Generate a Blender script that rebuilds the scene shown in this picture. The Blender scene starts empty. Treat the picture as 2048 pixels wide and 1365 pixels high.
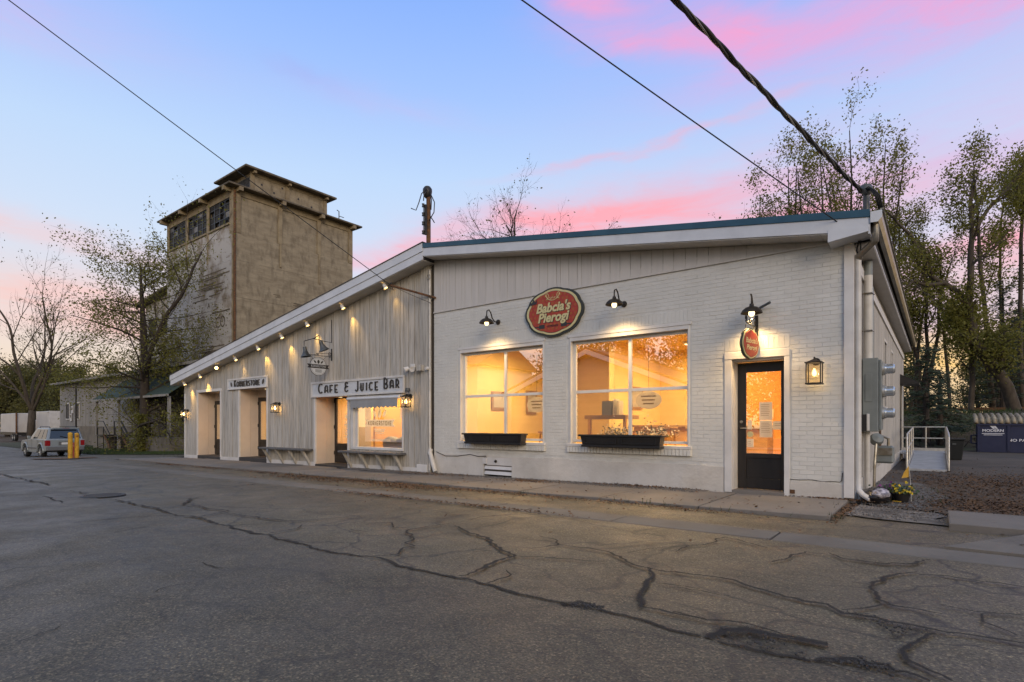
import bpy, math, random
from mathutils import Vector, Matrix, noise as mnoise
R = math.radians
random.seed(7)
SC = bpy.context.scene
COL = SC.collection

def lin(r, g, b):
    f = lambda c: (c/255/12.92) if c/255 <= .04045 else ((c/255+.055)/1.055)**2.4
    return (f(r), f(g), f(b), 1)

# ------------------------------------------------------------------ camera
# 19.4 mm lens, level, lens shifted up; X runs along the shop front, Y into the block
CAMZ, FOC, SN = 1.08, 1102.0, .6107
CS = math.sqrt(1-SN*SN)
cam = bpy.data.cameras.new('camera'); camo = bpy.data.objects.new('camera', cam); COL.objects.link(camo)
camo.location = (0, 0, CAMZ); camo.rotation_euler = (R(90), 0, math.asin(SN))
cam.sensor_width = 36; cam.lens = 36*FOC/2048; cam.shift_y = (850-682.5)/2048
cam.clip_start = .05; cam.clip_end = 2000
SC.camera = camo

# ------------------------------------------------------------------ sky
W = bpy.data.worlds.new('World'); SC.world = W; W.use_nodes = True
nt = W.node_tree; nt.nodes.clear()
def N(t, tree=None, **kw):
    n = (tree or nt).nodes.new(t)
    for k, v in kw.items(): setattr(n, k, v)
    return n
def L(a, b, tree=None): (tree or nt).links.new(a, b)
def MT(op, a, b=None, c=None, tree=None, clamp=False):
    n = N('ShaderNodeMath', tree, operation=op); n.use_clamp = clamp
    for i, q in enumerate((a, b, c)):
        if q is None: continue
        if isinstance(q, (int, float)): n.inputs[i].default_value = q
        else: L(q, n.inputs[i], tree)
    return n.outputs[0]
def RAMP(fac, stops, tree=None, interp='LINEAR'):
    n = N('ShaderNodeValToRGB', tree); cr = n.color_ramp; cr.interpolation = interp
    while len(cr.elements) < len(stops): cr.elements.new(.5)
    for e, (p, c) in zip(cr.elements, stops):
        e.position = p; e.color = c if len(c) == 4 else (*c, 1)
    L(fac, n.inputs[0], tree); return n.outputs[0]
def MIX(fac, a, b, tree=None, mode='MIX'):
    n = N('ShaderNodeMix', tree, data_type='RGBA', blend_type=mode)
    for i, q in ((0, fac), (6, a), (7, b)):
        if isinstance(q, (int, float)): n.inputs[i].default_value = q
        elif isinstance(q, tuple): n.inputs[i].default_value = q
        else: L(q, n.inputs[i], tree)
    return n.outputs[2]
tc = N('ShaderNodeTexCoord'); sp = N('ShaderNodeSeparateXYZ'); L(tc.outputs['Generated'], sp.inputs[0])
dx, dy, dz = sp.outputs
def NOISE(vec, scale, detail=5, rough=.55, tree=None, dist=0):
    n = N('ShaderNodeTexNoise', tree); n.inputs['Scale'].default_value = scale; n.inputs['Detail'].default_value = detail
    n.inputs['Roughness'].default_value = rough; n.inputs['Distortion'].default_value = dist
    L(vec, n.inputs['Vector'], tree); return n.outputs['Fac']
def MAPP(vec, scale=(1, 1, 1), loc=(0, 0, 0), rot=(0, 0, 0), tree=None):
    n = N('ShaderNodeMapping', tree); n.inputs['Scale'].default_value = scale; n.inputs['Location'].default_value = loc
    n.inputs['Rotation'].default_value = rot; L(vec, n.inputs[0], tree); return n.outputs[0]
el = MT('MULTIPLY', MT('ARCSINE', dz), 180/math.pi)
az = MT('MULTIPLY', MT('ARCTAN2', dx, dy), 180/math.pi)
wob = NOISE(MAPP(tc.outputs['Generated'], (1, 1, 3.2)), 3.1, 5, .6)
wob2 = NOISE(MAPP(tc.outputs['Generated'], (1, 1, 2.2), (5, 2, 1)), 2.3, 5, .6)
elw = MT('ADD', el, MT('MULTIPLY', MT('SUBTRACT', wob, .5), 6))
azw = MT('ADD', az, MT('MULTIPLY', MT('SUBTRACT', wob2, .5), 16))
base = RAMP(MT('DIVIDE', MT('MAXIMUM', el, 0), 90, clamp=True), [
    (0, lin(250, 214, 160)), (.04, lin(244, 216, 186)), (.09, lin(232, 220, 214)), (.17, lin(211, 224, 243)), (.26, lin(192, 217, 249)),
    (.34, lin(164, 197, 252)), (.42, lin(139, 179, 252)), (.50, lin(150, 184, 240)), (.70, lin(194, 200, 206)), (1, lin(206, 205, 194))])
BLOBS = [  # azimuth, elevation, half-widths, tilt, strength, tint
    (5, 32, 17, 3.6, 3, 1.0, 0), (-13, 30.5, 7, 1.6, 8, .45, 0), (-17, 33.5, 5, 2.0, -16, 1.0, 0), (-25, 34, 7, 1.1, -8, .8, 0), (-30, 37.5, 6, 1.5, -10, .75, 0),
    (-22, 31, 13, 7, 0, .12, 5), (-57, 31.5, 3.5, .7, -14, .15, 1), (-49, 30, 8, .8, -5, .10, 0), (-27, 20.0, 16, 2.4, 5, 1.0, 2), (-8, 19, 12, 2.2, 0, .8, 2),
    (-50, 17.0, 9, 1.3, 8, .70, 2), (-75, 14.6, 10, 1.2, -8, .55, 3), (-72, 9.5, 18, 2.2, 0, .7, 3), (-23, 25.6, 12, .45, 7, .5, 2),
    (6, 13, 14, 2.2, 2, .85, 2), (-4, 9, 14, 1.6, 0, .7, 1), (18, 20, 16, 5, 0, .5, 0), (-2, 5.5, 22, 3.2, 0, 1.0, 4), (0, 22, 16, 5, 0, .18, 5),
    (-95, 30, 20, 2.5, 0, .4, 0), (60, 22, 26, 3, -3, .6, 2), (110, 30, 26, 3, 4, .25, 2), (170, 22, 30, 3, 2, .3, 2), (-140, 24, 26, 2.5, -3, .25, 2)]
TINT = [lin(248, 164, 208), lin(180, 142, 214), lin(255, 172, 182), lin(255, 192, 178), lin(255, 205, 120), lin(206, 178, 236)]
col = base
streak = MT('MAXIMUM', .14, MT('ADD', -.40, MT('MULTIPLY', NOISE(MAPP(tc.outputs['Generated'], (1.8, 1.8, 9)), 3.0, 9, .66, dist=.6), 2.5)))
for a0, e0, sa, se, tilt, st, ti in BLOBS:
    x = MT('SUBTRACT', azw, a0); y = MT('SUBTRACT', elw, e0); c, s = math.cos(R(tilt)), math.sin(R(tilt))
    xr = MT('ADD', MT('MULTIPLY', x, c/sa), MT('MULTIPLY', y, s/sa)); yr = MT('ADD', MT('MULTIPLY', x, -s/se), MT('MULTIPLY', y, c/se))
    g = MT('EXPONENT', MT('MULTIPLY', MT('ADD', MT('MULTIPLY', xr, xr), MT('MULTIPLY', yr, yr)), -1))
    col = MIX(MT('MULTIPLY', MT('MULTIPLY', g, streak), st, clamp=True), col, TINT[ti])
ns = N('ShaderNodeTexSky', sky_type='NISHITA'); ns.sun_disc = False
SUN_EL, SUN_AZ = R(19), R(128)          # low, from the right, behind the photographer's shoulder
ns.sun_elevation = SUN_EL; ns.sun_rotation = SUN_AZ
bg1 = N('ShaderNodeBackground'); L(col, bg1.inputs[0]); bg1.inputs[1].default_value = 1.0
bg2 = N('ShaderNodeBackground'); L(ns.outputs[0], bg2.inputs[0]); bg2.inputs[1].default_value = .01
ad = N('ShaderNodeAddShader'); L(bg1.outputs[0], ad.inputs[0]); L(bg2.outputs[0], ad.inputs[1])
wo = N('ShaderNodeOutputWorld'); L(ad.outputs[0], wo.inputs[0])
# ------------------------------------------------------------------ sun, exposure
sl = bpy.data.lights.new('sun', 'SUN'); sl.energy = 1.35; sl.angle = R(25); sl.color = (1, .79, .55)
so = bpy.data.objects.new('sun', sl); COL.objects.link(so)
sd = Vector((math.sin(SUN_AZ)*math.cos(SUN_EL), math.cos(SUN_AZ)*math.cos(SUN_EL), math.sin(SUN_EL)))
so.rotation_euler = sd.to_track_quat('Z', 'Y').to_euler()
vs = SC.view_settings; vs.view_transform = 'Standard'; vs.look = 'None'; vs.exposure = 0.0; vs.gamma = 1; vs.use_curve_mapping = False
SC.cycles.use_denoising = True; SC.cycles.max_bounces = 8; SC.cycles.transparent_max_bounces = 24
SC.cycles.sample_clamp_indirect = 4; SC.cycles.caustics_reflective = False; SC.cycles.caustics_refractive = False

# ------------------------------------------------------------------ measuring: photo points to places on a wall, the ground or a distance
def ray(px, py):
    u = (px-1024)/FOC; v = (850-py)/FOC
    return Vector((-SN+CS*u, CS+SN*u, v))
CAMP = Vector((0, 0, CAMZ))
FY = 9.57           # plane of the shop fronts
SX = -.97           # plane of the right-hand side wall
def onY(px, py, Y=FY): d = ray(px, py); return CAMP+d*(Y/d.y)
def onX(px, py, X=SX): d = ray(px, py); return CAMP+d*(X/d.x)
def atd(px, py, dep): return CAMP+ray(px, py)*dep
GZ = [(-400, -.85), (-80, -.85), (-60, -.84), (-42, -.78), (-34, -.52), (-29, -.35), (-24, -.25), (-17, -.19), (-9, -.12), (-4, -.075), (0, -.06), (400, -.06)]
def gz(x):
    for (a, za), (b, zb) in zip(GZ, GZ[1:]):
        if a <= x <= b: t = (x-a)/(b-a); return za+(zb-za)*t
    return -.06
def ongr(px, py):
    z = -.06
    for _ in range(12):
        d = ray(px, py); p = CAMP+d*((z-CAMZ)/d.z); z = gz(p.x)
    return p

# ------------------------------------------------------------------ mesh building
class MB:
    def __init__(s): s.v = []; s.f = []
    def add(s, vs, fs):
        n = len(s.v); s.v += [tuple(q) for q in vs]; s.f += [tuple(i+n for i in f) for f in fs]; return s
    def box(s, x0, y0, z0, x1, y1, z1):
        x0, x1 = min(x0, x1), max(x0, x1); y0, y1 = min(y0, y1), max(y0, y1); z0, z1 = min(z0, z1), max(z0, z1)
        return s.add([(x0, y0, z0), (x1, y0, z0), (x1, y1, z0), (x0, y1, z0), (x0, y0, z1), (x1, y0, z1), (x1, y1, z1), (x0, y1, z1)],
                     [(0, 3, 2, 1), (4, 5, 6, 7), (0, 1, 5, 4), (1, 2, 6, 5), (2, 3, 7, 6), (3, 0, 4, 7)])
    def obox(s, c, ax, ay, az_):
        c = Vector(c); ax, ay, az_ = Vector(ax), Vector(ay), Vector(az_)
        vs = [c+ax*i+ay*j+az_*k for k in (-1, 1) for i, j in ((-1, -1), (1, -1), (1, 1), (-1, 1))]
        return s.add(vs, [(0, 3, 2, 1), (4, 5, 6, 7), (0, 1, 5, 4), (1, 2, 6, 5), (2, 3, 7, 6), (3, 0, 4, 7)])
    def prism(s, pts, d):
        pts = [Vector(p) for p in pts]; d = Vector(d); n = len(pts)
        nrm = Vector((0, 0, 0))
        for i in range(n): nrm += pts[i].cross(pts[(i+1) % n])
        if nrm.dot(d) > 0: pts = pts[::-1]
        vs = pts+[p+d for p in pts]
        return s.add(vs, [tuple(range(n)), tuple(range(2*n-1, n-1, -1))]+[(i, i+n, (i+1) % n+n, (i+1) % n) for i in range(n)])
    def face(s, pts): return s.add(pts, [tuple(range(len(pts)))])
    def tube(s, pts, rads, n=8, cap=True):
        pts = [Vector(p) for p in pts]
        if isinstance(rads, (int, float)): rads = [rads]*len(pts)
        b = len(s.v); m = len(pts); up = None
        for i, p in enumerate(pts):
            t = (pts[min(i+1, m-1)]-pts[max(i-1, 0)])
            t = t.normalized() if t.length > 1e-9 else Vector((0, 0, 1))
            if up is None: up = t.orthogonal().normalized()
            else:
                up = up-t*up.dot(t); up = up.normalized() if up.length > 1e-6 else t.orthogonal().normalized()
            w = t.cross(up); r = rads[i]
            for k in range(n):
                a = 2*math.pi*k/n; q = p+up*(math.cos(a)*r)+w*(math.sin(a)*r); s.v.append((q.x, q.y, q.z))
        for i in range(m-1):
            for k in range(n):
                a = b+i*n+k; c = b+i*n+(k+1) % n; s.f.append((a, c, c+n, a+n))
        if cap and n > 2:
            s.f.append(tuple(b+k for k in range(n-1, -1, -1))); s.f.append(tuple(b+(m-1)*n+k for k in range(n)))
        return s
    def lathe(s, prof, n=20, c=(0, 0, 0), axis=(0, 0, 1)):
        axis = Vector(axis).normalized(); u = axis.orthogonal().normalized(); w = axis.cross(u); c = Vector(c); b = len(s.v)
        for r, h in prof:
            for k in range(n):
                a = 2*math.pi*k/n; q = c+axis*h+u*(r*math.cos(a))+w*(r*math.sin(a)); s.v.append(tuple(q))
        for i in range(len(prof)-1):
            for k in range(n):
                a = b+i*n+k; d = b+i*n+(k+1) % n; s.f.append((a, d, d+n, a+n))
        return s
    def build(s, name, mat, parent=None, smooth=False, kind=None, bevel=0, origin=None):
        me = bpy.data.meshes.new(name)
        org = Vector((0, 0, 0))
        if origin is not None: org = Vector(origin)
        if parent is not None:
            q = parent
            while q is not None: org = org+q.location; q = q.parent
        me.from_pydata([(x-org.x, y-org.y, z-org.z) for x, y, z in s.v], [], s.f)
        if mat is not None: me.materials.append(mat)
        if smooth:
            me.shade_smooth()
            if smooth is not True: me.set_sharp_from_angle(angle=R(smooth))
        me.update()
        o = bpy.data.objects.new(name, me); COL.objects.link(o)
        if parent is not None: o.parent = parent
        if origin is not None: o.location = Vector(origin)
        if kind: o['kind'] = kind
        if bevel:
            m = o.modifiers.new('bevel', 'BEVEL'); m.width = bevel; m.segments = 1; m.limit_method = 'ANGLE'; m.angle_limit = R(40)
        return o
def thing(name, loc, label, cat, group=None):
    o = bpy.data.objects.new(name, None); COL.objects.link(o); o.location = loc; o.empty_display_size = .2
    return tag(o, label, cat, group)
def tag(o, label, cat, group=None):
    o['label'] = label; o['category'] = cat
    if group: o['group'] = group
    return o
def dup(o, loc=None, rz=None, label=None, parent=None):
    c = o.copy(); COL.objects.link(c)
    if parent is not None: c.parent = parent
    if loc is not None: c.location = loc
    if rz is not None: c.rotation_euler = (0, 0, rz)
    if label: c['label'] = label
    for ch in o.children: dup(ch, parent=c)
    return c
def lamp(kind, loc, energy, color, parent, size=.03, target=None, angle=60, blend=.6):
    ld = bpy.data.lights.new('lamp_light', kind); ld.energy = energy; ld.color = color
    if kind == 'AREA': ld.shape = 'RECTANGLE'; ld.size, ld.size_y = size
    else: ld.shadow_soft_size = size
    if kind == 'SPOT': ld.spot_size = R(angle); ld.spot_blend = blend
    lo = bpy.data.objects.new('light', ld); COL.objects.link(lo)
    org = Vector((0, 0, 0)); q = parent
    while q is not None: org += q.location; q = q.parent
    lo.location = Vector(loc)-org
    if target is not None: lo.rotation_euler = (Vector(target)-Vector(loc)).to_track_quat('-Z', 'Y').to_euler()
    if parent is not None: lo.parent = parent
    return lo

# ------------------------------------------------------------------ materials
def newmat(name):
    m = bpy.data.materials.new(name); m.use_nodes = True; t = m.node_tree
    return m, t, t.nodes['Principled BSDF']
def mat(name, col, col2=None, scale=4, ramp=(.38, .62), rough=.7, metal=0, stretch=(1, 1, 1), detail=6, bump=0, bscale=None, bstretch=None,
        rnd=0, spec=.5, col3=None, scale3=1.0, ramp3=(.5, .62), transl=0, stretch3=(1, 1, 1)):
    m, t, p = newmat(name); m.diffuse_color = (*col[:3], 1)
    c = (*col[:3], 1); p.inputs['Roughness'].default_value = rough; p.inputs['Metallic'].default_value = metal
    p.inputs['Specular IOR Level'].default_value = spec
    co = N('ShaderNodeTexCoord', t).outputs['Object']; out = None
    geo = N('ShaderNodeNewGeometry', t).outputs['Position']
    if col2 is not None:
        f = RAMP(NOISE(MAPP(geo, stretch, tree=t), scale, detail, .6, t), [(ramp[0], (0, 0, 0, 1)), (ramp[1], (1, 1, 1, 1))], t)
        out = MIX(f, c, (*col2[:3], 1), t)
    if col3 is not None:
        f = RAMP(NOISE(MAPP(geo, stretch3, (3.3, 1.7, .4), tree=t), scale3, 8, .65, t), [(ramp3[0], (0, 0, 0, 1)), (ramp3[1], (1, 1, 1, 1))], t)
        out = MIX(f, out if out is not None else c, (*col3[:3], 1), t)
    if rnd:
        oi = N('ShaderNodeObjectInfo', t).outputs['Random']
        k = MT('ADD', 1-rnd, MT('MULTIPLY', oi, 2*rnd, tree=t), tree=t)
        cb = N('ShaderNodeCombineXYZ', t)
        for i in range(3): L(k, cb.inputs[i], t)
        out = MIX(1.0, out if out is not None else c, cb.outputs[0], t, 'MULTIPLY')
    if out is None: p.inputs['Base Color'].default_value = c
    else: L(out, p.inputs['Base Color'], t)
    if bump:
        b = N('ShaderNodeBump', t); b.inputs['Strength'].default_value = min(1, bump); b.inputs['Distance'].default_value = .01*max(1, bump)
        L(NOISE(MAPP(geo, bstretch or stretch, tree=t), bscale or scale*5, 6, .65, t), b.inputs['Height'], t)
        L(b.outputs[0], p.inputs['Normal'], t)
    if transl:
        td = N('ShaderNodeBsdfTranslucent', t); L(out, td.inputs[0], t) if out is not None else None
        mx = N('ShaderNodeMixShader', t); mx.inputs[0].default_value = transl
        L(p.outputs[0], mx.inputs[1], t); L(td.outputs[0], mx.inputs[2], t); L(mx.outputs[0], t.nodes['Material Output'].inputs[0], t)
    return m
def emat(name, col, strength):
    m, t, p = newmat(name); p.inputs['Base Color'].default_value = (*col[:3], 1)
    p.inputs['Emission Color'].default_value = (*col[:3], 1); p.inputs['Emission Strength'].default_value = strength
    return m
def glassmat(name, tint=(1, 1, 1), refl=.1, rough=0.0):
    m, t, p = newmat(name); t.nodes.remove(p)
    tr = N('ShaderNodeBsdfTransparent', t); tr.inputs[0].default_value = (*tint, 1)
    gl = N('ShaderNodeBsdfGlossy', t); gl.inputs['Roughness'].default_value = rough; gl.inputs[0].default_value = (1, 1, 1, 1)
    fr = N('ShaderNodeFresnel', t); fr.inputs[0].default_value = 1.5
    fac = MT('ADD', MT('MULTIPLY', fr.outputs[0], 1.5, tree=t), refl, tree=t, clamp=True)
    front = MT('SUBTRACT', 1.0, N('ShaderNodeNewGeometry', t).outputs['Backfacing'], tree=t)   # the far face of the sheet adds no second mirror
    fac = MT('MULTIPLY', fac, front, tree=t)
    mx = N('ShaderNodeMixShader', t); L(fac, mx.inputs[0], t); L(tr.outputs[0], mx.inputs[1], t); L(gl.outputs[0], mx.inputs[2], t)
    L(mx.outputs[0], t.nodes['Material Output'].inputs[0], t)
    return m
def asphalt(name, a, b, c, cracked=0):
    m, t, p = newmat(name); m.diffuse_color = (*a, 1); geo = N('ShaderNodeNewGeometry', t).outputs['Position']
    f1 = RAMP(NOISE(geo, .45, 6, .6, t), [(.35, (0, 0, 0, 1)), (.65, (1, 1, 1, 1))], t); f2 = RAMP(NOISE(MAPP(geo, (1, 1, 1), (7, 3, 1), tree=t), 1.7, 8, .7, t), [(.45, (0, 0, 0, 1)), (.75, (1, 1, 1, 1))], t)
    col = MIX(f2, MIX(f1, (*a, 1), (*b, 1), t), (*c, 1), t)
    f4 = RAMP(NOISE(MAPP(geo, (.16, 1.1, 1), (2, 9, 1), tree=t), 1.2, 5, .6, t), [(.42, (.86, .86, .86, 1)), (.68, (1.08, 1.07, 1.05, 1))], t)   # wheel-worn lanes along the street
    col = MIX(1.0, col, f4, t, 'MULTIPLY')
    grain = NOISE(geo, 62, 4, .85, t); g = RAMP(grain, [(.32, (.40, .40, .41, 1)), (.5, (1, 1, 1, 1)), (.68, (1.75, 1.72, 1.66, 1))], t); col = MIX(.9, col, g, t, 'MULTIPLY')
    v = N('ShaderNodeTexVoronoi', t); v.feature = 'F1'; v.inputs['Scale'].default_value = 55; L(geo, v.inputs['Vector'], t)
    vs_ = N('ShaderNodeTexVoronoi', t); vs_.feature = 'F1'; vs_.inputs['Scale'].default_value = 105; L(geo, vs_.inputs['Vector'], t); sepc = N('ShaderNodeSeparateColor', t); L(vs_.outputs['Color'], sepc.inputs[0], t)
    stone = RAMP(sepc.outputs[0], [(.0, (.45, .45, .46, 1)), (.45, (.9, .9, .9, 1)), (.8, (1.15, 1.14, 1.12, 1)), (1, (2.4, 2.3, 2.15, 1))], t); col = MIX(1.0, col, stone, t, 'MULTIPLY')
    if cracked:
        wv = N('ShaderNodeVectorMath', t, operation='ADD'); nv = N('ShaderNodeTexNoise', t); nv.inputs['Scale'].default_value = 1.6; nv.inputs['Detail'].default_value = 6; L(geo, nv.inputs['Vector'], t)
        sc_ = N('ShaderNodeVectorMath', t, operation='SCALE'); sc_.inputs['Scale'].default_value = .8; L(nv.outputs['Color'], sc_.inputs[0], t); L(geo, wv.inputs[0], t); L(sc_.outputs[0], wv.inputs[1], t)
        vc = N('ShaderNodeTexVoronoi', t); vc.feature = 'DISTANCE_TO_EDGE'; vc.inputs['Scale'].default_value = 1.0; L(MAPP(wv.outputs[0], (.7, 1.2, 0), tree=t), vc.inputs['Vector'], t)
        ck = MT('MULTIPLY', RAMP(vc.outputs['Distance'], [(.0, (1, 1, 1, 1)), (.022, (0, 0, 0, 1))], t), RAMP(NOISE(geo, .5, 3, .5, t), [(.26, (0, 0, 0, 1)), (.44, (1, 1, 1, 1))], t), tree=t)
        col = MIX(MT('MULTIPLY', ck, .85*cracked, tree=t), col, (.022, .019, .017, 1), t)
    L(col, p.inputs['Base Color'], t); L(RAMP(NOISE(geo, 1.3, 6, .65, t), [(.35, (.42, .42, .42, 1)), (.7, (.72, .72, .72, 1))], t), p.inputs['Roughness'], t)
    bp = N('ShaderNodeBump', t); bp.inputs['Strength'].default_value = .55; bp.inputs['Distance'].default_value = .008; L(MT('ADD', grain, MT('MULTIPLY', v.outputs['Distance'], .6, tree=t), tree=t), bp.inputs['Height'], t); L(bp.outputs[0], p.inputs['Normal'], t)
    return m
M = {}
M['asphalt'] = asphalt('asphalt', (.088, .073, .047), (.111, .093, .062), (.070, .058, .039), .6)
M['asphalt_old'] = asphalt('asphalt_old', (.108, .089, .056), (.134, .112, .071), (.078, .065, .042), 1.0)
M['asphalt_dark'] = mat('asphalt_dark', (.040, .036, .034), (.066, .06, .056), 2.5, (.35, .7), .85, bump=1, bscale=40)
M['asphalt_lot'] = mat('asphalt_lot', (.062, .050, .040), (.095, .075, .057), .8, (.35, .65), .85, bump=.8, bscale=45, col3=(.040, .034, .029), scale3=.4, ramp3=(.5, .65))
M['crack'] = mat('crack_fill', (.020, .017, .015), (.042, .037, .032), 12, rough=.9, bump=1, bscale=50)
M['broken'] = mat('broken_asphalt', (.034, .028, .023), (.066, .053, .041), 20, (.35, .65), .9, bump=1.8, bscale=30)
def softwear(name, col, dark):
    # worn-out asphalt: opaque in the middle of its strip, breaking up into grains towards the edges
    m, t, p = newmat(name); geo = N('ShaderNodeNewGeometry', t).outputs['Position']; at = N('ShaderNodeAttribute', t); at.attribute_name = 'wear'
    a = at.outputs['Fac']; n1 = NOISE(geo, 48, 4, .8, t); n2 = NOISE(geo, 9, 5, .7, t)
    k = MT('ADD', a, MT('ADD', MT('MULTIPLY', MT('SUBTRACT', n1, .5, tree=t), 1.0, tree=t), MT('MULTIPLY', MT('SUBTRACT', n2, .5, tree=t), .8, tree=t), tree=t), tree=t)
    fac = RAMP(k, [(.34, (0, 0, 0, 1)), (.85, (1, 1, 1, 1))], t)
    L(MIX(RAMP(k, [(.62, (0, 0, 0, 1)), (.90, (1, 1, 1, 1))], t), (*col, 1), (*dark, 1), t), p.inputs['Base Color'], t); p.inputs['Roughness'].default_value = .9
    bp = N('ShaderNodeBump', t); bp.inputs['Strength'].default_value = 1; bp.inputs['Distance'].default_value = .015; L(n1, bp.inputs['Height'], t); L(bp.outputs[0], p.inputs['Normal'], t)
    tr = N('ShaderNodeBsdfTransparent', t); mx = N('ShaderNodeMixShader', t); L(fac, mx.inputs[0], t); L(tr.outputs[0], mx.inputs[1], t); L(p.outputs[0], mx.inputs[2], t); L(mx.outputs[0], t.nodes['Material Output'].inputs[0], t)
    return m
M['wear'] = softwear('worn_crack', (.052, .043, .033), (.017, .014, .012))
M['wear_patch'] = softwear('broken_asphalt_wear', (.068, .056, .042), (.026, .022, .018))
M['gutter'] = mat('gutter_concrete', (.165, .148, .125), (.115, .102, .087), 1.6, (.4, .7), .8, bump=.5, bscale=40, col3=(.085, .075, .065), scale3=3, ramp3=(.6, .75), rnd=.06)
M['slab'] = mat('pavement_concrete', (.19, .17, .15), (.145, .13, .113), 1.3, (.35, .7), .82, bump=.5, bscale=45, col3=(.10, .088, .076), scale3=4, ramp3=(.62, .75), rnd=.09)
M['gravel'] = mat('gravel', (.10, .092, .085), (.2, .185, .17), 22, (.4, .65), .9, bump=2, bscale=45)
M['gravel_pale'] = mat('gravel_pale', (.20, .185, .17), (.10, .09, .08), 3, (.42, .62), .9, bump=2, bscale=60)
M['dirt'] = mat('dirt', (.065, .045, .030), (.115, .080, .052), 3, rough=.95, bump=1.5, bscale=25)
M['leaf_litter'] = mat('leaf_litter', (.15, .080, .036), (.085, .048, .026), 6, rough=.9)
M['grass_ground'] = mat('grass_ground', (.040, .052, .018), (.055, .045, .025), 1.3, rough=.95, bump=1.5, bscale=18)
M['grass_blade'] = mat('grass_blade', (.05, .085, .018), (.035, .05, .015), 2, rough=.8, transl=.3)
M['bank'] = mat('bank_soil', (.06, .043, .027), (.075, .078, .028), .55, (.42, .6), .95, bump=2, bscale=12)
M['white_brick'] = mat('painted_brick', (.64, .63, .585), (.56, .55, .505), 2.2, (.35, .75), .55, bump=.35, bscale=60, rnd=.035, col3=(.42, .40, .37), scale3=7, ramp3=(.64, .78))
M['brick_joint'] = mat('painted_mortar', (.62, .61, .57), (.54, .53, .49), 5, rough=.7, bump=.5, bscale=50)
M['parge'] = mat('painted_parging', (.60, .57, .52), (.47, .44, .39), 1.6, (.4, .7), .65, bump=.9, bscale=14, col3=(.30, .26, .22), scale3=9, ramp3=(.66, .74))
M['white_paint'] = mat('white_paint', (.66, .64, .61), (.56, .54, .51), 3, (.4, .7), .5, bump=.15, bscale=30, rnd=.03)
M['panel'] = mat('painted_board', (.56, .53, .49), (.50, .475, .44), 1.5, (.35, .7), .55, stretch=(6, 6, .5), bump=.2, bscale=8, rnd=.04)
M['plank'] = mat('whitewashed_plank', (.50, .47, .415), (.27, .25, .215), 2.6, (.42, .72), .7, stretch=(9, 9, .55), bump=.8, bscale=7, rnd=.10, col3=(.25, .215, .185), scale3=5, ramp3=(.63, .76), stretch3=(8, 8, .5))
M['plank_back'] = mat('plank_gap', (.07, .06, .05), rough=.9)
M['cream'] = mat('cream_panel', (.62, .52, .43), (.55, .455, .375), 1.5, (.4, .7), .6, bump=.2, bscale=20)
M['fascia'] = mat('fascia_paint', (.62, .64, .67), (.54, .56, .59), 2, rough=.45, bump=.1)
M['soffit'] = mat('soffit_board', (.52, .50, .47), (.46, .44, .41), 3, rough=.55, rnd=.03)
M['blue_metal'] = mat('blue_roof_edge', (.030, .092, .135), (.022, .07, .108), 3, rough=.4, metal=0.2)
M['roof_dark'] = mat('roof_felt', (.05, .048, .05), (.07, .068, .07), 3, rough=.9, bump=.5)
M['galv'] = mat('galvanised_metal', (.38, .37, .34), (.22, .19, .14), 5, rough=.42, metal=.75)
M['brass_gutter'] = mat('gutter_metal', (.40, .36, .27), (.26, .21, .12), 4, rough=.35, metal=.8)
M['grey_box'] = mat('grey_enamel', (.20, .225, .225), (.16, .18, .18), 3, rough=.5, rnd=.02)
M['meter_glass'] = mat('meter_glass', (.55, .58, .6), rough=.12, metal=.6)
M['white_pipe'] = mat('white_pipe', (.60, .585, .55), (.47, .45, .41), 3, rough=.45)
M['black'] = mat('black_paint', (.013, .012, .012), (.02, .018, .017), 4, rough=.45, bump=.1)
M['black_door'] = mat('black_door_paint', (.014, .012, .011), (.022, .018, .016), 2, rough=.42, stretch=(5, 5, .6), bump=.2)
M['bronze'] = mat('bronze_metal', (.030, .024, .019), (.05, .04, .03), 8, rough=.45, metal=.5)
M['iron'] = mat('wrought_iron', (.02, .019, .018), rough=.5, metal=.4)
M['zinc'] = mat('zinc_shade', (.12, .125, .125), (.08, .085, .085), 6, rough=.5, metal=.5)
M['rust'] = mat('rusty_steel', (.17, .075, .028), (.075, .04, .02), 9, rough=.85, bump=.6)
M['cable'] = mat('cable', (.03, .027, .024), (.06, .053, .045), 6, rough=.7)
M['cable_dark'] = mat('cable_dark', (.012, .012, .012), rough=.6)
M['bulb'] = emat('lit_bulb', (1, .62, .22), 14)
M['bulb_frost'] = emat('lit_frosted_bulb', (1, .72, .36), 3.2)
M['downlight'] = emat('lit_downlight', (1, .80, .45), 5)
M['pane'] = glassmat('window_glass', (.97, .97, .96), .46)
M['lantern_glass'] = glassmat('lantern_glass', (1, .93, .8), .03, .05)
M['car_glass'] = mat('car_glass', (.012, .014, .015), rough=.04, spec=.9)
M['dark_pane'] = mat('dusty_dark_pane', (.02, .019, .018), (.045, .042, .038), 3, rough=.6, rnd=.3, spec=.12)
M['grey_pane'] = mat('dusty_grey_pane', (.16, .15, .14), (.09, .085, .08), 3, rough=.55, rnd=.3)
M['tower_tan'] = mat('tower_concrete', (.325, .275, .19), (.22, .18, .12), 1.1, (.34, .68), .9, stretch=(.8, .8, 3.0), bump=1.4, bscale=2.2, bstretch=(.4, .4, 7),
                     col3=(.13, .105, .07), scale3=1.5, ramp3=(.48, .74), stretch3=(1.4, 1.4, .55))
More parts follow.
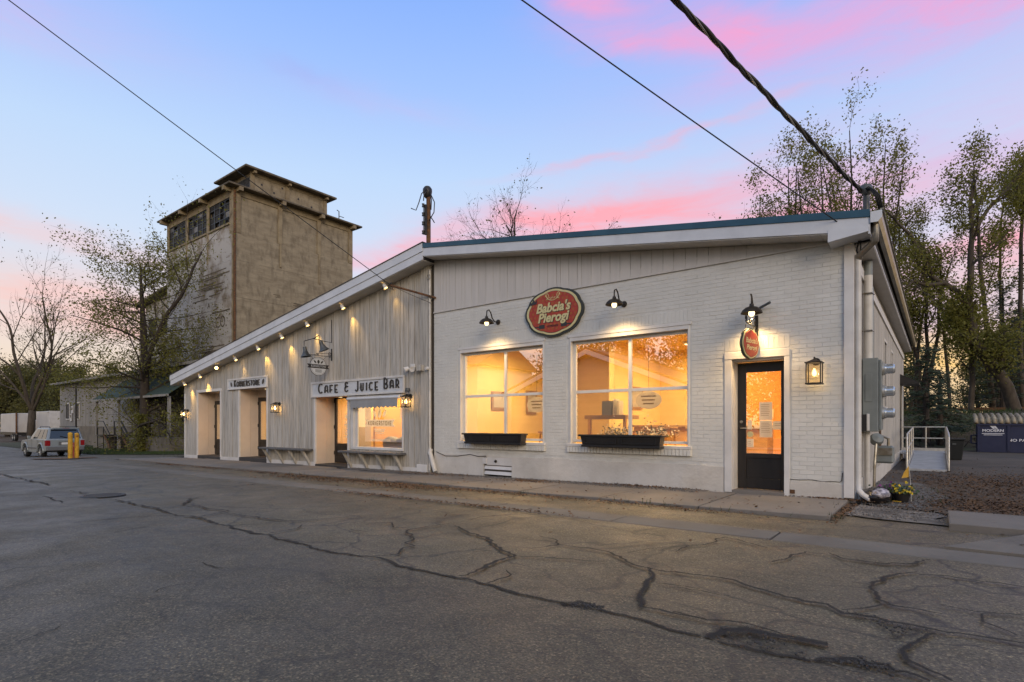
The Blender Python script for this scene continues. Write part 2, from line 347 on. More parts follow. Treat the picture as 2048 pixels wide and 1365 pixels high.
M['tower_white'] = mat('tower_peeling_paint', (.43, .41, .38), (.23, .19, .145), .75, (.48, .62), .9, bump=1.4, bscale=3, bstretch=(.5, .5, 6), col3=(.12, .085, .055), scale3=1.1, ramp3=(.60, .68), stretch3=(.6, .6, 2.6))
M['tower_trim'] = mat('tower_roof_concrete', (.085, .07, .05), (.16, .13, .09), 2, rough=.9, bump=.5)
M['tower_pier'] = mat('tower_pier_concrete', (.30, .245, .155), (.2, .155, .095), 1.6, rough=.9, bump=1)
M['old_letter'] = mat('faded_letter_paint', (.075, .06, .045), (.30, .27, .23), 4, (.5, .62), .9)
M['metal_siding'] = mat('grey_siding', (.30, .285, .26), (.22, .205, .185), 2, (.4, .65), .7, stretch=(4, 4, .4), rnd=.08)
M['old_concrete'] = mat('old_concrete', (.22, .19, .15), (.13, .115, .09), 1.2, (.35, .65), .9, bump=1, bscale=8)
M['green_roof'] = mat('green_shingle', (.028, .05, .038), (.04, .065, .05), 3, rough=.85, rnd=.1)
M['bark'] = mat('bark', (.050, .038, .027), (.085, .067, .048), 7, rough=.95, stretch=(1, 1, .3), bump=1.5, bscale=18)
M['bark_dark'] = mat('bark_dark', (.032, .024, .018), (.05, .038, .028), 7, rough=.95, bump=1)
M['leaf'] = mat('young_leaf', (.23, .21, .035), (.15, .15, .028), 1.2, rough=.6, transl=.5)
M['leaf_dark'] = mat('leaf_dark', (.085, .09, .024), (.13, .125, .03), .8, rough=.65, transl=.25)
M['leaf_olive'] = mat('leaf_olive', (.15, .135, .026), (.085, .08, .022), .7, rough=.65, transl=.35)
M['needle'] = mat('needle', (.018, .032, .014), (.03, .045, .018), 1.5, rough=.7, transl=.1)
M['suv_paint'] = mat('silver_paint', (.27, .295, .295), (.25, .275, .275), 2, rough=.28, metal=.25)
M['suv_trim'] = mat('grey_plastic', (.12, .12, .12), rough=.55)
M['tyre'] = mat('tyre', (.016, .016, .016), rough=.85)
M['rim'] = mat('alloy_rim', (.35, .36, .36), rough=.35, metal=.7)
M['red_lamp'] = mat('red_lens', (.25, .01, .012), rough=.15)
M['plate'] = mat('number_plate', (.6, .6, .56), rough=.5)
M['truck_white'] = mat('truck_panel', (.50, .48, .45), (.44, .42, .39), 1, rough=.45)
M['yellow'] = mat('yellow_bollard_paint', (.62, .36, .02), (.46, .24, .02), 5, rough=.6, col3=(.17, .045, .015), scale3=4, ramp3=(.58, .66))
M['red_paint'] = mat('red_hydrant_paint', (.28, .022, .012), (.17, .02, .012), 5, rough=.5)
M['dumpster'] = mat('navy_steel', (.012, .016, .05), (.018, .022, .058), 3, rough=.5, bump=.2)
M['lid'] = mat('beige_lid_plastic', (.36, .30, .20), (.22, .17, .11), 4, rough=.6, rnd=.1)
M['white_print'] = mat('white_print', (.72, .72, .74), rough=.6)
M['alu'] = mat('aluminium', (.60, .58, .53), (.48, .46, .42), 5, rough=.4, metal=.6)
M['ramp_deck'] = mat('ramp_deck', (.50, .52, .55), (.40, .42, .44), 4, rough=.5, metal=.3, bump=.3)
M['bin'] = mat('bin_plastic', (.012, .014, .014), rough=.5)
M['plastic_bag'] = mat('black_sack', (.014, .013, .015), rough=.22, bump=1.2, bscale=9)
M['bag_sheen'] = mat('sack_sheen', (.5, .48, .52), (.12, .11, .13), 16, (.4, .6), .3)  # pale blotches painting the white sheen of the black plastic
M['flag'] = mat('yellow_flag', (.75, .42, .02), rough=.6, transl=.3)
M['purple'] = mat('purple_petal', (.17, .03, .16), rough=.7); M['yellow_petal'] = mat('yellow_petal', (.6, .42, .02), rough=.7)
M['green_leaf'] = mat('pot_leaf', (.03, .06, .02), rough=.6)
M['sign_red'] = None
M['sign_black'] = mat('sign_edge', (.030, .034, .028), rough=.5)
M['sign_gold'] = mat('sign_gold', (.50, .43, .20), rough=.5)
M['sign_cream'] = mat('sign_cream', (.62, .54, .27), rough=.5)
M['sign_white'] = mat('sign_white', (.60, .62, .64), (.52, .54, .56), 4, rough=.5)
M['sign_dot'] = mat('sign_dot', (.36, .085, .018), rough=.5)
M['letter'] = mat('letter_black', (.030, .027, .026), rough=.4)
M['decal'] = mat('white_decal', (.90, .88, .84), (.88, .86, .82), 2, rough=.5, transl=.7)
M['decal_ink'] = mat('decal_ink', (.20, .125, .04), rough=.6)
M['paper'] = mat('paper', (.82, .80, .75), (.77, .75, .70), 4, rough=.8, transl=.6)
M['paper_ink'] = mat('paper_ink', (.35, .28, .2), rough=.8)
M['room_yellow'] = mat('room_yellow', (.82, .63, .27), (.77, .57, .22), 1, rough=.8)
M['room_orange'] = mat('room_orange', (.74, .34, .10), rough=.8)
M['room_amber'] = mat('room_amber', (.76, .44, .13), (.68, .37, .10), 1, rough=.8)
M['room_floor'] = mat('room_floor', (.30, .19, .10), (.2, .12, .06), 2, rough=.6)
M['wood'] = mat('pale_wood', (.55, .32, .12), (.42, .23, .08), 3, stretch=(1, 1, 6), rough=.55)
M['dark_wood'] = mat('dark_wood', (.26, .15, .06), (.34, .20, .09), 3, rough=.6)
M['canvas'] = mat('grey_canvas', (.30, .30, .30), (.26, .26, .26), 3, rough=.8)
M['shelf'] = mat('grey_shelf_paint', (.085, .085, .088), (.13, .13, .13), 5, rough=.6, bump=.3)
M['siding_tan'] = mat('tan_siding', (.40, .32, .22), rough=.7, rnd=.05)
M['house_white'] = mat('house_white', (.75, .70, .60), rough=.7)
# ================================================================== GROUND
def sheet(name, x0, x1, y0, y1, dz, m, step=3.0, parent=None, kind='structure', zf=None, ny=1):
    xs = sorted(set([x0, x1]+[a for a, _ in GZ if x0 < a < x1]+[x0+i*step for i in range(int((x1-x0)/step)+1)])); b = MB()
    ys = [y0+(y1-y0)*j/ny for j in range(ny+1)]; n = ny+1
    for x in xs:
        for y in ys: b.v.append((x, y, gz(x)+dz+(zf(x, y) if zf else 0)))
    for i in range(len(xs)-1):
        for j in range(ny): b.f.append((i*n+j, (i+1)*n+j, (i+1)*n+j+1, i*n+j+1))
    return b.build(name, m, parent, kind=kind)
sheet('ground', -400, 400, -300, 400, -.12, M['dirt'], 40)
road = sheet('road', -150, 60, -7, 3.03, 0, M['asphalt'], 1.5)
road_edge = sheet('road_edge_lane', -150, 60, 3.03, 5.96, -.012, M['asphalt_old'], 1.5)
verge = sheet('parking_strip', -26, 8, 6.5, 7.7, -.02, M['asphalt_old'], 1.0, ny=2)
sheet('driveway_left', -150, -26, 5.96, 11.2, -.02, M['asphalt'], 2)
lot = sheet('parking_lot', -1.3, 60, 8.6, 36, -.03, M['asphalt_lot'], 2)
sheet('side_apron', -1.3, 60, 5.9, 9.0, -.024, M['asphalt_old'], 2)
sheet('far_pavement', -60, 40, -9, -7, .06, M['slab'], 3)
lawn = sheet('lawn', -80, -26, 11.2, 40, -.0, M['grass_ground'], 2)
sheet('yard_across', -80, 60, -60, -9, .02, M['grass_ground'], 3)
# rail bank behind
bk = MB(); nx, ny = 60, 16
for i in range(nx+1):
    for j in range(ny+1):
        x = -60+120*i/nx; y = 32+34*j/ny; t = min(1, max(0, (y-33)/6)); t = t*t*(3-2*t)
        bk.v.append((x, y, -.1+1.85*t+.22*mnoise.noise(Vector((x*.35, y*.5, 0)))*t+.12*mnoise.noise(Vector((x*1.3, y*1.3, 3)))*t))
for i in range(nx):
    for j in range(ny): a = i*(ny+1)+j; bk.f.append((a, a+ny+1, a+ny+2, a+1))
bk.build('embankment', M['bank'], smooth=True, kind='structure')
def bank_z(y): t = min(1, max(0, (y-33)/6)); return -.1+1.85*t*t*(3-2*t)
for k in range(2):
    r_ = MB(); r_.box(-60, 42+k*1.5, 1.9, 60, 42.09+k*1.5, 2.07)
    tag(r_.build('railway_rail', M['rust']), ['nearer rusty rail along the top of the bank behind the lot', 'farther rusty rail along the top of the bank behind the lot'][k], 'rail', 'rails on the bank')

# gutter slabs and pavement slabs, laid one by one
def slab(name, x0, x1, y0, y1, top, th, m, parent, j=.006, tilt=.0):
    b = MB(); t = [random.uniform(-tilt, tilt) for _ in range(4)]
    c = [(x0+j, y0+j), (x1-j, y0+j), (x1-j, y1-j), (x0+j, y1-j)]; r = .012
    up = [(x, y, gz(x)+top+q) for (x, y), q in zip(c, t)]; cx, cy = (x0+x1)/2, (y0+y1)/2
    inn = [(x+(r if x < cx else -r), y+(r if y < cy else -r), z+.006) for x, y, z in up]
    lo = [(x, y, gz(x)+top-th) for x, y in c]
    b.add(lo+up+inn, [(0, 1, 5, 4), (1, 2, 6, 5), (2, 3, 7, 6), (3, 0, 4, 7), (4, 5, 9, 8), (5, 6, 10, 9), (6, 7, 11, 10), (7, 4, 8, 11), (8, 9, 10, 11)])
    return b.build(name, m, parent)
gut = sheet('gutter', -26, 60, 5.96, 6.5, -.05, M['dirt'], 2)
x = 8.0
while x > -26:
    w = random.uniform(1.75, 2.05); slab('gutter_slab', x-w, x, 5.96, 6.5, -.012, .08, M['gutter'], gut, .011, .006); x -= w
pave = sheet('pavement', -24.6, -1.02, 7.62, 9.5, -.045, M['dirt'], 2)
x = -1.02
while x > -24.4:
    w = random.uniform(1.5, 1.75); y1 = 9.45 if (x > -3.3 or x < -13) else 9.18
    slab('paving_slab', x-w, x, 7.62, y1, .022, .1, M['slab'], pave, .013, .012); x -= w
pave2 = sheet('pavement_right', .1, 12, 7.72, 8.9, -.045, M['dirt'], 2)
for i in range(4): slab('paving_slab', .1+i*3, 3.1+i*3, 7.72, 8.9, .05, .13, M['slab'], pave2, .008, .004)
ap = MB(); ap.prism([(.05, 6.55, -.055), (9, 6.55, -.055), (9, 7.66, -.03), (.75, 7.66, -.03)], (0, 0, -.08))
ap.build('driveway_flare', M['gutter'], kind='structure')
# gravel along the wall foot, pale gravel and leaf mould by the corner
def blotch(pts, rough=.12, sub=6):
    out = []
    for i, p in enumerate(pts):
        q = pts[(i+1) % len(pts)]
        for k in range(sub):
            t = k/sub; x = p[0]+(q[0]-p[0])*t; y = p[1]+(q[1]-p[1])*t
            a = mnoise.noise(Vector((x*2.3, y*2.3, 5)))*rough+mnoise.noise(Vector((x*7, y*7, 9)))*rough*.5; b = mnoise.noise(Vector((x*2.3, y*2.3, 15)))*rough
            out.append((x+a, y+b))
    return out
def patch(name, pts, dz, m, parent=None, rough=.12, kind=None, sub=6):
    q = blotch(pts, rough, sub); b = MB(); b.face([(x, y, gz(x)+dz) for x, y in q]); return b.build(name, m, parent, kind=kind)
patch('gravel_strip', [(-13, 9.1), (-9.6, 9.05), (-6, 9.12), (-3.1, 9.3), (-3.1, 9.56), (-13, 9.56)], .03, M['gravel'], None, .08, 'structure', 12)
patch('pale_gravel', [(-.95, 8.2), (-.2, 8.05), (.05, 8.0), (.05, 9.0), (-.9, 9.35)], -.008, M['gravel_pale'], None, .1, 'structure')
patch('leaf_mould', [(-.85, 9.5), (.3, 9.1), (3.2, 9.2), (3.0, 12), (1.8, 14.5), (.2, 14.8), (-.8, 13)], -.012, M['dirt'], None, .5, 'structure')
patch('gravel_corner', [(-.9, 9.4), (-.2, 9.5), (.1, 11), (-.2, 13.5), (-.95, 13.5)], -.004, M['gravel'], None, .15, 'structure')
patch('bollard_bed', [(-33.2, 6.6), (-30.5, 6.2), (-28.6, 6.6), (-28.8, 8.0), (-31, 8.4), (-33, 7.8)], .008, M['leaf_litter'], None, .3, 'structure')
# cracks and broken asphalt, measured from the photograph and laid on the road
C2 = lambda l: [(700+x/2.926, 900+y/2.926) for x, y in l]
C3 = lambda l: [(1348+x/2.926, 940+y/2.926) for x, y in l]
C1 = lambda l: [(x/2.703, 860+y/2.703) for x, y in l]
CR = [(C2([(0, 617), (180, 640), (370, 700), (630, 750), (800, 795), (1000, 845), (1250, 910)]), .045), (C2([(1250, 910), (1420, 918), (1480, 935), (1700, 990), (2048, 1095)]), .045),
 (C2([(130, 632), (270, 610), (300, 575), (370, 565), (320, 545), (380, 530), (330, 480), (350, 465), (500, 445), (570, 430)]), .03),
 (C2([(650, 745), (780, 700), (850, 650), (950, 625), (860, 570), (830, 535), (720, 495), (620, 445)]), .045), (C2([(950, 625), (1150, 635), (1400, 655), (1500, 660)]), .03),
 (C2([(800, 785), (900, 750), (925, 735), (890, 710)]), .025), (C2([(720, 600), (850, 595)]), .018), (C2([(1030, 580), (1130, 575), (1210, 560), (1200, 530), (1110, 510)]), .025),
 (C2([(1210, 560), (1400, 580), (1520, 605), (1620, 655), (1740, 690), (1850, 715), (2048, 740)]), .032), (C2([(1740, 690), (1790, 750), (1720, 810), (1680, 870), (1700, 920)]), .055),
 (C2([(1790, 790), (2048, 820)]), .025), (C2([(0, 430), (240, 430), (250, 455), (350, 460)]), .025), (C2([(0, 470), (100, 480)]), .02), (C2([(700, 415), (760, 395), (980, 375)]), .025),
 (C2([(1700, 920), (1860, 950), (2048, 990)]), .035), (C2([(1560, 610), (1900, 570), (2048, 560)]), .016), (C2([(190, 360), (480, 335)]), .02),
 (C3([(0, 600), (180, 625), (350, 650), (530, 710), (700, 760), (880, 795), (1000, 840), (1180, 870), (1400, 930), (1600, 960), (1900, 990), (2048, 1010)]), .04),
 (C3([(1420, 600), (1200, 620), (1230, 650), (1150, 690), (1200, 750), (1260, 795), (1440, 820), (1560, 850)]), .035), (C3([(1420, 610), (1600, 620), (1850, 665), (2048, 690)]), .035),
 (C3([(1000, 830), (1260, 790)]), .03), (C3([(1560, 790), (1700, 820), (1900, 855), (2048, 865)]), .022), (C3([(1940, 850), (1850, 860), (1850, 900), (1920, 940), (2000, 975)]), .03),
 (C3([(1530, 965), (1380, 1000), (1310, 1060), (1400, 1120), (1500, 1180), (1620, 1243)]), .05), (C3([(0, 690), (150, 705), (320, 745)]), .02),
 (C3([(0, 480), (80, 450), (200, 440), (300, 395), (420, 430), (560, 460)]), .025), (C3([(560, 540), (660, 520), (760, 480), (900, 495)]), .03), (C3([(900, 490), (1050, 530), (1250, 555), (1400, 560), (1500, 530)]), .05),
 (C3([(0, 830), (200, 880), (400, 900), (700, 990)]), .03), (C3([(800, 1120), (950, 1150), (1150, 1200)]), .02), (C3([(1040, 670), (1150, 685)]), .015), (C3([(1220, 690), (1400, 700)]), .015),
 (C1([(595, 375), (700, 395), (850, 430), (960, 465), (1080, 475), (1160, 510), (1280, 535), (1420, 565), (1560, 600), (1700, 640), (1892, 682)]), .045),
 (C1([(1080, 475), (1220, 440), (1180, 432), (1000, 405), (1030, 375), (1100, 360)]), .04), (C1([(850, 430), (980, 410)]), .03), (C1([(400, 505), (620, 480), (950, 462)]), .02),
 (C1([(1440, 565), (1600, 535), (1640, 515)]), .03), (C1([(1220, 450), (1400, 480), (1600, 495), (1890, 475)]), .035), (C1([(0, 240), (120, 265), (280, 300)]), .05), (C1([(235, 360), (345, 395)]), .035),
 (C1([(380, 330), (480, 345)]), .04), (C1([(610, 555), (780, 525)]), .018), (C1([(840, 880), (910, 855), (1050, 830)]), .012), (C1([(0, 1045), (140, 1015)]), .012), (C1([(330, 1060), (220, 1105), (110, 1150)]), .010),
 (C1([(1090, 720), (1210, 750)]), .018), (C1([(0, 780), (90, 750), (150, 745)]), .018)]
def wear_attr(o, vals):
    at = o.data.attributes.new('wear', 'FLOAT', 'POINT')
    for i, q in enumerate(vals): at.data[i].value = q
    return o
def crack(pts, w):
    P = [ongr(*p) for p in pts]; Q = []
    for a, b in zip(P, P[1:]):
        n = max(2, int((b-a).length/.05))
        for k in range(n): Q.append(a.lerp(b, k/n))
    Q.append(P[-1]); b = MB(); sd_ = random.random()*50; vals = []
    for i, q in enumerate(Q):
        t = (Q[min(i+1, len(Q)-1)]-Q[max(i-1, 0)]); t.z = 0; t.normalize(); nn = Vector((-t.y, t.x, 0))
        off = mnoise.noise(Vector((q.x*3, q.y*3, sd_)))*.06+mnoise.noise(Vector((q.x*12, q.y*12, sd_)))*.035+mnoise.noise(Vector((q.x*31, q.y*31, sd_)))*.012
        e = min(1, i/8+.1, (len(Q)-1-i)/8+.1); ww = max(w, .014)*1.55*(.5+.9*abs(mnoise.noise(Vector((q.x*2.2, q.y*2.2, sd_+7))))); q = q+nn*off
        for s_, v in ((-1, 0), (-.22, .78), (0, 1.9), (.22, .78), (1, 0)):
            r = q+nn*(ww*s_); b.v.append((r.x, r.y, gz(r.x)+.006)); vals.append(v*(.55+.45*e) if v else -.35)
    for i in range(len(Q)-1):
        for k in range(4): b.f.append((5*i+k, 5*i+k+1, 5*i+k+6, 5*i+k+5))
    return wear_attr(b.build('crack', M['wear'], road), vals)
for p, w in CR: crack(p, w)
def hole(l, m, dz, rough=.11):
    P = [ongr(*p) for p in l]; q = blotch([(p.x, p.y) for p in P], .10, 8); cx = sum(a for a, _ in q)/len(q); cy = sum(c for _, c in q)/len(q); b = MB(); vals = []
    for k, v in ((1.25, -.35), (1.0, .22), (.8, .48), (.4, .40)):
        for a, c in q: x_ = cx+(a-cx)*k; y_ = cy+(c-cy)*k; b.v.append((x_, y_, gz(x_)+dz)); vals.append(v)
    n = len(q)
    for r in range(3):
        for i in range(n): j = (i+1) % n; b.f.append((r*n+i, r*n+j, (r+1)*n+j, (r+1)*n+i))
    b.f.append(tuple(3*n+i for i in range(n)))
    return wear_attr(b.build('pothole', M['wear_patch'], road), vals)
H1 = C3([(200, 990), (290, 938), (500, 955), (700, 1000), (790, 1080), (800, 1120), (600, 1090), (400, 1050), (270, 1015)])
H2 = C3([(800, 1112), (900, 1088), (1100, 1095), (1250, 1145), (1340, 1195), (1290, 1222), (1150, 1190), (950, 1145)])
H3 = C2([(1240, 908), (1330, 900), (1440, 908), (1500, 930), (1470, 952), (1350, 942)])
H4 = C3([(1000, 830), (1180, 860), (1400, 925), (1560, 955), (1420, 985), (1330, 1010), (1290, 960), (1160, 885), (1040, 865)])
H5 = C3([(900, 492), (1050, 520), (1250, 545), (1450, 555), (1300, 572), (1050, 545)])
for h in (H1, H2, H3): hole(h, None, .008)
hole(H4, None, .007); hole(H5, None, .007)
for l, w in ((C3([(200, 992), (290, 938), (500, 952), (700, 998), (900, 1030)]), .13), (C3([(800, 1110), (850, 1098), (1050, 1098), (1250, 1145), (1330, 1195)]), .10), (C2([(1230, 905), (1350, 897), (1480, 925)]), .09), (C3([(1300, 1180), (1340, 1195), (1500, 1243)]), .06), (C3([(250, 1010), (400, 1052), (600, 1092), (800, 1125)]), .05)): crack(l, w)
# stones lying in the broken asphalt
st = MB()
for h in (H1, H2, H3, H4):
    P = [ongr(*p) for p in h]; c = sum(P, Vector())/len(P)
    for _ in range(60):
        q = c.lerp(random.choice(P).lerp(random.choice(P), random.random()), random.random()**.6); s_ = random.uniform(.002, .0075)
        st.obox((q.x, q.y, gz(q.x)+.008+s_*.4), Vector((random.uniform(.5, 1), random.uniform(-.5, .5), 0))*s_, Vector((random.uniform(-.5, .5), random.uniform(.5, 1), .2))*s_, (0, 0, s_*.6))
st.build('loose_stones', M['asphalt_dark'], kind='stuff')
# iron cover in the road
p = ongr(206, 992); t_ = thing('manhole_cover', (p.x, p.y, gz(p.x)), 'round iron cover set in the asphalt at left', 'manhole cover')
MB().lathe([(0, .012), (.25, .012), (.26, .004)], 28, p).build('cover', M['asphalt_dark'], t_); MB().lathe([(.265, .004), (.27, .012), (.32, .012), (.33, .002)], 28, p).build('ring', M['iron'], t_)
# leaf litter and grit, uncountable
def litter(name, n, spots, m, size, up=.5):
    b = MB()
    for _ in range(n):
        (x, y), (sx, sy), dz = random.choice(spots); x = random.gauss(x, sx); y = random.gauss(y, sy); z = gz(x)+dz+random.uniform(0, .015)
        a = random.uniform(0, 6.28); s_ = random.uniform(.5, 1.2)*size; u_ = Vector((math.cos(a), math.sin(a), random.uniform(-up, up)))*s_; w_ = Vector((-math.sin(a), math.cos(a), random.uniform(-up, up)))*s_*.55
        c = Vector((x, y, z+.01)); b.face([c-u_, c-w_, c+u_, c+w_])
    return b.build(name, m, kind='stuff')
litter('fallen_leaves', 14000, [((1.2, 11), (.9, 1.3), -.02), ((1.4, 13), (.9, 1.2), -.02), ((.6, 10.2), (.5, .5), -.02), ((2.4, 10.5), (.7, .9), -.02), ((.8, 15), (.9, 1.2), -.02), ((2.2, 15), (1.2, 2), -.02)], M['leaf_litter'], .026)
litter('gutter_leaves', 9000, [((x_, 7.45), (.7, .09), -.015) for x_ in (-3, -5, -6.5, -8, -9, -10, -11, -12, -14, -17, -20)]+[((x_, 7.15), (.5, .16), -.015) for x_ in (-8, -8.7, -10.5, -12)]+[((-7.2, 5.93), (.8, .05), -.0), ((-5, 5.93), (.6, .04), 0), ((-9.5, 9.1), (.7, .15), .035), ((-6.6, 9.05), (.35, .12), .03), ((-4.3, 9.35), (.5, .08), .035), ((-.98, 8.4), (.05, .5), -.01), ((-1.2, 9.5), (.3, .05), .02)], M['leaf_litter'], .022)
litter('scattered_leaves', 500, [((-6, 6.6), (5, .9), 0), ((2, 16), (3, 3), -.02), ((-4, 8.3), (3.5, .4), .03)], M['leaf_litter'], .03)
wd = MB()
for _ in range(900):
    x, y = random.choice(((random.uniform(-12.9, -3), 9.52), (random.gauss(-1.0, .05), random.uniform(7.7, 9.5)), (random.uniform(-13, -1.2), 7.60), (random.uniform(-.6, .1), random.uniform(9.6, 12.5)), (random.uniform(-26.5, -24.2), random.gauss(10, .7))))
    if mnoise.noise(Vector((x*1.9, y*1.9, 2))) < .05: continue
    h = random.uniform(.02, .09); a = random.uniform(0, 6.3); z = gz(x)+.0; c_, s_ = math.cos(a)*.006, math.sin(a)*.006
    wd.face([(x-c_, y-s_, z), (x+c_, y+s_, z), (x+random.uniform(-.04, .04), y+random.uniform(-.05, .03), z+h)])
wd.build('weeds', M['grass_blade'], kind='stuff')
gb = MB()
for _ in range(5200):
    if random.random() < .6: x = random.uniform(-12.9, -3.2); y = random.uniform(9.1, 9.54); z = gz(x)+.03
    else: x = random.gauss(-.45, .3); y = random.uniform(8.1, 13); z = gz(x)-.006
    s_ = random.uniform(.006, .018); a = random.uniform(0, 3)
    gb.add([(x+s_*math.cos(a), y+s_*math.sin(a), z), (x+s_*math.cos(a+2), y+s_*math.sin(a+2.2), z), (x+s_*math.cos(a+4.2), y+s_*math.sin(a+4), z), (x, y, z+s_*1.1)], [(0, 1, 3), (1, 2, 3), (2, 0, 3)])
gb.build('gravel_stones', M['gravel'], kind='stuff')
gr = MB()
for _ in range(16000):
    x = random.uniform(-58, -26); y = random.uniform(11.15, 17)
    if x > -31 and y < 12 and random.random() < .5: continue
    h = random.uniform(.05, .16); a = random.uniform(0, 6.3); w_ = .012; z = gz(x)
    gr.face([(x-w_*math.cos(a), y-w_*math.sin(a), z), (x+w_*math.cos(a), y+w_*math.sin(a), z), (x+random.uniform(-.06, .06), y+random.uniform(-.06, .06), z+h)])
gr.build('grass', M['grass_blade'], kind='stuff')
bg = MB()
for _ in range(9000):
    x = random.uniform(-6, 22); y = random.uniform(34.5, 41); z = bank_z(y)
    h = random.uniform(.08, .3); a = random.uniform(0, 6.3); w_ = .02
    bg.face([(x-w_*math.cos(a), y-w_*math.sin(a), z), (x+w_*math.cos(a), y+w_*math.sin(a), z), (x+random.uniform(-.1, .1), y+random.uniform(-.1, .1), z+h)])
bg.build('bank_grass', M['grass_blade'], kind='stuff')

# ================================================================== BRICK SHOP
RX, RZ_ = -9.79, 5.44                    # ridge
def rakeR(x): return RZ_-(x-RX)*.148
def rakeL(x): return RZ_-(RX-x)*.1624
shop = thing('brick_shop', (-5.4, FY, -.06), 'white painted brick shop with blue roof edge and two large lit windows', 'shop building')
WZ = 3.84
OPEN = [(-2.80, -1.88, -.2, 2.20), (-5.90, -3.44, .66, 2.80), (-8.94, -6.53, .66, 2.80), (-8.19, -7.38, -.1, .34)]
def cells(x0, x1, z0, z1, opens):
    xs = sorted(set([x0, x1]+[q for o in opens for q in o[:2] if x0 < q < x1])); zs = sorted(set([z0, z1]+[q for o in opens for q in o[2:] if z0 < q < z1])); out = []
    for a, b in zip(xs, xs[1:]):
        run = None
        for c, d in zip(zs, zs[1:]):
            mx, mz = (a+b)/2, (c+d)/2
            hit = any(o[0] < mx < o[1] and o[2] < mz < o[3] for o in opens)
            if not hit: run = (run[0], d) if run else (c, d)
            if hit and run: out.append((a, b)+run); run = None
        if run: out.append((a, b)+run)
    return out
wl = MB()
for a, b, c, d in cells(-9.80, -1.10, -.25, 4.0, OPEN): wl.box(a, FY+.0006, c, b, FY+.26, d)
wl.build('wall', M['brick_joint'], shop)
# parged foot of the wall
pg = MB()
for a, b, c, d in cells(-9.78, -2.86, -.25, .40, OPEN):
    n = max(1, int((b-a)/.25))
    for i in range(n):
        p0 = a+(b-a)*i/n; p1 = a+(b-a)*(i+1)/n
        pg.box(p0, FY-.014-.004*mnoise.noise(Vector((p0*2, 1, 0))), c, p1, FY+.004, d-.02+.03*mnoise.noise(Vector((p0*1.5, 3, 0))))
pg.build('parged_base', M['parge'], shop)
pg = MB(); n = 12
for i in range(n):
    p0 = -1.835+.735*i/n; p1 = -1.835+.735*(i+1)/n; pg.box(p0, FY-.012-.012*abs(mnoise.noise(Vector((p0*6, 1, 0)))), -.25, p1, FY+.0, .20+.035*mnoise.noise(Vector((p0*3.1, 8, 0))))
pg.build('rough_base', M['parge'], shop)
MB().box(-1.835, FY-.024, .0, -1.765, FY-.008, .06).build('bare_brick', M['rust'], shop); MB().tube([(-1.835+.062*i, FY-.010, .222+.022*mnoise.noise(Vector((i*.33, 2, 0)))) for i in range(12)]+[(-1.13, FY-.010, .24), (-1.12, FY-.010, .36)], .006, 4).build('base_crack', M['crack'], shop)
# bricks, each one proud of its joints
ubm = MB(); i_ = .5; e_ = .46
ubm.add([(-i_, .5, -i_), (i_, .5, -i_), (i_, .5, i_), (-i_, .5, i_), (-i_, -.2, -i_), (i_, -.2, -i_), (i_, -.2, i_), (-i_, -.2, i_), (-.488, -.5, -e_), (.488, -.5, -e_), (.488, -.5, e_), (-.488, -.5, e_)],
        [(0, 1, 5, 4), (1, 2, 6, 5), (2, 3, 7, 6), (3, 0, 4, 7), (4, 5, 9, 8), (5, 6, 10, 9), (6, 7, 11, 10), (7, 4, 8, 11), (8, 9, 10, 11)])
ub = bpy.data.meshes.new('brick'); ub.from_pydata(ubm.v, [], ubm.f); ub.materials.append(M['white_brick'])
HC, LB = .0677, .2130
BR = []; row = 0; z = -.10
sold = [(-8.98, -6.49, 2.90, 3.12), (-5.94, -3.40, 2.90, 3.12), (-2.84, -1.84, 2.30, 2.52)]
block = [(-2.86, -1.82, -.3, 2.30), (-5.96, -3.41, .48, 2.90), (-9.0, -6.5, .50, 2.90), (-8.24, -7.34, -.3, .40)]+[(a, b, c, d) for a, b, c, d in sold]
while z+HC < WZ-.03:
    zc = z+HC/2; x = -9.80-(LB/2 if row % 2 else 0)
    while x < -1.10:
        a, b = max(x, -9.80), min(x+LB, -1.10); x += LB
        segs = [(a, b)]
        for o in block:
            if o[2] < zc < o[3]:
                ns_ = []
                for s0, s1 in segs:
                    if o[1] <= s0 or o[0] >= s1: ns_.append((s0, s1))
                    else:
                        if s0 < o[0]: ns_.append((s0, o[0]))
                        if s1 > o[1]: ns_.append((o[1], s1))
                segs = ns_
        for s0, s1 in segs:
            if s1-s0 > .03 and not (zc < .42 and s1 < -2.8): BR.append(((s0+s1)/2, zc, s1-s0-.007, HC-.0065))
    z += HC; row += 1
for a, b, c, d in sold:
    n = int((b-a)/.0715); w_ = (b-a)/n
    for i in range(n):
        BR.append((a+w_*(i+.5), (c+d)/2, w_-.006, d-c-.008))
def bdist(t): return math.hypot(t[0], FY)**2
BR.sort(key=bdist)
rest = MB()
for i, (bx, bz, bw, bh) in enumerate(BR):
    yy = FY-.0005+random.uniform(-.0018, .0018)
    if i < 300:
        o = bpy.data.objects.new('brick', ub); COL.objects.link(o); o.parent = shop
        o.location = Vector((bx, yy+.006, bz))-shop.location; o.scale = (bw, .018, bh)
    else: rest.add([(bx+q[0]*bw, yy+.006+q[1]*.018, bz+q[2]*bh) for q in ubm.v], ubm.f)
rest.build('brickwork', M['white_brick'], shop, kind='stuff')
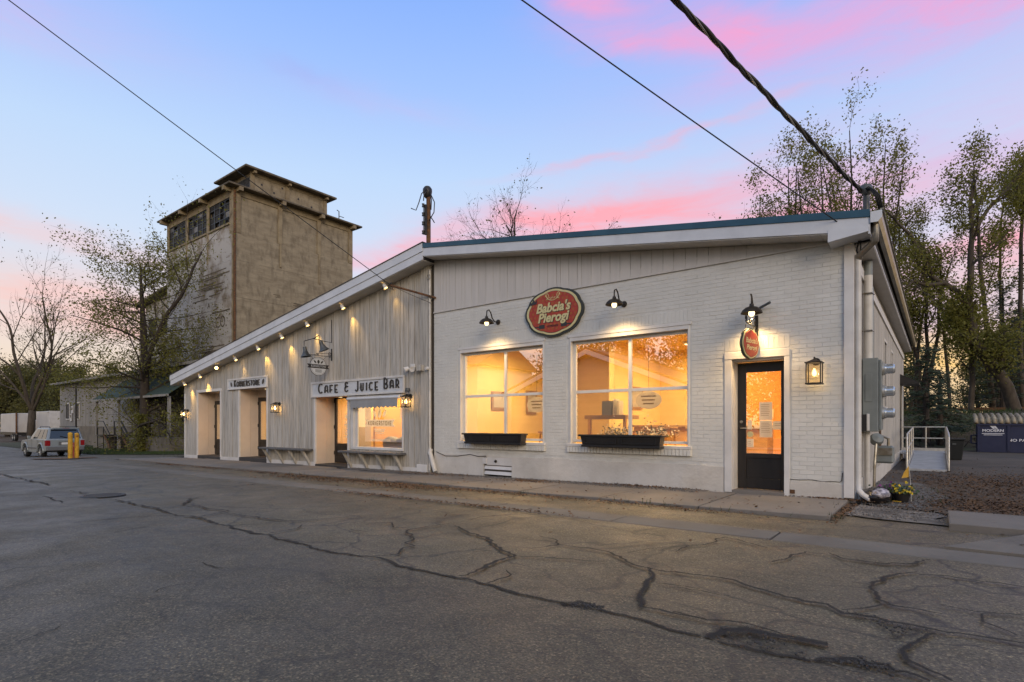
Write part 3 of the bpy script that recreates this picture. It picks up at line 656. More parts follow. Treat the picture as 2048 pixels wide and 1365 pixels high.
# boards in the gable above the brick
x = -9.80
while x < -1.02:
    w = random.choice((.20, .21, .215, .10)) if x < -1.5 else .2
    b_ = min(x+w, -1.0); zt0, zt1 = rakeR(x)-.325, rakeR(b_)-.325
    if min(zt0, zt1) > WZ+.02:
        MB().prism([(x+.004, FY-.006, WZ), (b_-.004, FY-.006, WZ), (b_-.004, FY-.006, zt1), (x+.004, FY-.006, zt0)], (0, .03, 0)).build('cladding_board', M['panel'], shop)
    x = b_
MB().prism([(-9.8, FY+.012, WZ-.03), (-1.0, FY+.012, WZ-.03), (-1.0, FY+.012, rakeR(-1)-.3), (-9.8, FY+.012, rakeR(-9.8)-.3)], (0, .1, 0)).build('gable_wall', M['plank_back'], shop)
MB().box(-9.8, FY-.028, WZ-.025, -1.15, FY-.004, WZ+.0).build('drip_strip', M['panel'], shop)
MB().box(-1.10, FY-.04, -.01, -.97, FY+.10, 3.86).build('corner_post', M['white_paint'], shop, bevel=.004)
MB().box(-1.099, FY+.102, -.2, -.972, FY+.30, 3.86).build('corner_return', M['white_paint'], shop)
# roof
YB = 24.9; YFR = 9.17
def roofbox(xa, xb, f, dz0, dz1, y0, y1): return MB().prism([(xa, y0, f(xa)+dz0), (xb, y0, f(xb)+dz0), (xb, y0, f(xb)+dz1), (xa, y0, f(xa)+dz1)], (0, y1-y0, 0))
roof = roofbox(RX, -.74, rakeR, -.30, -.02, YFR+.03, YB).build('roof', M['roof_dark'], shop)
roofbox(RX+.002, -.745, rakeR, -.105, .0, YFR-.004, YFR+.2).build('metal_edge', M['blue_metal'], roof)
roofbox(RX+.002, -.76, rakeR, -.30, -.108, YFR+.012, YFR+.028).build('fascia', M['fascia'], roof)
x = RX+.02
while x < -1.3:
    b_ = min(x+.145, -1.25); roofbox(x+.002, b_-.002, rakeR, -.318, -.302, YFR+.03, FY+.03).build('soffit_board', M['soffit'], shop); x += .145
MB().prism([(-1.26, YFR+.005, 3.93), (-.76, YFR+.005, 3.86), (-.76, YFR+.005, 3.80), (-1.26, YFR+.005, 3.74)], (0, .40, 0)).build('eave_return', M['fascia'], shop)
es = MB().box(-.968, FY+.02, 3.745, -.75, YB, 3.765); es.build('eave_soffit', M['soffit'], shop)
for i in range(60): 
    pass
MB().box(-.765, YFR+.02, 3.765, -.742, YB, 4.0).build('eave_fascia', M['fascia'], shop)
g_ = MB()   # half-round trough with thickness
prof = [(-.740, 4.075), (-.738, 3.95), (-.70, 3.905), (-.645, 3.915), (-.612, 3.97), (-.608, 4.07), (-.585, 4.075), (-.585, 4.085), (-.622, 4.085), (-.628, 3.975), (-.65, 3.93), (-.70, 3.922), (-.722, 3.955), (-.724, 4.075)]
g_.prism([(a, YFR+.0, b) for a, b in prof], (0, YB-YFR, 0)); gut_ = g_.build('gutter', M['brass_gutter'], shop)
MB().prism([(-.738, YFR-.006, 4.06), (-.60, YFR-.006, 4.06), (-.60, YFR-.006, 3.97), (-.65, YFR-.006, 3.905), (-.738, YFR-.006, 3.91)], (0, .006, 0)).build('gutter_end', M['fascia'], gut_)
MB().tube([(-.69, 9.32, 3.93), (-.69, 9.33, 3.80), (-.70, 9.38, 3.70), (-.80, 9.47, 3.64), (-.90, 9.56, 3.58), (-.915, 9.60, 3.54)], .045, 12).build('downpipe_bend', M['galv'], shop, smooth=50)
MB().tube([(-.925, 9.60, 3.60), (-.925, 9.60, 1.2), (-.925, 9.60, .22), (-.92, 9.58, .12), (-.86, 9.54, .05), (-.76, 9.48, .0)], .042, 12).build('downpipe', M['white_pipe'], shop, smooth=50)
# side wall: boards, windows, door
SO = [(15.2, 15.9, 1.5, 3.0), (17.6, 18.2, 1.5, 3.0), (22.3, 23.2, .2, 2.3)]
MB().box(-1.06, FY+.30, -.3, -.985, 24.5, 3.76).build('side_wall', M['plank_back'], shop)
y = FY+.30
while y < 24.4:
    w = random.choice((.24, .28, .20)); yb = min(y+w, 24.5)
    segs = [(-.02, 3.745)]
    for o in SO:
        if o[0] < yb and o[1] > y:
            q = []
            for s0, s1 in segs: q += [t for t in ((s0, min(s1, o[2])), (max(s0, o[3]), s1)) if t[1]-t[0] > .05]
            segs = q
    for s0, s1 in segs: MB().box(-.984, y+.004, s0, -.966+random.uniform(0, .004), yb-.004, s1).build('side_board', M['plank'], shop)
    y = yb
MB().box(-1.0, FY+.31, -.25, -.955, 24.5, .22).build('side_plinth', M['parge'], shop)
MB().box(-.965, FY+.3, 3.42, -.935, 24.4, 3.58).build('side_frieze', M['white_paint'], shop)
for o in SO[:2]:
    wdw = MB().box(-.975, o[0]-.06, o[2]-.06, -.945, o[0], o[3]+.06).box(-.975, o[1], o[2]-.06, -.945, o[1]+.06, o[3]+.06).box(-.975, o[0], o[3], -.945, o[1], o[3]+.06).box(-.985, o[0], o[2]-.06, -.93, o[1], o[2]).build('side_window', M['white_paint'], shop)
    MB().box(-.984, o[0], o[2], -.978, o[1], o[3]).build('pane', M['dark_pane'], wdw)
o = SO[2]; sdr = MB().box(-.984, o[0], o[2], -.97, o[1], o[3]).build('side_door', M['black_door'], shop)
MB().lathe([(0, .05), (.03, .045), (.03, .02), (.012, .0)], 10, (-.97, o[0]+.1, 1.25), (1, 0, 0)).build('door_knob', M['galv'], sdr)
MB().prism([(-.965, o[0]-.15, 2.75), (-.45, o[0]-.15, 2.45), (-.45, o[0]-.15, 2.40), (-.965, o[0]-.15, 2.42)], (0, 1.2, 0)).build('door_hood', M['black'], shop)
MB().box(-9.9, 24.5, -.3, -.97, 24.75, 5.1).build('rear_wall', M['plank'], shop)
MB().box(-9.80, FY+.27, -.2, -9.68, 24.5, 5.0).build('party_wall', M['room_yellow'], shop)

# windows of the shop
def shop_window(x0, x1, z0, z1, mull, trans):
    f = MB(); t = .052; y0, y1 = FY+.085, FY+.145
    f.box(x0+.035, y0, z0+.03, x0+.095, y1, z1-.035); f.box(x1-.075, y0, z0+.03, x1-.03, y1, z1-.035); f.box(x0+.095, y0, z1-.095, x1-.075, y1, z1-.035); f.box(x0+.095, y0, z0+.03, x1-.075, y1, z0+.08)
    f.box(mull-.033, y0+.004, z0+.08, mull+.033, y1-.004, z1-.095)
    f.box(x0+.095, y0+.008, trans-.03, mull-.033, y1-.008, trans+.03); f.box(mull+.033, y0+.008, trans-.03, x1-.075, y1-.008, trans+.03)
    w = f.build('window', M['white_paint'], shop, bevel=.003)
    for a, b in ((x0+.095, mull-.033), (mull+.033, x1-.075)):
        for c, d in ((z0+.08, trans-.03), (trans+.03, z1-.095)): MB().box(a, FY+.108, c, b, FY+.116, d).build('pane', M['pane'], w)
    s_ = MB(); s_.box(x0, FY-.015, z0, x0+.035, FY+.2, z1+.04); s_.box(x1-.03, FY-.015, z0, x1, FY+.2, z1+.04); s_.box(x0+.035, FY-.015, z1-.035, x1-.03, FY+.2, z1+.04)
    s_.build('surround', M['white_paint'], w, bevel=.003)
    MB().box(x0-.035, FY-.026, z1+.04, x1+.035, FY-.002, z1+.10).build('head_trim', M['white_paint'], w, bevel=.003)
    MB().box(x0-.04, FY-.055, z0-.055, x1+.04, FY+.2, z0).build('sill', M['white_paint'], w, bevel=.005)
    MB().box(x0, FY-.03, z0-.17, x1, FY-.001, z0-.06).build('sill_bed', M['brick_joint'], w)
    n = int((x1-x0+.08)/.068); wd = (x1-x0+.08)/n
    for i in range(n):
        o = bpy.data.objects.new('sill_brick', ub); COL.objects.link(o); o.parent = w
        o.location = Vector((x0-.04+wd*(i+.5), FY-.03+random.uniform(-.002, .002), z0-.115))-shop.location; o.scale = (wd-.007, .06, .112)
    return w
shop_window(-8.94, -6.53, .70, 2.80, -7.64, 1.745); shop_window(-5.90, -3.44, .70, 2.80, -4.62, 1.742)
# entrance
DR = .32
MB().box(-2.84, FY-.02, -.05, -2.72, FY+.04, 2.17).build('door_casing', M['white_paint'], shop, bevel=.004)
MB().box(-1.92, FY-.02, -.05, -1.84, FY+.04, 2.17).build('door_casing', M['white_paint'], shop, bevel=.004)
MB().box(-2.84, FY-.025, 2.172, -1.84, FY+.04, 2.29).build('door_head', M['white_paint'], shop, bevel=.004)
MB().box(-2.80, FY+.042, -.2, -2.71, FY+DR+.1, 2.2).box(-1.915, FY+.042, -.2, -1.86, FY+DR+.1, 2.2).box(-2.71, FY+.042, 2.14, -1.915, FY+DR+.1, 2.21).build('door_reveal', M['white_paint'], shop)
MB().box(-2.71, FY-.03, -.2, -1.915, FY+DR+.1, -.005).build('threshold', M['slab'], shop)
d_ = MB(); y0, y1 = FY+DR-.045, FY+DR; zb, zt = 0.0, 2.13; xl, xr = -2.705, -1.92
d_.box(xl, y0, zb, xl+.135, y1, zt).box(xr-.105, y0, zb, xr, y1, zt).box(xl+.135, y0, zt-.165, xr-.105, y1, zt).box(xl+.135, y0, zb+.52, xr-.105, y1, zb+.60).box(xl+.135, y0, zb, xr-.105, y1, zb+.18)
dr = d_.build('entrance_door', M['black_door'], shop, bevel=.004)
MB().box(xl+.135, y0+.018, .18, xr-.105, y1-.01, .52).build('kick_panel', M['black_door'], dr, bevel=.004)
MB().box(xl+.135, FY+DR-.028, .60, xr-.105, FY+DR-.02, zt-.165).build('pane', M['pane'], dr)
MB().tube([(xl+.06, y0-.005, 1.02), (xl+.06, y0-.05, 1.02), (xl+.17, y0-.055, 1.02)], .012, 8).build('handle', M['galv'], dr, smooth=True)
MB().lathe([(0, .015), (.025, .012), (.025, 0)], 12, (xl+.06, y0, 1.13), (0, -1, 0)).build('lock', M['galv'], dr)
# louvred vent
v = MB(); x0, x1 = -8.19, -7.38
MB().box(x0, FY+.02, -.06, x1, FY+.12, .34).build('vent_box', M['plank_back'], shop)
MB().box(x0+.09, FY-.012, .17, x1, FY+.03, .345).build('vent_board', M['white_paint'], shop, bevel=.004); MB().box(x0-.02, FY-.03, .19, x0+.09, FY+.03, .33).build('outlet_box', M['white_paint'], shop, bevel=.004)
MB().lathe([(0, .035), (.02, .03), (.035, .012), (.035, 0)], 10, (-7.83, FY-.012, .26), (0, -1, 0)).build('tap', M['bronze'], shop)
for zz in (.155, .035): MB().prism([(x0+.02, FY-.02, zz-.075), (x0+.02, FY+.01, zz-.085), (x0+.02, FY+.05, zz), (x0+.02, FY+.03, zz+.015)], (x1-x0-.03, 0, 0)).build('louvre', M['white_paint'], shop)
MB().tube([(-9.70, FY-.02, .42), (-9.4, FY-.022, .33), (-9.0, FY-.022, .34), (-8.6, FY-.022, .39), (-8.35, FY-.022, .355), (-8.1, FY-.03, .37)], .008, 6).build('wall_cable', M['cable'], shop)
MB().tube([(-9.86, FY-.06, .48), (-9.85, FY-.09, .40), (-9.62, FY-.14, -.06)], .055, 12).build('spout', M['white_pipe'], shop, smooth=50)
# inside the shop
MB().box(-9.68, FY+.26, -.12, -1.1, 15.6, -.02).build('room_floor', M['room_floor'], shop); MB().box(-9.68, FY+.26, 3.2, -1.1, 15.6, 3.3).build('room_ceiling', M['room_yellow'], shop)
MB().box(-9.68, 15.5, -.02, -5.2, 15.6, 3.2).build('room_back_wall', M['room_yellow'], shop); MB().box(-5.2, 15.5, -.02, -1.1, 15.6, 3.2).build('room_accent_wall', M['room_orange'], shop)
MB().box(-1.2, FY+.45, -.02, -1.1, 15.5, 3.2).build('room_side_wall', M['room_yellow'], shop); MB().box(-6.6, 12.6, -.02, -6.45, 15.5, 3.2).build('room_partition', M['room_yellow'], shop)
MB().box(-9.66, FY+.27, 2.83, -2.9, FY+.3, 3.19).box(-9.66, FY+.27, 0, -2.9, FY+.3, .66).box(-6.5, FY+.27, .66, -5.95, FY+.3, 2.83).box(-3.4, FY+.27, .66, -2.9, FY+.3, 2.83).build('room_front_wall', M['room_yellow'], shop)

# ================================================================== CAFE HALF (vertical whitewashed boards)
cafe = thing('cafe_building', (-17, FY, -.2), 'low sloping cafe clad in whitewashed vertical boards, with recessed doors', 'cafe building')
CO = [(-22.85, -20.98, -.3, 2.33), (-19.55, -17.68, -.3, 2.33), (-14.86, -13.25, -.3, 1.92), (-13.12, -10.90, .40, 1.88)]
SG = [(-15.02, -10.82, 1.88, 2.35), (-20.34, -17.56, 2.32, 2.70)]
x = -24.08
edges = sorted([-24.08, -9.9]+[q for o in CO for q in o[:2]])
while x < -9.92:
    w = random.choice((.16, .19, .22, .24, .27)); nb = min(x+w, -9.90)
    for e in edges:
        if x+.02 < e < nb+.06: nb = e; break
    ztop = lambda xx: rakeL(xx)-.405
    segs = [(gz(x)+.10, None)]; mx = (x+nb)/2
    for o in CO:
        if o[0] < mx < o[1]:
            q = []
            for s0, s1 in segs:
                if s0 < o[2]: q.append((s0, o[2]))
                q.append((o[3], s1))
            segs = q
    for s0, s1 in segs:
        y0 = FY-.004-random.uniform(0, .016); a, b = x+.011, nb-.011
        if s1 is None:
            if min(ztop(a), ztop(b))-s0 > .03: MB().prism([(a, y0, s0), (b, y0, s0), (b, y0, ztop(b)), (a, y0, ztop(a))], (0, .03, 0)).build('plank', M['plank'], cafe)
        elif s1-s0 > .03: MB().box(a, y0, s0, b, y0+.03, s1).build('plank', M['plank'], cafe)
    x = nb
bw = MB()
for a, b, c, d in cells(-24.08, -9.82, -.45, 2.6, CO): bw.box(a, FY+.03, c, b, FY+.12, d)
bw.prism([(-24.08, FY+.03, 2.6), (-9.82, FY+.03, 2.6), (-9.82, FY+.03, rakeL(-9.82)-.41), (-24.08, FY+.03, rakeL(-24.08)-.41)], (0, .09, 0))
bw.build('wall', M['plank_back'], cafe)
for a, b in ((-24.08, -22.85), (-20.98, -19.55), (-17.68, -14.86), (-13.25, -9.92)):
    MB().prism([(a, FY-.03, gz(a)+.0), (b, FY-.03, gz(b)+.0), (b, FY-.03, gz(b)+.13), (a, FY-.03, gz(a)+.13)], (0, .06, 0)).build('base_board', M['white_paint'], cafe)
for xx in (-24.08, -22.95, -21.0, -19.62, -17.70, -14.94, -13.27): MB().box(xx, FY-.032, gz(xx)+.12, xx+.09, FY+.02, CO[0][3] if xx < -17 else 1.9).build('trim_board', M['white_paint'], cafe, bevel=.003)
MB().box(-22.98, FY-.034, 2.33, -20.88, FY+.02, 2.43).build('lintel_board', M['white_paint'], cafe, bevel=.003)
MB().box(-10.2, FY-.06, -.1, -9.96, FY+.05, 5.02).build('corner_board', M['plank'], cafe); MB().box(-10.35, FY-.075, -.12, -9.98, FY+.0, .09).build('corner_block', M['white_paint'], cafe, bevel=.004)
MB().tube([(-9.90, FY-.05, -.05), (-9.90, FY-.05, 4.9)], .032, 8).build('conduit', M['white_pipe'], cafe, smooth=50)
MB().lathe([(.05, -.012), (.07, 0), (.05, .012)], 16, (-9.9, FY-.09, 4.72), (0, -1, 0)).build('cable_ring', M['plank'], cafe)
MB().box(-24.15, FY, -.5, -24.08, 24.5, 2.68).build('end_wall', M['plank'], cafe); MB().box(-24.1, 24.4, -.5, -9.9, 24.5, 4).build('rear_wall', M['plank'], cafe)
rl = roofbox(-24.48, RX, rakeL, -.36, -.02, YFR+.03, YB).build('roof', M['roof_dark'], cafe)
roofbox(-24.49, RX-.002, rakeL, -.19, .01, YFR-.012, YFR+.02).build('fascia', M['fascia'], rl); roofbox(-24.46, RX-.002, rakeL, -.385, -.196, YFR+.006, YFR+.03).build('fascia', M['fascia'], rl)
roofbox(-24.5, RX+.03, rakeL, .012, .03, YFR-.03, YFR+.3).build('drip_edge', M['roof_dark'], rl)
roofbox(-24.46, RX-.002, rakeL, -.40, -.386, YFR+.03, FY+.06).build('soffit', M['soffit'], cafe)
# recesses with doors
def recess(x0, x1, zt, zf, dx0, dx1, dep):
    yb = FY+dep; s_ = MB(); m_ = (FY+yb)/2+.05
    MB().box(x0-.06, FY-.003, zf-.2, x0+.006, m_, zt).build('recess_panel', M['cream'], cafe, bevel=.004); MB().box(x0-.05, m_+.006, zf-.2, x0+.002, yb+.1, zt).build('recess_panel', M['cream'], cafe, bevel=.004)
    MB().box(x1, FY+.021, zf-.2, x1+.06, yb+.1, zt).build('recess_panel', M['cream'], cafe)
    MB().box(x0, FY+.02, zt, x1, yb+.1, zt+.06).build('recess_ceiling', M['cream'], cafe); MB().box(x0, FY-.04, zf-.3, x1, yb+.1, zf).build('step', M['asphalt_dark'], cafe, bevel=.008)
    b = MB()
    for q in cells(x0, x1, zf, zt, [(dx0, dx1, zf-.1, zf+2.13)]): b.box(q[0], yb, q[2], q[1], yb+.1, q[3])
    b.build('recess_back', M['cream'], cafe)
    e = MB(); t = .09; z0, z1 = zf+.01, zf+2.12; a, c = dx0+.01, dx1-.01
    e.box(a, yb-.03, z0, a+t, yb+.03, z1).box(c-t, yb-.03, z0, c, yb+.03, z1).box(a+t, yb-.03, z1-.14, c-t, yb+.03, z1).box(a+t, yb-.03, z0+.5, c-t, yb+.03, z0+.6).box(a+t, yb-.03, z0, c-t, yb+.03, z0+.18)
    dd = e.build('door', M['black_door'], cafe, bevel=.004)
    MB().box(a+t, yb-.012, z0+.18, c-t, yb+.015, z0+.5).build('kick_panel', M['black_door'], dd); MB().box(a+t, yb-.004, z0+.6, c-t, yb+.004, z1-.14).build('pane', M['pane'], dd)
    MB().tube([(c-.06, yb-.03, z0+1.0), (c-.06, yb-.075, z0+1.0), (c-.16, yb-.08, z0+1.0)], .012, 8).build('handle', M['galv'], dd)
    for zz in (.25, 1.05, 1.85): MB().box(a-.012, yb-.045, z0+zz, a+.012, yb-.031, z0+zz+.11).build('hinge', M['iron'], dd)
    return dd
DD = [recess(-22.85, -20.98, 2.33, -.10, -22.82, -21.75, .62), recess(-19.55, -17.68, 2.33, -.06, -19.50, -18.45, .66), recess(-14.86, -13.25, 1.92, -.10, -14.82, -13.80, .64)]
# picture window with valance
x0, x1, z0, z1 = CO[3]; f = MB()
f.box(x0, FY-.035, z0, x0+.13, FY+.08, z1).box(x1-.05, FY-.035, z0, x1, FY+.08, z1).box(x0+.13, FY-.035, z1-.05, x1-.05, FY+.08, z1).box(x0+.13, FY-.035, z0, x1-.05, FY+.08, z0+.07)
f.box(x0+.13, FY+.02, z0+.07, x0+.26, FY+.07, z1-.05)
pw = f.build('picture_window', M['white_paint'], cafe, bevel=.004)
MB().box(x0+.26, FY+.04, z0+.07, x1-.05, FY+.048, z1-.05).build('pane', M['pane'], pw)
MB().box(x0-.08, FY-.05, -.02+1.83, x1+.0, FY-.036, 1.875).build('awning_rail', M['alu'], cafe)
MB().tube([(x0-.02, FY-.11, 1.80), (x1-.06, FY-.11, 1.80)], .045, 10).build('awning_roller', M['fascia'], cafe, smooth=50)
vl = MB(); n = 40; xa, xb = x0+.14, x1-.10
for i in range(n):
    a = xa+(xb-xa)*i/n; b = xa+(xb-xa)*(i+1)/n; sc = lambda q: .045*abs(math.sin(q*math.pi/.17))
    vl.add([(a, FY-.125, 1.80), (b, FY-.125, 1.80), (b, FY-.15, 1.575-sc(b-xa)), (a, FY-.15, 1.575-sc(a-xa))], [(0, 3, 2, 1)])
vl.build('valance', M['canvas'], cafe)
for xx in (x0+.06, x1-.04): MB().tube([(xx, FY-.05, 1.78), (xx-.02 if xx < -12 else xx+.03, FY-.10, 1.25)], .010, 6).build('awning_arm', M['alu'], cafe)
# drop shelves under the boards
def drop_shelf(x0, x1, zt, label):
    t = thing('wall_shelf', ((x0+x1)/2, FY, zt), label, 'shelf', 'fold-down counter shelves on the cafe front')
    MB().box(x0, FY-.36, zt-.05, x1, FY-.036, zt).build('shelf_top', M['shelf'], t, bevel=.006)
    n = 4
    for i in range(n):
        xx = x0+.18+(x1-x0-.36)*i/(n-1)
        MB().prism([(xx-.035, FY-.32, zt-.052), (xx-.035, FY-.24, zt-.052), (xx-.035, FY-.034, zt-.40), (xx-.035, FY-.034, zt-.52)], (.07, 0, 0)).build('bracket', M['plank'], t)
drop_shelf(-17.60, -14.97, .35, 'grey wooden counter shelf on angled brackets on the blank boarded wall'); drop_shelf(-13.26, -10.78, .36, 'grey wooden counter shelf on angled brackets beneath the picture window')
# cafe room
MB().box(-24.0, 10.4, -.2, -9.84, 15, -.12).build('room_floor', M['room_floor'], cafe); MB().box(-24.0, 14.9, -.1, -9.84, 15, 2.8).build('room_back_wall', M['room_orange'], cafe); MB().box(-24.0, FY+.121, 2.45, -9.84, 15, 2.55).build('room_ceiling', M['room_yellow'], cafe)
MB().box(-15.2, 10.4, -.1, -15.1, 15, 2.5).build('room_partition', M['room_yellow'], cafe); MB().box(-13.2, 10.4, -.1, -13.12, 13.5, 2.5).build('room_partition', M['room_amber'], cafe); MB().box(-9.84, 9.9, -.1, -9.81, 15, 2.5).build('room_side_wall', M['room_yellow'], cafe)
MB().box(-20.4, 10.4, -.1, -20.3, 15, 2.5).build('room_partition', M['room_yellow'], cafe)
# ================================================================== LIGHTS INSIDE
WARM = (1, .66, .27); WARM2 = (1, .68, .32)
def ceiling_lamp(x, y, z, label, e, size=(1.2, .3)):
    t = thing('ceiling_lamp', (x, y, z), label, 'ceiling lamp', 'lit ceiling lamps inside')
    MB().box(x-size[0]/2, y-size[1]/2, z-.06, x+size[0]/2, y+size[1]/2, z).build('housing', M['white_paint'], t)
    MB().box(x-size[0]/2+.03, y-size[1]/2+.03, z-.075, x+size[0]/2-.03, y+size[1]/2-.03, z-.061).build('diffuser', M['downlight'], t)
    lamp('AREA', (x, y, z-.09), e, WARM, t, size)
ceiling_lamp(-7.9, 11.6, 3.19, 'lit ceiling lamp behind the left shop window', 264, (1.6, 1.2)); ceiling_lamp(-4.2, 11.6, 3.19, 'lit ceiling lamp behind the right shop window', 284, (1.6, 1.2)); ceiling_lamp(-2.2, 12.6, 3.19, 'lit ceiling lamp behind the shop entrance door', 172, (1, 1))
ceiling_lamp(-4.6, 14.2, 3.19, 'lit ceiling lamp deep in the shop by the orange wall', 172, (1, 1))
ceiling_lamp(-11.9, 11.2, 2.44, 'lit ceiling lamp behind the cafe picture window', 193, (1.2, 1)); ceiling_lamp(-14.2, 12.0, 2.44, 'lit ceiling lamp behind the cafe door beside the picture window', 138, (.8, .8))
ceiling_lamp(-18.6, 12.2, 2.44, 'lit ceiling lamp behind the middle recessed door', 154, (.8, .8)); ceiling_lamp(-22, 12.2, 2.44, 'lit ceiling lamp behind the leftmost recessed door', 154, (.8, .8))
# recess downlights
for x, z, lb in ((-21.6, 2.33, 'small round downlight over the leftmost recessed door'), (-18.3, 2.33, 'small round downlight over the door beneath the long name board'), (-14.05, 1.92, 'small round downlight over the door beside the picture window')):
    t = thing('downlight', (x, FY+.3, z), lb, 'downlight', 'downlights in the recesses')
    MB().lathe([(.075, 0), (.075, -.02), (.055, -.022)], 16, (x, FY+.3, z)).build('ring', M['white_paint'], t, smooth=40); MB().lathe([(.055, -.021), (0, -.021)], 16, (x, FY+.3, z)).build('lens', M['downlight'], t)
    lamp('SPOT', (x+.15, FY+.45, z-.04), 22, (1, .60, .14), t, .03, (x+.15, FY+.75, z-2), 120, .8)
# furniture glimpsed through the glass
def stool(x, y, h, label):
    t = thing('bar_stool', (x, y, -.02), label, 'stool', 'wooden stools inside the shop')
    MB().lathe([(0, h), (.17, h), (.18, h-.02), (.17, h-.04), (0, h-.04)], 16, (x, y, -.02)).build('seat', M['wood'], t, smooth=40)
    for i in range(4):
        a = math.pi/4+i*math.pi/2; MB().tube([(x+.11*math.cos(a), y+.11*math.sin(a), h-.06), (x+.21*math.cos(a), y+.21*math.sin(a), -.02)], .018, 6).build('leg', M['wood'], t)
    MB().lathe([(.165, .25), (.175, .26), (.165, .27), (.165, .25)], 12, (x, y, 0)).build('foot_ring', M['wood'], t)
stool(-3.75, 10.7, 1.05, 'pale wooden stool behind the right pane of the right window'); stool(-4.35, 10.9, 1.05, 'pale wooden stool near the centre bar of the right window'); stool(-7.2, 10.6, .95, 'pale wooden stool behind the right panes of the left window')
t = thing('wall_counter', (-5.6, 10.4, 1.3), 'dark counter shelf with boxes at the left edge of the right window', 'counter')
MB().box(-5.95, 10.25, 1.20, -5.0, 10.9, 1.28).build('counter_top', M['dark_wood'], t)
for xx in (-5.9, -5.08): MB().box(xx, 10.3, -.02, xx+.06, 10.36, 1.2).build('leg', M['wood'], t)
for i, (xx, hh, ww, m_) in enumerate(((-5.62, .30, .22, 'grey_box'), (-5.36, .34, .05, 'paper'), (-5.27, .30, .05, 'paper'))): tag(MB().box(xx, 10.4, 1.281, xx+ww, 10.6, 1.281+hh).build('box', M[m_]), ['grey box standing on the dark counter inside', 'upright pale book next to the grey box inside', 'second upright book on the dark counter, right of the first'][i], 'box')
def flowers(x, y, z, label, w):
    t = thing('flower_pot', (x, y, z), label, 'flowers', 'pots of flowers on the window ledge')
    MB().lathe([(0, 0), (.09, 0), (.12, .14), (.10, .14)], 14, (x, y, z)).build('pot', M['wood'], t, smooth=40)
    b = MB(); c = MB()
    for _ in range(260):
        p = Vector((x+random.gauss(0, w), y+random.gauss(0, .08), z+.2+abs(random.gauss(0, .10)))); a = Vector((random.uniform(-1, 1), random.uniform(-1, 1), random.uniform(-1, 1))).normalized()*.024; q = a.orthogonal().normalized()*.018
        (b if random.random() < .5 else c).face([p-a, p-q, p+a, p+q])
    b.build('leaves', M['green_leaf'], t); c.build('petals', M['paper'], t)
MB().box(-5.9, FY+.301, .60, -3.45, FY+.62, .66).build('window_ledge', M['wood'], shop); MB().box(-8.9, FY+.301, .60, -6.56, FY+.62, .66).build('window_ledge', M['wood'], shop)
flowers(-5.1, 10.02, .66, 'white flowers in a pot left of the centre bar of the right window', .16); flowers(-4.25, 10.02, .66, 'white flowers in a pot behind the right window box', .20)
# shelves, frames and pendants further in
def shelf_unit(x, y, label, n=4, w=1.3):
    t = thing('shelf_unit', (x, y, -.02), label, 'shelf')
    for xx in (x, x+w): MB().box(xx, y, -.02, xx+.05, y+.35, 2.1).build('upright', M['dark_wood'], t)
    for k in range(n):
        z = .35+k*.5; MB().box(x+.05, y, z, x+w, y+.35, z+.04).build('board', M['dark_wood'], t); q = x+.08
        while q < x+w-.15:
            ww = random.uniform(.06, .14); hh = random.uniform(.12, .34); MB().box(q, y+.05, z+.041, q+ww, y+.25, z+.041+hh).build('jar', random.choice((M['paper'], M['dark_wood'], M['room_orange'], M['grey_box'], M['green_leaf'])), t); q += ww+.03
shelf_unit(-2.6, 14.9, 'dark shelf unit with jars deep behind the entrance door', 4, 1.2); shelf_unit(-13.1, 14.3, 'dark shelf unit with jars behind the cafe picture window', 4, 1.4)
for i, (x, y, z, w, h, lb) in enumerate(((-9.66, 11.6, 1.5, .7, .5, 'framed print on the side wall behind the left window'), (-6.44, 13.4, 1.5, .8, .6, 'framed print on the partition behind the right window'), (-9.66, 13.2, 1.4, .5, .7, 'tall framed print on the side wall deep behind the left window'), (-6.44, 14.5, 1.6, .5, .4, 'small framed print on the far end of the partition'))):
    t = thing('framed_print', (x, y, z), lb, 'picture'); MB().box(x, y, z, x+.03, y+w, z+h).build('frame', M['dark_wood'], t); MB().box(x+.031, y+.06, z+.06, x+.035, y+w-.06, z+h-.06).build('print', M['paper'], t)
t = thing('serving_counter', (-4.6, 13.4, -.02), 'long wooden serving counter behind the right window', 'counter'); MB().box(-6.2, 13.2, -.02, -3.0, 13.8, 1.02).build('base', M['wood'], t); MB().box(-6.3, 13.1, 1.021, -2.95, 13.85, 1.07).build('counter_top', M['dark_wood'], t)
# oval board hung inside each shop window, seen from the back
for (x, z, lb) in ((-6.95, 1.52, 'pale oval board hanging in the left window'), (-4.35, 1.55, 'pale oval board with dark lettering hanging in the right window')):
    t = thing('oval_board', (x, FY+.34, z), lb, 'hanging board')
    MB().prism([(x+.26*math.cos(a*.2618), FY+.32, z+.17*math.sin(a*.2618)) for a in range(24)], (0, .02, 0)).build('board', M['paper'], t)
    MB().tube([(x, FY+.33, z+.17), (x, FY+.33, 2.6)], .004, 4).build('cord', M['iron'], t)
    for k in range(3): MB().box(x-.15+.02*k, FY+.314, z+.06-.07*k, x+.15-.02*k, FY+.319, z+.085-.07*k).build('scribble', M['decal_ink'], t)

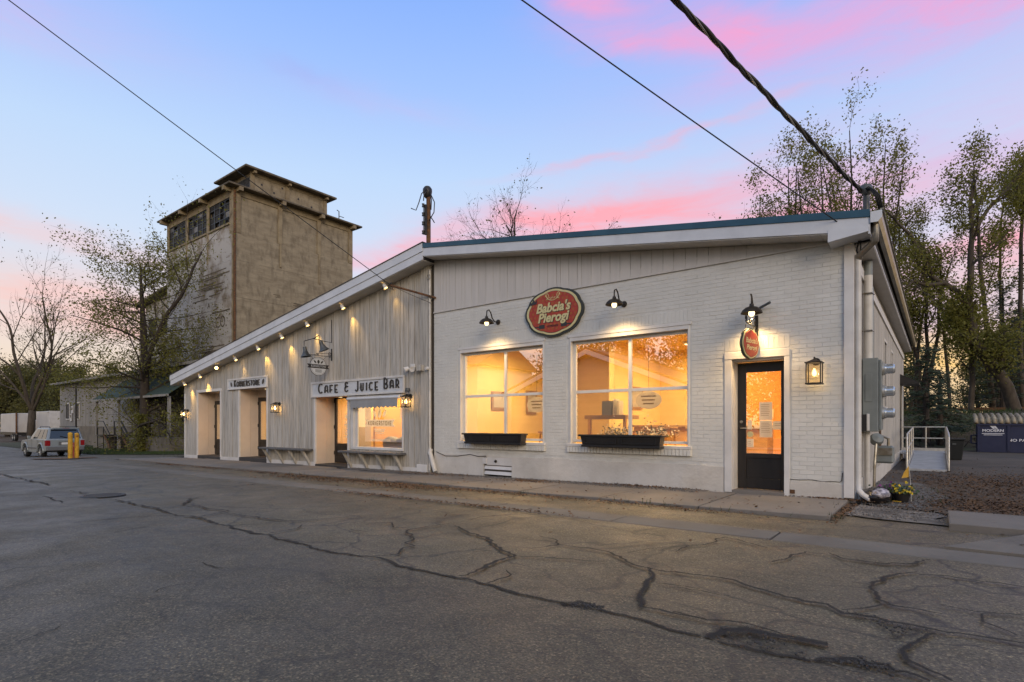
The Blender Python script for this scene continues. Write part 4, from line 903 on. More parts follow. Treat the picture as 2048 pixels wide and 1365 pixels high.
# ================================================================== LETTERING
def text(body, size, m, parent, loc, name='lettering', shear=0, bold=0, sx=1, ext=.004, rot=(R(90), 0, 0), spacing=1.0, align='CENTER'):
    cu = bpy.data.curves.new(name, 'FONT'); cu.body = body; cu.size = size; cu.shear = shear; cu.offset = bold; cu.extrude = ext; cu.align_x = align; cu.align_y = 'CENTER'; cu.space_character = spacing; cu.resolution_u = 3
    o = bpy.data.objects.new('tmp', cu); COL.objects.link(o); dg = bpy.context.evaluated_depsgraph_get()
    me = bpy.data.meshes.new_from_object(o.evaluated_get(dg)); bpy.data.objects.remove(o); me.name = name
    me.transform(Matrix.Diagonal((sx, 1, 1, 1))); me.materials.clear(); me.materials.append(m)
    n = bpy.data.objects.new(name, me); COL.objects.link(n); n.parent = parent; n.rotation_euler = rot
    org = Vector((0, 0, 0)); q = parent
    while q is not None: org += q.location; q = q.parent
    n.location = Vector(loc)-org; return n
# tall narrow display letters with low waists, drawn as strokes
def arc(cx, cy, rx, ry, a0, a1, n=10): return [(cx+rx*math.cos(R(a0+(a1-a0)*i/n)), cy+ry*math.sin(R(a0+(a1-a0)*i/n))) for i in range(n+1)]
GL = {'C': [arc(.5, .5, .45, .5, 50, 310, 14)], 'A': [[(0, 0), (.12, .8)]+arc(.42, .8, .3, .2, 180, 0, 6)+[(.84, 0)], [(.06, .3), (.78, .3)]],
 'F': [[(.1, 0), (.1, 1), (.75, 1)], [(.1, .38), (.6, .38)]], 'E': [[(.75, 0), (.1, 0), (.1, 1), (.75, 1)], [(.1, .38), (.6, .38)]],
 '&': [arc(.45, .78, .28, .22, 20, 270, 10)+arc(.45, .28, .38, .28, 90, 330, 12), [(.45, .56), (.8, .56)]], 'J': [[(.65, 1), (.65, .3)]+arc(.38, .25, .27, .25, 0, -150, 8)],
 'U': [[(.1, 1), (.1, .3)]+arc(.4, .3, .3, .3, 180, 360, 8)+[(.7, 1)]], 'I': [[(.3, 0), (.3, 1)]], 'B': [[(.1, 0), (.1, 1), (.4, 1)]+arc(.4, .72, .27, .28, 90, -90, 8)+arc(.4, .22, .36, .22, 90, -90, 8)+[(.1, 0)]],
 'R': [[(.1, 0), (.1, 1), (.4, 1)]+arc(.4, .68, .32, .32, 90, -90, 8)+[(.1, .36)], [(.35, .36), (.8, 0)]], 'K': [[(.1, 0), (.1, 1)], [(.72, 1), (.12, .42)], [(.3, .56), (.78, 0)]],
 'O': [arc(.5, .5, .48, .5, 0, 360, 20)], 'N': [[(.1, 0), (.1, 1), (.7, 0), (.7, 1)]], 'S': [arc(.42, .76, .3, .24, 30, 270, 9)+arc(.42, .26, .33, .26, 90, -150, 9)], 'T': [[(0, 1), (.8, 1)], [(.4, 0), (.4, 1)]]}
ADV = {'I': .6, 'O': 1.15, '&': 1.05, 'C': 1.05, 'K': .95}
def strokes(word, h, aspect, sw, parent, m, x0, y, z0, depth, gap=.28, big=1.0, name='letter', width=None):
    cur = 0; items = []
    first = True
    for ch in word:
        if ch == ' ': cur += .75; first = True; continue
        s_ = big if first else 1.0; first = False
        items.append((ch, cur, s_)); cur += ADV.get(ch, .9)*s_+gap
    k = (width/(cur-gap)) if width else h*aspect
    for ch, cx, s_ in items:
        b = MB()
        for pl in GL[ch]:
            P = [Vector((x0+(cx+px*s_)*k, y, z0+py*h*s_)) for px, py in pl]
            n = len(P); lft = []; rgt = []
            for i in range(n):
                t1 = (P[i]-P[i-1]).normalized() if i > 0 else (P[1]-P[0]).normalized(); t2 = (P[i+1]-P[i]).normalized() if i < n-1 else t1
                t_ = (t1+t2); t_ = t_.normalized() if t_.length > .3 else t2
                nn = Vector((-t_.z, 0, t_.x)); kk = sw/2/max(.5, nn.dot(Vector((-t2.z, 0, t2.x)))); lft.append(P[i]+nn*kk); rgt.append(P[i]-nn*kk)
            base = len(b.v)
            for i in range(n): b.v += [tuple(lft[i]), tuple(rgt[i]), tuple(lft[i]+Vector((0, depth, 0))), tuple(rgt[i]+Vector((0, depth, 0)))]
            for i in range(n-1):
                q = base+4*i; b.f += [(q, q+1, q+5, q+4), (q, q+4, q+6, q+2), (q+1, q+3, q+7, q+5)]
            b.f += [(base, base+2, base+3, base+1), (base+4*n-4, base+4*n-3, base+4*n-1, base+4*n-2)]
        b.build(name, m, parent)
def leafshape(b, cx, y, cz, L_, W_, ang, d=.004, axis='x'):
    pts = []
    for i in range(13): t = i/12; pts.append((t-.5, math.sin(math.pi*t)**.8*.5))
    pts += [(p, -q) for p, q in pts[-2:0:-1]]; c, s = math.cos(R(ang)), math.sin(R(ang))
    P = [(p*L_*c-q*W_*s, p*L_*s+q*W_*c) for p, q in pts]
    if axis == 'x': b.prism([(cx+p, y, cz+q) for p, q in P], (0, d, 0))
    else: b.prism([(cx, y+p, cz+q) for p, q in P], (d, 0, 0))
# cafe name boards
def board_sign(x0, x1, z0, z1, label):
    t = thing('sign_board', ((x0+x1)/2, FY-.05, z0), label, 'sign')
    MB().box(x0, FY-.062, z0, x1, FY-.036, z1).build('panel', M['sign_white'], t)
    f = MB(); w = .035; f.box(x0-.03, FY-.085, z1-.03, x1+.03, FY-.03, z1+.03).box(x0-.03, FY-.085, z0-.03, x1+.03, FY-.03, z0+.02).box(x0-.03, FY-.080, z0+.02, x0+.02, FY-.03, z1-.03).box(x1-.02, FY-.080, z0+.02, x1+.03, FY-.03, z1-.03)
    f.build('frame', M['white_paint'], t, bevel=.003); return t
sgn = board_sign(-14.98, -10.86, 1.93, 2.33, 'long white board reading CAFE & JUICE BAR in black letters')
yl = FY-.092
strokes('CAFE', .21, .5, .030, sgn, M['letter'], -14.62, yl, 2.02, .03, .42, 1.30, width=.98); strokes('&', .26, .5, .030, sgn, M['letter'], -13.33, yl, 2.02, .03, width=.20)
strokes('JUICE', .21, .5, .030, sgn, M['letter'], -12.86, yl, 2.02, .03, .42, 1.28, width=1.02); strokes('BAR', .21, .5, .030, sgn, M['letter'], -11.62, yl, 2.04, .03, .5, 1.28, width=.62)
sg2 = board_sign(-20.30, -17.60, 2.36, 2.69, 'white board with raised dark letters and two leaves above the middle recessed door')
strokes('KORNERSTONE', .17, .5, .024, sg2, M['letter'], -19.82, yl, 2.43, .03, .32, 1.35, width=1.78)
lf = MB(); leafshape(lf, -20.02, yl, 2.52, .17, .09, 110, .02); leafshape(lf, -17.82, yl, 2.53, .19, .10, 60, .02); lf.build('leaf_emblem', M['letter'], sg2)
# decals on the picture window
pc = thing('window_decal', (-11.95, FY+.03, 1.1), 'white ribbon and leaf decal on the cafe picture window', 'decal'); yd = FY+.034
b = MB(); leafshape(b, -11.93, yd, 1.40, .30, .155, 90, .002); leafshape(b, -12.14, yd, 1.385, .25, .11, 125, .002); leafshape(b, -11.72, yd, 1.385, .25, .11, 55, .002); b.build('leaf_emblem', M['decal'], pc)
MB().tube([(-11.96, yd-.002, 1.33), (-11.94, yd-.002, 1.40), (-11.91, yd-.002, 1.47)], .005, 4).build('bean_line', M['decal_ink'], pc)
MB().prism([(-12.55, yd, 1.03), (-11.30, yd, 1.03), (-11.39, yd, 1.12), (-11.30, yd, 1.22), (-12.55, yd, 1.22), (-12.46, yd, 1.12)], (0, .002, 0)).build('ribbon', M['decal'], pc)
strokes('KORNERSTONE', .105, .5, .016, pc, M['decal_ink'], -12.41, yd-.003, 1.07, .002, .32, 1.0, width=.98)
for z, w in ((.96, .24), (.905, .21), (.85, .17)): MB().box(-11.92-w, yd, z-.012, -11.92+w, yd+.002, z+.012).build('ribbon_bar', M['decal'], pc)
text('FRESH CAFE & JUICE BAR', .055, M['decal'], pc, (-11.92, yd, .928), ext=.001, sx=.62); text('DESTINATION FOR A HEALTHY LIFESTYLE', .075, M['decal'], pc, (-11.92, yd, .66), ext=.001, sx=.62, bold=.002)
# cafe things behind that window
t = thing('cafe_table', (-11.6, 11.0, -.12), 'dark table behind the cafe picture window', 'table'); MB().box(-12.4, 10.7, .60, -11.0, 11.4, .65).build('table_top', M['dark_wood'], t)
for xx in (-12.3, -11.1): MB().box(xx, 11.0, -.12, xx+.07, 11.07, .6).build('leg', M['dark_wood'], t)
for i, xx in enumerate((-12.3, -11.75, -11.2)):
    sk = MB(); sk.lathe([(0, 0), (.22, .0), (.27, .12), (.24, .26), (.12, .34), (0, .35)], 14, (xx, 10.35, .40)); tag(sk.build('coffee_sack', M['canvas'], smooth=True), ['left', 'middle', 'right'][i]+' pale bulging sack in the bottom of the picture window', 'sack', 'sacks in the cafe window')
MB().box(-12.9, FY+.2, .28, -10.95, 10.75, .40).build('window_ledge', M['wood'], cafe)
# decals on the cafe doors
for i, (d, x, z, lb) in enumerate(((DD[0], -21.67, 1.25, 'round white emblem on the glass of the leftmost door'), (DD[1], -18.38, 1.25, 'round white emblem on the glass of the middle door'), (DD[2], -14.16, 1.05, 'white stacked decal on the glass of the door beside the picture window'))):
    yb = FY+(.66 if i < 2 else .64)-.012; t = thing('door_decal', (x, yb, z), lb, 'decal', 'decals on the cafe doors'); b = MB()
    if i < 2: b.prism([(x+.15*math.cos(a*.2618), yb, z+.15*math.sin(a*.2618)-.05) for a in range(24)], (0, .002, 0)); b.box(x-.2, yb-.003, z-.07, x+.2, yb-.001, z-.0); leafshape(b, x, yb, z+.17, .16, .08, 90, .002); leafshape(b, x-.1, yb, z+.14, .13, .06, 130, .002); leafshape(b, x+.1, yb, z+.14, .13, .06, 50, .002)
    else:
        b.box(x-.12, yb, z+.22, x+.12, yb+.002, z+.34); leafshape(b, x, yb, z+.12, .12, .06, 90, .002); leafshape(b, x-.09, yb, z+.11, .1, .05, 130, .002); leafshape(b, x+.09, yb, z+.11, .1, .05, 50, .002); b.box(x-.16, yb, z-.0, x+.16, yb+.002, z+.06)
        for k in range(5): b.box(x-.11, yb, z-.06-.075*k, x+.11, yb+.002, z-.015-.075*k)
    b.build('print', M['decal'], t)
# scalloped sign board
def scallop(cx, cz, rx, rz, k, n=120):
    out = []
    for i in range(n):
        a = 2*math.pi*i/n; lob = 1+.035*abs(math.cos(a*4+.0))**.7*1.3-.03
        out.append((cx+rx*lob*math.cos(a)*k, cz+rz*lob*math.sin(a)*k))
    return out
m, tt, p = newmat('sign_red'); geo = N('ShaderNodeNewGeometry', tt).outputs['Position']
L(RAMP(NOISE(geo, 6, 4, .6, tt), [(.35, (.33, .030, .018, 1)), (.65, (.43, .055, .022, 1))], tt), p.inputs['Base Color'], tt); p.inputs['Roughness'].default_value = .5; M['sign_red'] = m
def round_sign(c, rx, rz, parent, along='x', th=.05):
    sx_, sz_ = 0, 0
    for k, m_, dd, nm in ((1.0, 'sign_black', 0, 'edge_board'), (.925, 'sign_cream', .012, 'gold_border'), (.85, 'letter', .015, 'inner_line'), (.835, 'sign_red', .019, 'red_face')):
        P = scallop(0, 0, rx, rz, k)
        if along == 'x': MB().prism([(c[0]+a, c[1]-dd, c[2]+b_) for a, b_ in P], (0, th if k == 1 else .012, 0)).build(nm, M[m_], parent)
        else: MB().prism([(c[0]+dd, c[1]+a, c[2]+b_) for a, b_ in P], (-(th if k == 1 else .012), 0, 0)).build(nm, M[m_], parent)
bs = thing('shop_sign', (-6.26, FY-.03, 3.40), 'large scalloped oval red sign with cream lettering between the two windows', 'sign')
SCX, SCZ, SY = -6.26, 3.405, FY-.062
round_sign((SCX, SY, SCZ), .705, .50, bs)
for i in range(-6, 7):
    for j in range(-5, 6):
        dx_, dz_ = i*.098+(.049 if j % 2 else 0), j*.085
        if (dx_/.56)**2+(dz_/.40)**2 < 1: MB().prism([(SCX+dx_+.030*math.cos(a*.6283), SY-.0215, SCZ+dz_+.030*math.sin(a*.6283)) for a in range(10)], (0, .003, 0)).build('dot', M['sign_dot'], bs)
text("Babcia's", .265, M['letter'], bs, (SCX+.012, SY-.023, SCZ+.083), shear=.24, bold=.013, ext=.001, sx=1.0); text("Babcia's", .265, M['sign_cream'], bs, (SCX, SY-.026, SCZ+.09), shear=.24, bold=.009, ext=.001, sx=1.0)
text('Pierogi', .265, M['letter'], bs, (SCX+.012, SY-.023, SCZ-.122), shear=.24, bold=.013, ext=.001, sx=1.0); text('Pierogi', .265, M['sign_cream'], bs, (SCX, SY-.026, SCZ-.115), shear=.24, bold=.009, ext=.001, sx=1.0)
text('HOMEMADE', .062, M['letter'], bs, (SCX, SY-.024, SCZ-.29), ext=.001, sx=.8)
b = MB()
for s_ in (-1, 1):
    b.box(SCX+s_*.20, SY-.024, SCZ-.325, SCX+s_*.34, SY-.021, SCZ-.245); b.box(SCX+s_*.34, SY-.024, SCZ-.297, SCX+s_*.44, SY-.021, SCZ-.272)
b.build('rolling_pin', M['letter'], bs)
b = MB(); b.tube([(SCX+x_, SY-.024, SCZ+z_) for x_, z_ in arc(0, .36, .16, .12, 180, 360, 14)], .008, 5)
for s_ in (-1, 1): b.tube([(SCX+s_*x_, SY-.024, SCZ+z_) for x_, z_ in arc(.14, .33, .035, .06, 0, 300, 12)], .007, 5)
for k in range(5): b.tube([(SCX-.08+.04*k, SY-.024, SCZ+.31), (SCX-.05+.035*k, SY-.024, SCZ+.27)], .006, 4)
b.build('dumpling_emblem', M['sign_cream'], bs)
b = MB(); b.prism([(SCX-.56+px*.16, SY-.028, SCZ+.19+pz*.12+px*.02) for px, pz in ((0, 0), (1, 0), (1.05, .8), (.78, .35), (.5, 1), (.22, .35), (-.05, .8))], (0, .003, 0)); b.build('crown_emblem', M['letter'], bs)
# small hanging sign by the door
hs = thing('hanging_sign', (-2.327, FY-.2, 2.36), 'small scalloped oval red sign hanging from an iron bracket over the entrance', 'sign')
HX, HY, HZ = -2.33, FY-.30, 2.37
round_sign((HX, HY, HZ), .27, .25, hs, 'y', .03)
for body, zz in (("Babcia's", .045), ('Pierogi', -.065)): text(body, .115, M['sign_cream'], hs, (HX+.024, HY, HZ+zz), shear=.2, bold=.002, ext=.001, rot=(R(90), 0, R(90)))
for s_ in (-.12, .12): MB().tube([(HX-.012, HY+s_, HZ+.23), (HX-.012, HY+s_, HZ+.30)], .006, 5).build('hook', M['iron'], hs)
hs.rotation_euler = (0, 0, R(-14))
def spiral(cy, cz, r, a0, turns, x, n=18, d=1): return [(x, cy+r*(1-.75*i/n)*math.cos(R(a0)+d*i/n*turns*2*math.pi), cz+r*(1-.75*i/n)*math.sin(R(a0)+d*i/n*turns*2*math.pi)) for i in range(n+1)]
hb = thing('sign_bracket', (HX, FY, 2.68), 'black scrolled iron bracket under the rightmost gooseneck lamp', 'bracket')
MB().box(HX-.025, FY-.022, 2.52, HX+.025, FY-.008, 2.86).build('wall_plate', M['iron'], hb)
MB().tube([(HX, FY-.02, 2.66), (HX, FY-.62, 2.665), (HX, FY-.66, 2.69)], .010, 6).build('arm', M['iron'], hb); MB().tube([(HX, FY-.02, 2.82), (HX, FY-.3, 2.76), (HX, FY-.56, 2.67)], .008, 6).build('stay', M['iron'], hb)
for cy, cz, r in ((FY-.64, 2.73, .05), (FY-.40, 2.715, .045), (FY-.09, 2.72, .06), (FY-.07, 2.60, .045)): MB().tube(spiral(cy, cz, r, -90, 1.3, HX), .009, 6).build('scroll', M['iron'], hb)
# gooseneck lamps
def gooseneck(x, z, label, e=16, out=.38):
    t = thing('gooseneck_lamp', (x, FY, z), label, 'wall lamp', 'gooseneck lamps on the brick wall')
    MB().lathe([(0, .035), (.045, .03), (.06, .01), (.06, 0)], 16, (x, FY-.008, z), (0, -1, 0)).build('wall_cup', M['bronze'], t, smooth=40)
    P = [(x, FY-.03, z), (x, FY-.14, z-.01), (x, FY-.22, z+.06), (x, FY-.27, z+.17), (x, FY-.33, z+.22), (x, FY-out-.02, z+.19), (x, FY-out-.03, z+.10), (x, FY-out-.03, z+.05)]
    MB().tube(P, .013, 8).build('arm', M['bronze'], t, smooth=True); c = (x, FY-out-.03, z-.06)
    MB().lathe([(.03, .13), (.035, .10), (.045, .085), (.09, .07), (.14, .03), (.165, -.02), (.160, -.022), (.135, .025), (.085, .06), (.03, .075), (0, .075)], 24, c).build('shade', M['bronze'], t, smooth=40)
    MB().lathe([(0, -.075), (.028, -.066), (.046, -.04), (.048, -.012), (.035, .02), (.02, .05)], 16, c).build('bulb', M['bulb_frost'], t, smooth=True)
    lamp('SPOT', (c[0], c[1], c[2]-.085), e*6.5, (1, .66, .30), t, .05, (c[0], c[1]-.12, c[2]-2), 146, .95)
    return t
gooseneck(-7.762, 3.371, 'lit bronze gooseneck lamp above the left window', 15); gooseneck(-4.693, 3.364, 'lit bronze gooseneck lamp above the right window', 18); g3 = gooseneck(-2.338, 2.937, 'lit bronze gooseneck lamp above the entrance and its hanging sign', 22, .26)
MB().tube([(-2.30, FY-.05, 2.96), (-2.10, FY-.12, 3.03)], .022, 8).build('sensor', M['zinc'], g3)
# lanterns
def lantern(x, z, label, e, w=.085, h=.24, frosted=False):
    t = thing('wall_lantern', (x, FY-.02, z), label, 'lantern', 'black wall lanterns'); cy = FY-.19; m_ = M['bronze'] if frosted else M['iron']
    MB().lathe([(0, .03), (.055, .025), (.06, 0)], 14, (x, FY-.03, z+h*.62), (0, -1, 0)).build('back_plate', m_, t, smooth=40)
    MB().tube([(x, FY-.05, z+h*.62), (x, FY-.10, z+h*.76), (x, cy, z+h*.78), (x, cy, z+h*.62)], .014, 7).build('arm', m_, t, smooth=True)
    f = MB()
    for a, b_ in ((-1, -1), (1, -1), (1, 1), (-1, 1)): f.box(x+a*w-.007, cy+b_*w-.007, z-h/2, x+a*w+.007, cy+b_*w+.007, z+h/2)
    f.build('cage', m_, t)
    MB().prism([(x-w-.02, cy-w-.02, z+h/2), (x+w+.02, cy-w-.02, z+h/2), (x+w+.02, cy+w+.02, z+h/2), (x-w-.02, cy+w+.02, z+h/2)], (0, 0, .016)).add([(x-w, cy-w, z+h/2+.016), (x+w, cy-w, z+h/2+.016), (x+w, cy+w, z+h/2+.016), (x-w, cy+w, z+h/2+.016), (x, cy, z+h/2+.07)], [(0, 1, 4), (1, 2, 4), (2, 3, 4), (3, 0, 4)]).build('cap', m_, t)
    MB().box(x-w-.015, cy-w-.015, z-h/2-.02, x+w+.015, cy+w+.015, z-h/2).build('base', m_, t)
    for a, b_, c_, d_ in ((-w, -w, w, -w), (w, -w, w, w), (-w, w, w, w), (-w, -w, -w, w)):
        MB().face([(x+a, cy+b_, z-h/2), (x+c_, cy+d_, z-h/2), (x+c_, cy+d_, z+h/2), (x+a, cy+b_, z+h/2)]).build('pane', M['lantern_glass'], t)
    MB().lathe([(0, -.05), (.025, -.035), (.032, 0), (.02, .04), (.012, .07), (0, .07)], 12, (x, cy, z)).build('bulb', M['bulb'] if not frosted else M['bulb_frost'], t, smooth=True)
    lamp('POINT', (x, cy, z-.0), e*2.0, (1, .56, .16) if not frosted else (1, .66, .28), t, .035); return t
lantern(-23.73, 1.50, 'black lantern at the far left corner of the cafe', 9); lantern(-16.87, 1.61, 'black lantern between the middle door and the blank boarded wall', 9)
l3 = lantern(-10.62, 1.66, 'black lantern right of the cafe picture window', 11); MB().lathe([(0, .10), (.06, .09), (.07, .02), (.055, 0), (0, 0)], 14, (-10.62, FY-.13, 1.92)).build('sensor_cap', M['zinc'], l3, smooth=40)
lantern(-1.467, 1.86, 'bronze lantern with frosted light right of the entrance door', 9, .095, .30, True)
# eave spotlights
SP = [(-11.37, 4.80, 0), (-13.2, 4.50, 1), (-14.96, 4.19, 1), (-16.39, 3.97, 1.2), (-17.85, 3.74, 1.4), (-19.39, 3.50, .3), (-20.8, 3.25, .25), (-22.17, 3.03, 1.5), (-23.54, 2.80, 1.4)]
nm = ['nearest the ridge', 'second down from the ridge', 'third down, above the hanging twin bells', 'fourth down, right of the long name board', 'fifth down, above the long name board', 'sixth down, left end of the name board', 'seventh down, glaring towards the street', 'eighth down, above the leftmost door', 'lowest one by the far left corner']
for i, (x, z, k) in enumerate(SP):
    zz = rakeL(x)-.40; t = thing('eave_spotlight', (x, 9.36, zz), 'white spotlight under the sloping cafe eave, '+nm[i], 'spotlight', 'white spotlights under the cafe eave')
    MB().lathe([(0, 0), (.035, 0), (.035, -.02), (.012, -.025)], 12, (x, 9.33, zz)).build('mount', M['white_paint'], t)
    MB().tube([(x, 9.33, zz-.02), (x, 9.33, zz-.06)], .012, 6).build('stem', M['white_paint'], t)
    tg = Vector((x+.30, FY, zz-.80)) if i != 6 else Vector((-4, 0, 1)); c = Vector((x, 9.33, zz-.10)); dr_ = (tg-c).normalized()
    MB().lathe([(.028, -.07), (.045, -.05), (.062, .06), (.058, .06), (.040, -.03)], 14, c, dr_).build('head', M['white_paint'], t, smooth=40)
    MB().lathe([(0, .03), (.048, .035)], 12, c, dr_).build('lens', M['bulb'], t)
    if i != 6: lamp('SPOT', c+dr_*.075, 52*max(k, .35), (1, .58, .13), t, .02, tg, 52, .9)
# twin bell lamps and round hanging sign on the cafe wall
BX = -14.02
t = thing('bell_lamp', (BX, FY, 3.48), 'pair of grey bell lamps on a thin pipe arm above the round hanging sign', 'wall lamp')
MB().tube([(BX, FY-.03, 4.15), (BX, FY-.03, 3.48), (BX, FY-.40, 3.50), (BX, FY-.62, 3.53)], .012, 6).build('pipe', M['iron'], t)
MB().tube([(BX-.35, FY-.70, 3.48), (BX, FY-.62, 3.53), (BX+.24, FY-.60, 3.60)], .011, 6).build('cross_arm', M['iron'], t)
for xx, yy, zz, ti in ((BX-.35, FY-.70, 3.48, (.12, .1, -1)), (BX+.24, FY-.60, 3.60, (.2, .35, -1))):
    MB().tube([(xx, yy, zz), (xx, yy, zz-.14)], .011, 6).build('drop', M['iron'], t)
    MB().lathe([(.03, .08), (.05, .085), (.06, .20), (.10, .30), (.155, .37), (.15, .37), (.09, .30), (.05, .2)], 18, (xx, yy, zz-.08), ti).build('bell', M['zinc'], t, smooth=45)
rs = thing('hanging_sign', (BX, FY-.45, 2.75), 'round black and grey hanging sign with a ribbon and leaves on the boarded wall', 'sign'); RY, RZ2 = FY-.47, 2.75
for k, m_, dd in ((.27, 'letter', 0), (.258, 'sign_white', .004), (.236, 'letter', .007), (.231, 'sign_white', .010)):
    MB().prism([(BX+dd, RY+k*math.cos(a*.1745), RZ2+k*math.sin(a*.1745)) for a in range(36)], (-.012, 0, 0)).build('disc', M[m_], rs)
MB().prism([(BX+.014, RY-.35, RZ2-.055), (BX+.014, RY+.35, RZ2-.055), (BX+.014, RY+.30, RZ2), (BX+.014, RY+.35, RZ2+.055), (BX+.014, RY-.35, RZ2+.055), (BX+.014, RY-.30, RZ2)], (-.02, 0, 0)).build('ribbon', M['letter'], rs)
text('KORNERSTONE', .085, M['sign_white'], rs, (BX+.018, RY, RZ2), ext=.001, sx=.74, rot=(R(90), 0, R(90)), spacing=1.1)
b = MB(); leafshape(b, BX+.011, RY, RZ2+.13, .12, .075, 90, .003, 'y'); leafshape(b, BX+.011, RY-.11, RZ2+.125, .11, .05, 135, .003, 'y'); leafshape(b, BX+.011, RY+.11, RZ2+.125, .11, .05, 45, .003, 'y'); b.build('leaf_emblem', M['letter'], rs)
for zz in (-.10, -.13, -.16): MB().box(BX+.011, RY-.10, RZ2+zz-.006, BX+.013, RY+.10, RZ2+zz+.006).build('fine_print', M['zinc'], rs)
rb = thing('sign_bracket', (BX, FY, 3.1), 'black scrolled iron bracket holding the round sign under the twin bell lamps', 'bracket')
MB().box(BX-.022, FY-.04, 2.95, BX+.022, FY-.024, 3.30).build('wall_plate', M['iron'], rb)
MB().tube([(BX, FY-.04, 3.06), (BX, FY-.84, 3.06)], .008, 6).build('arm', M['iron'], rb); MB().tube([(BX, FY-.04, 3.17), (BX, FY-.4, 3.13), (BX, FY-.62, 3.07)], .006, 6).build('stay', M['iron'], rb)
for cy, cz, r in ((FY-.86, 3.11, .05), (FY-.10, 3.14, .06), (FY-.12, 3.08, .05), (FY-.5, 3.10, .04)): MB().tube(spiral(cy, cz, r, -90, 1.3, BX), .007, 5).build('scroll', M['iron'], rb)
for s_ in (-.2, .2): MB().tube([(BX, RY+s_*1.3, 3.05), (BX, RY+s_*.8, 2.95)], .004, 4).build('chain', M['iron'], rb)
# small fittings on the cafe wall
t = thing('security_light', (-10.55, FY, 2.5), 'white twin floodlight on the cafe wall near the brick corner', 'floodlight')
MB().box(-10.60, FY-.06, 2.50, -10.44, FY-.03, 2.62).build('mount', M['white_paint'], t, bevel=.004)
for s_ in (-1, 1): MB().lathe([(.03, -.06), (.055, -.05), (.07, .07), (.06, .07), (0, .05)], 14, (-10.53+s_*.11, FY-.14, 2.49), (s_*.5, -.8, -.35)).build('head', M['white_paint'], t, smooth=40)
t = thing('junction_box', (-10.14, FY, 2.48), 'grey junction box with a camera beside the twin floodlight', 'junction box'); MB().box(-10.27, FY-.16, 2.42, -10.10, FY-.061, 2.57).build('box', M['plank'], t, bevel=.006); MB().lathe([(0, .08), (.035, .08), (.045, 0), (0, 0)], 12, (-9.92, FY-.10, 2.47), (0, -1, -.2)).build('lens_housing', M['white_paint'], t)
# planter boxes on the shop sills
def planter(x0, x1, z0, label):
    t = thing('window_box', ((x0+x1)/2, FY-.1, z0), label, 'window box', 'black window boxes'); y0, y1 = FY-.27, FY-.062
    b = MB(); h = .22; b.add([(x0+.04, y0+.03, z0), (x1-.04, y0+.03, z0), (x1-.04, y1, z0), (x0+.04, y1, z0), (x0, y0, z0+h), (x1, y0, z0+h), (x1, y1, z0+h), (x0, y1, z0+h)], [(0, 3, 2, 1), (0, 1, 5, 4), (1, 2, 6, 5), (2, 3, 7, 6), (3, 0, 4, 7)]); b.build('trough', M['black'], t)
    b = MB(); b.box(x0-.03, y0-.03, z0+h-.035, x1+.03, y0+.015, z0+h).box(x0-.03, y0+.015, z0+h-.035, x0+.015, y1, z0+h).box(x1-.015, y0+.015, z0+h-.035, x1+.03, y1, z0+h); b.build('rim', M['black'], t, bevel=.004)
    MB().box(x0+.02, y0+.005, z0-.015, x1-.02, y1, z0+.025).build('foot_rail', M['black'], t, bevel=.003); MB().box(x0+.02, y0+.02, z0+h-.06, x1-.02, y1-.01, z0+h-.05).build('soil', M['dirt'], t)
    xm = (x0+x1)/2
    for a, c in ((x0+.09, xm-.05), (xm+.05, x1-.09)):
        q = MB(); yy = y0+.012
        for (ax, az_, cx, cz) in ((a, z0+.05, c, z0+.065), (a, z0+.15, c, z0+.165), (a, z0+.065, a+.015, z0+.15), (c-.015, z0+.065, c, z0+.15)): q.box(ax, yy-.014, az_, cx, yy+.02, cz)
        q.build('panel_moulding', M['black'], t)
planter(-8.58, -6.93, .672, 'black panelled window box on the sill of the left window'); planter(-5.50, -3.86, .672, 'black panelled window box on the sill of the right window')
# papers in the entrance door
yp = FY+DR-.034
for (xa, xb, za, zb_, lb) in ((-2.36, -2.16, 1.16, 1.46, 'upper white notice sheet taped inside the entrance door'), (-2.355, -2.16, .87, 1.15, 'lower white notice sheet taped under another one'), (-2.15, -1.98, 1.0, 1.14, 'small wide white note beside the two sheets'), (-2.55, -2.48, 1.0, 1.16, 'narrow card at the left edge of the door glass'), (-2.56, -2.45, .70, .84, 'square sticker low at the left edge of the door glass')):
    t = tag(MB().box(xa, yp, za, xb, yp+.002, zb_).build('notice', M['paper']), lb, 'notice', 'notices in the entrance door')
    n = int((zb_-za)/.035)
    for k in range(1, n): MB().box(xa+.025, yp-.0015, zb_-.03*k-.016, xb-.025-.03*random.random(), yp-.0003, zb_-.03*k-.010).build('text_line', M['paper_ink'], t)
tag(MB().prism([(-2.505+.05*math.cos(a*.3927), yp, .92+.05*math.sin(a*.3927)) for a in range(16)], (0, .002, 0)).build('sticker', M['sign_cream']), 'round yellow sticker at the left edge of the door glass', 'sticker')

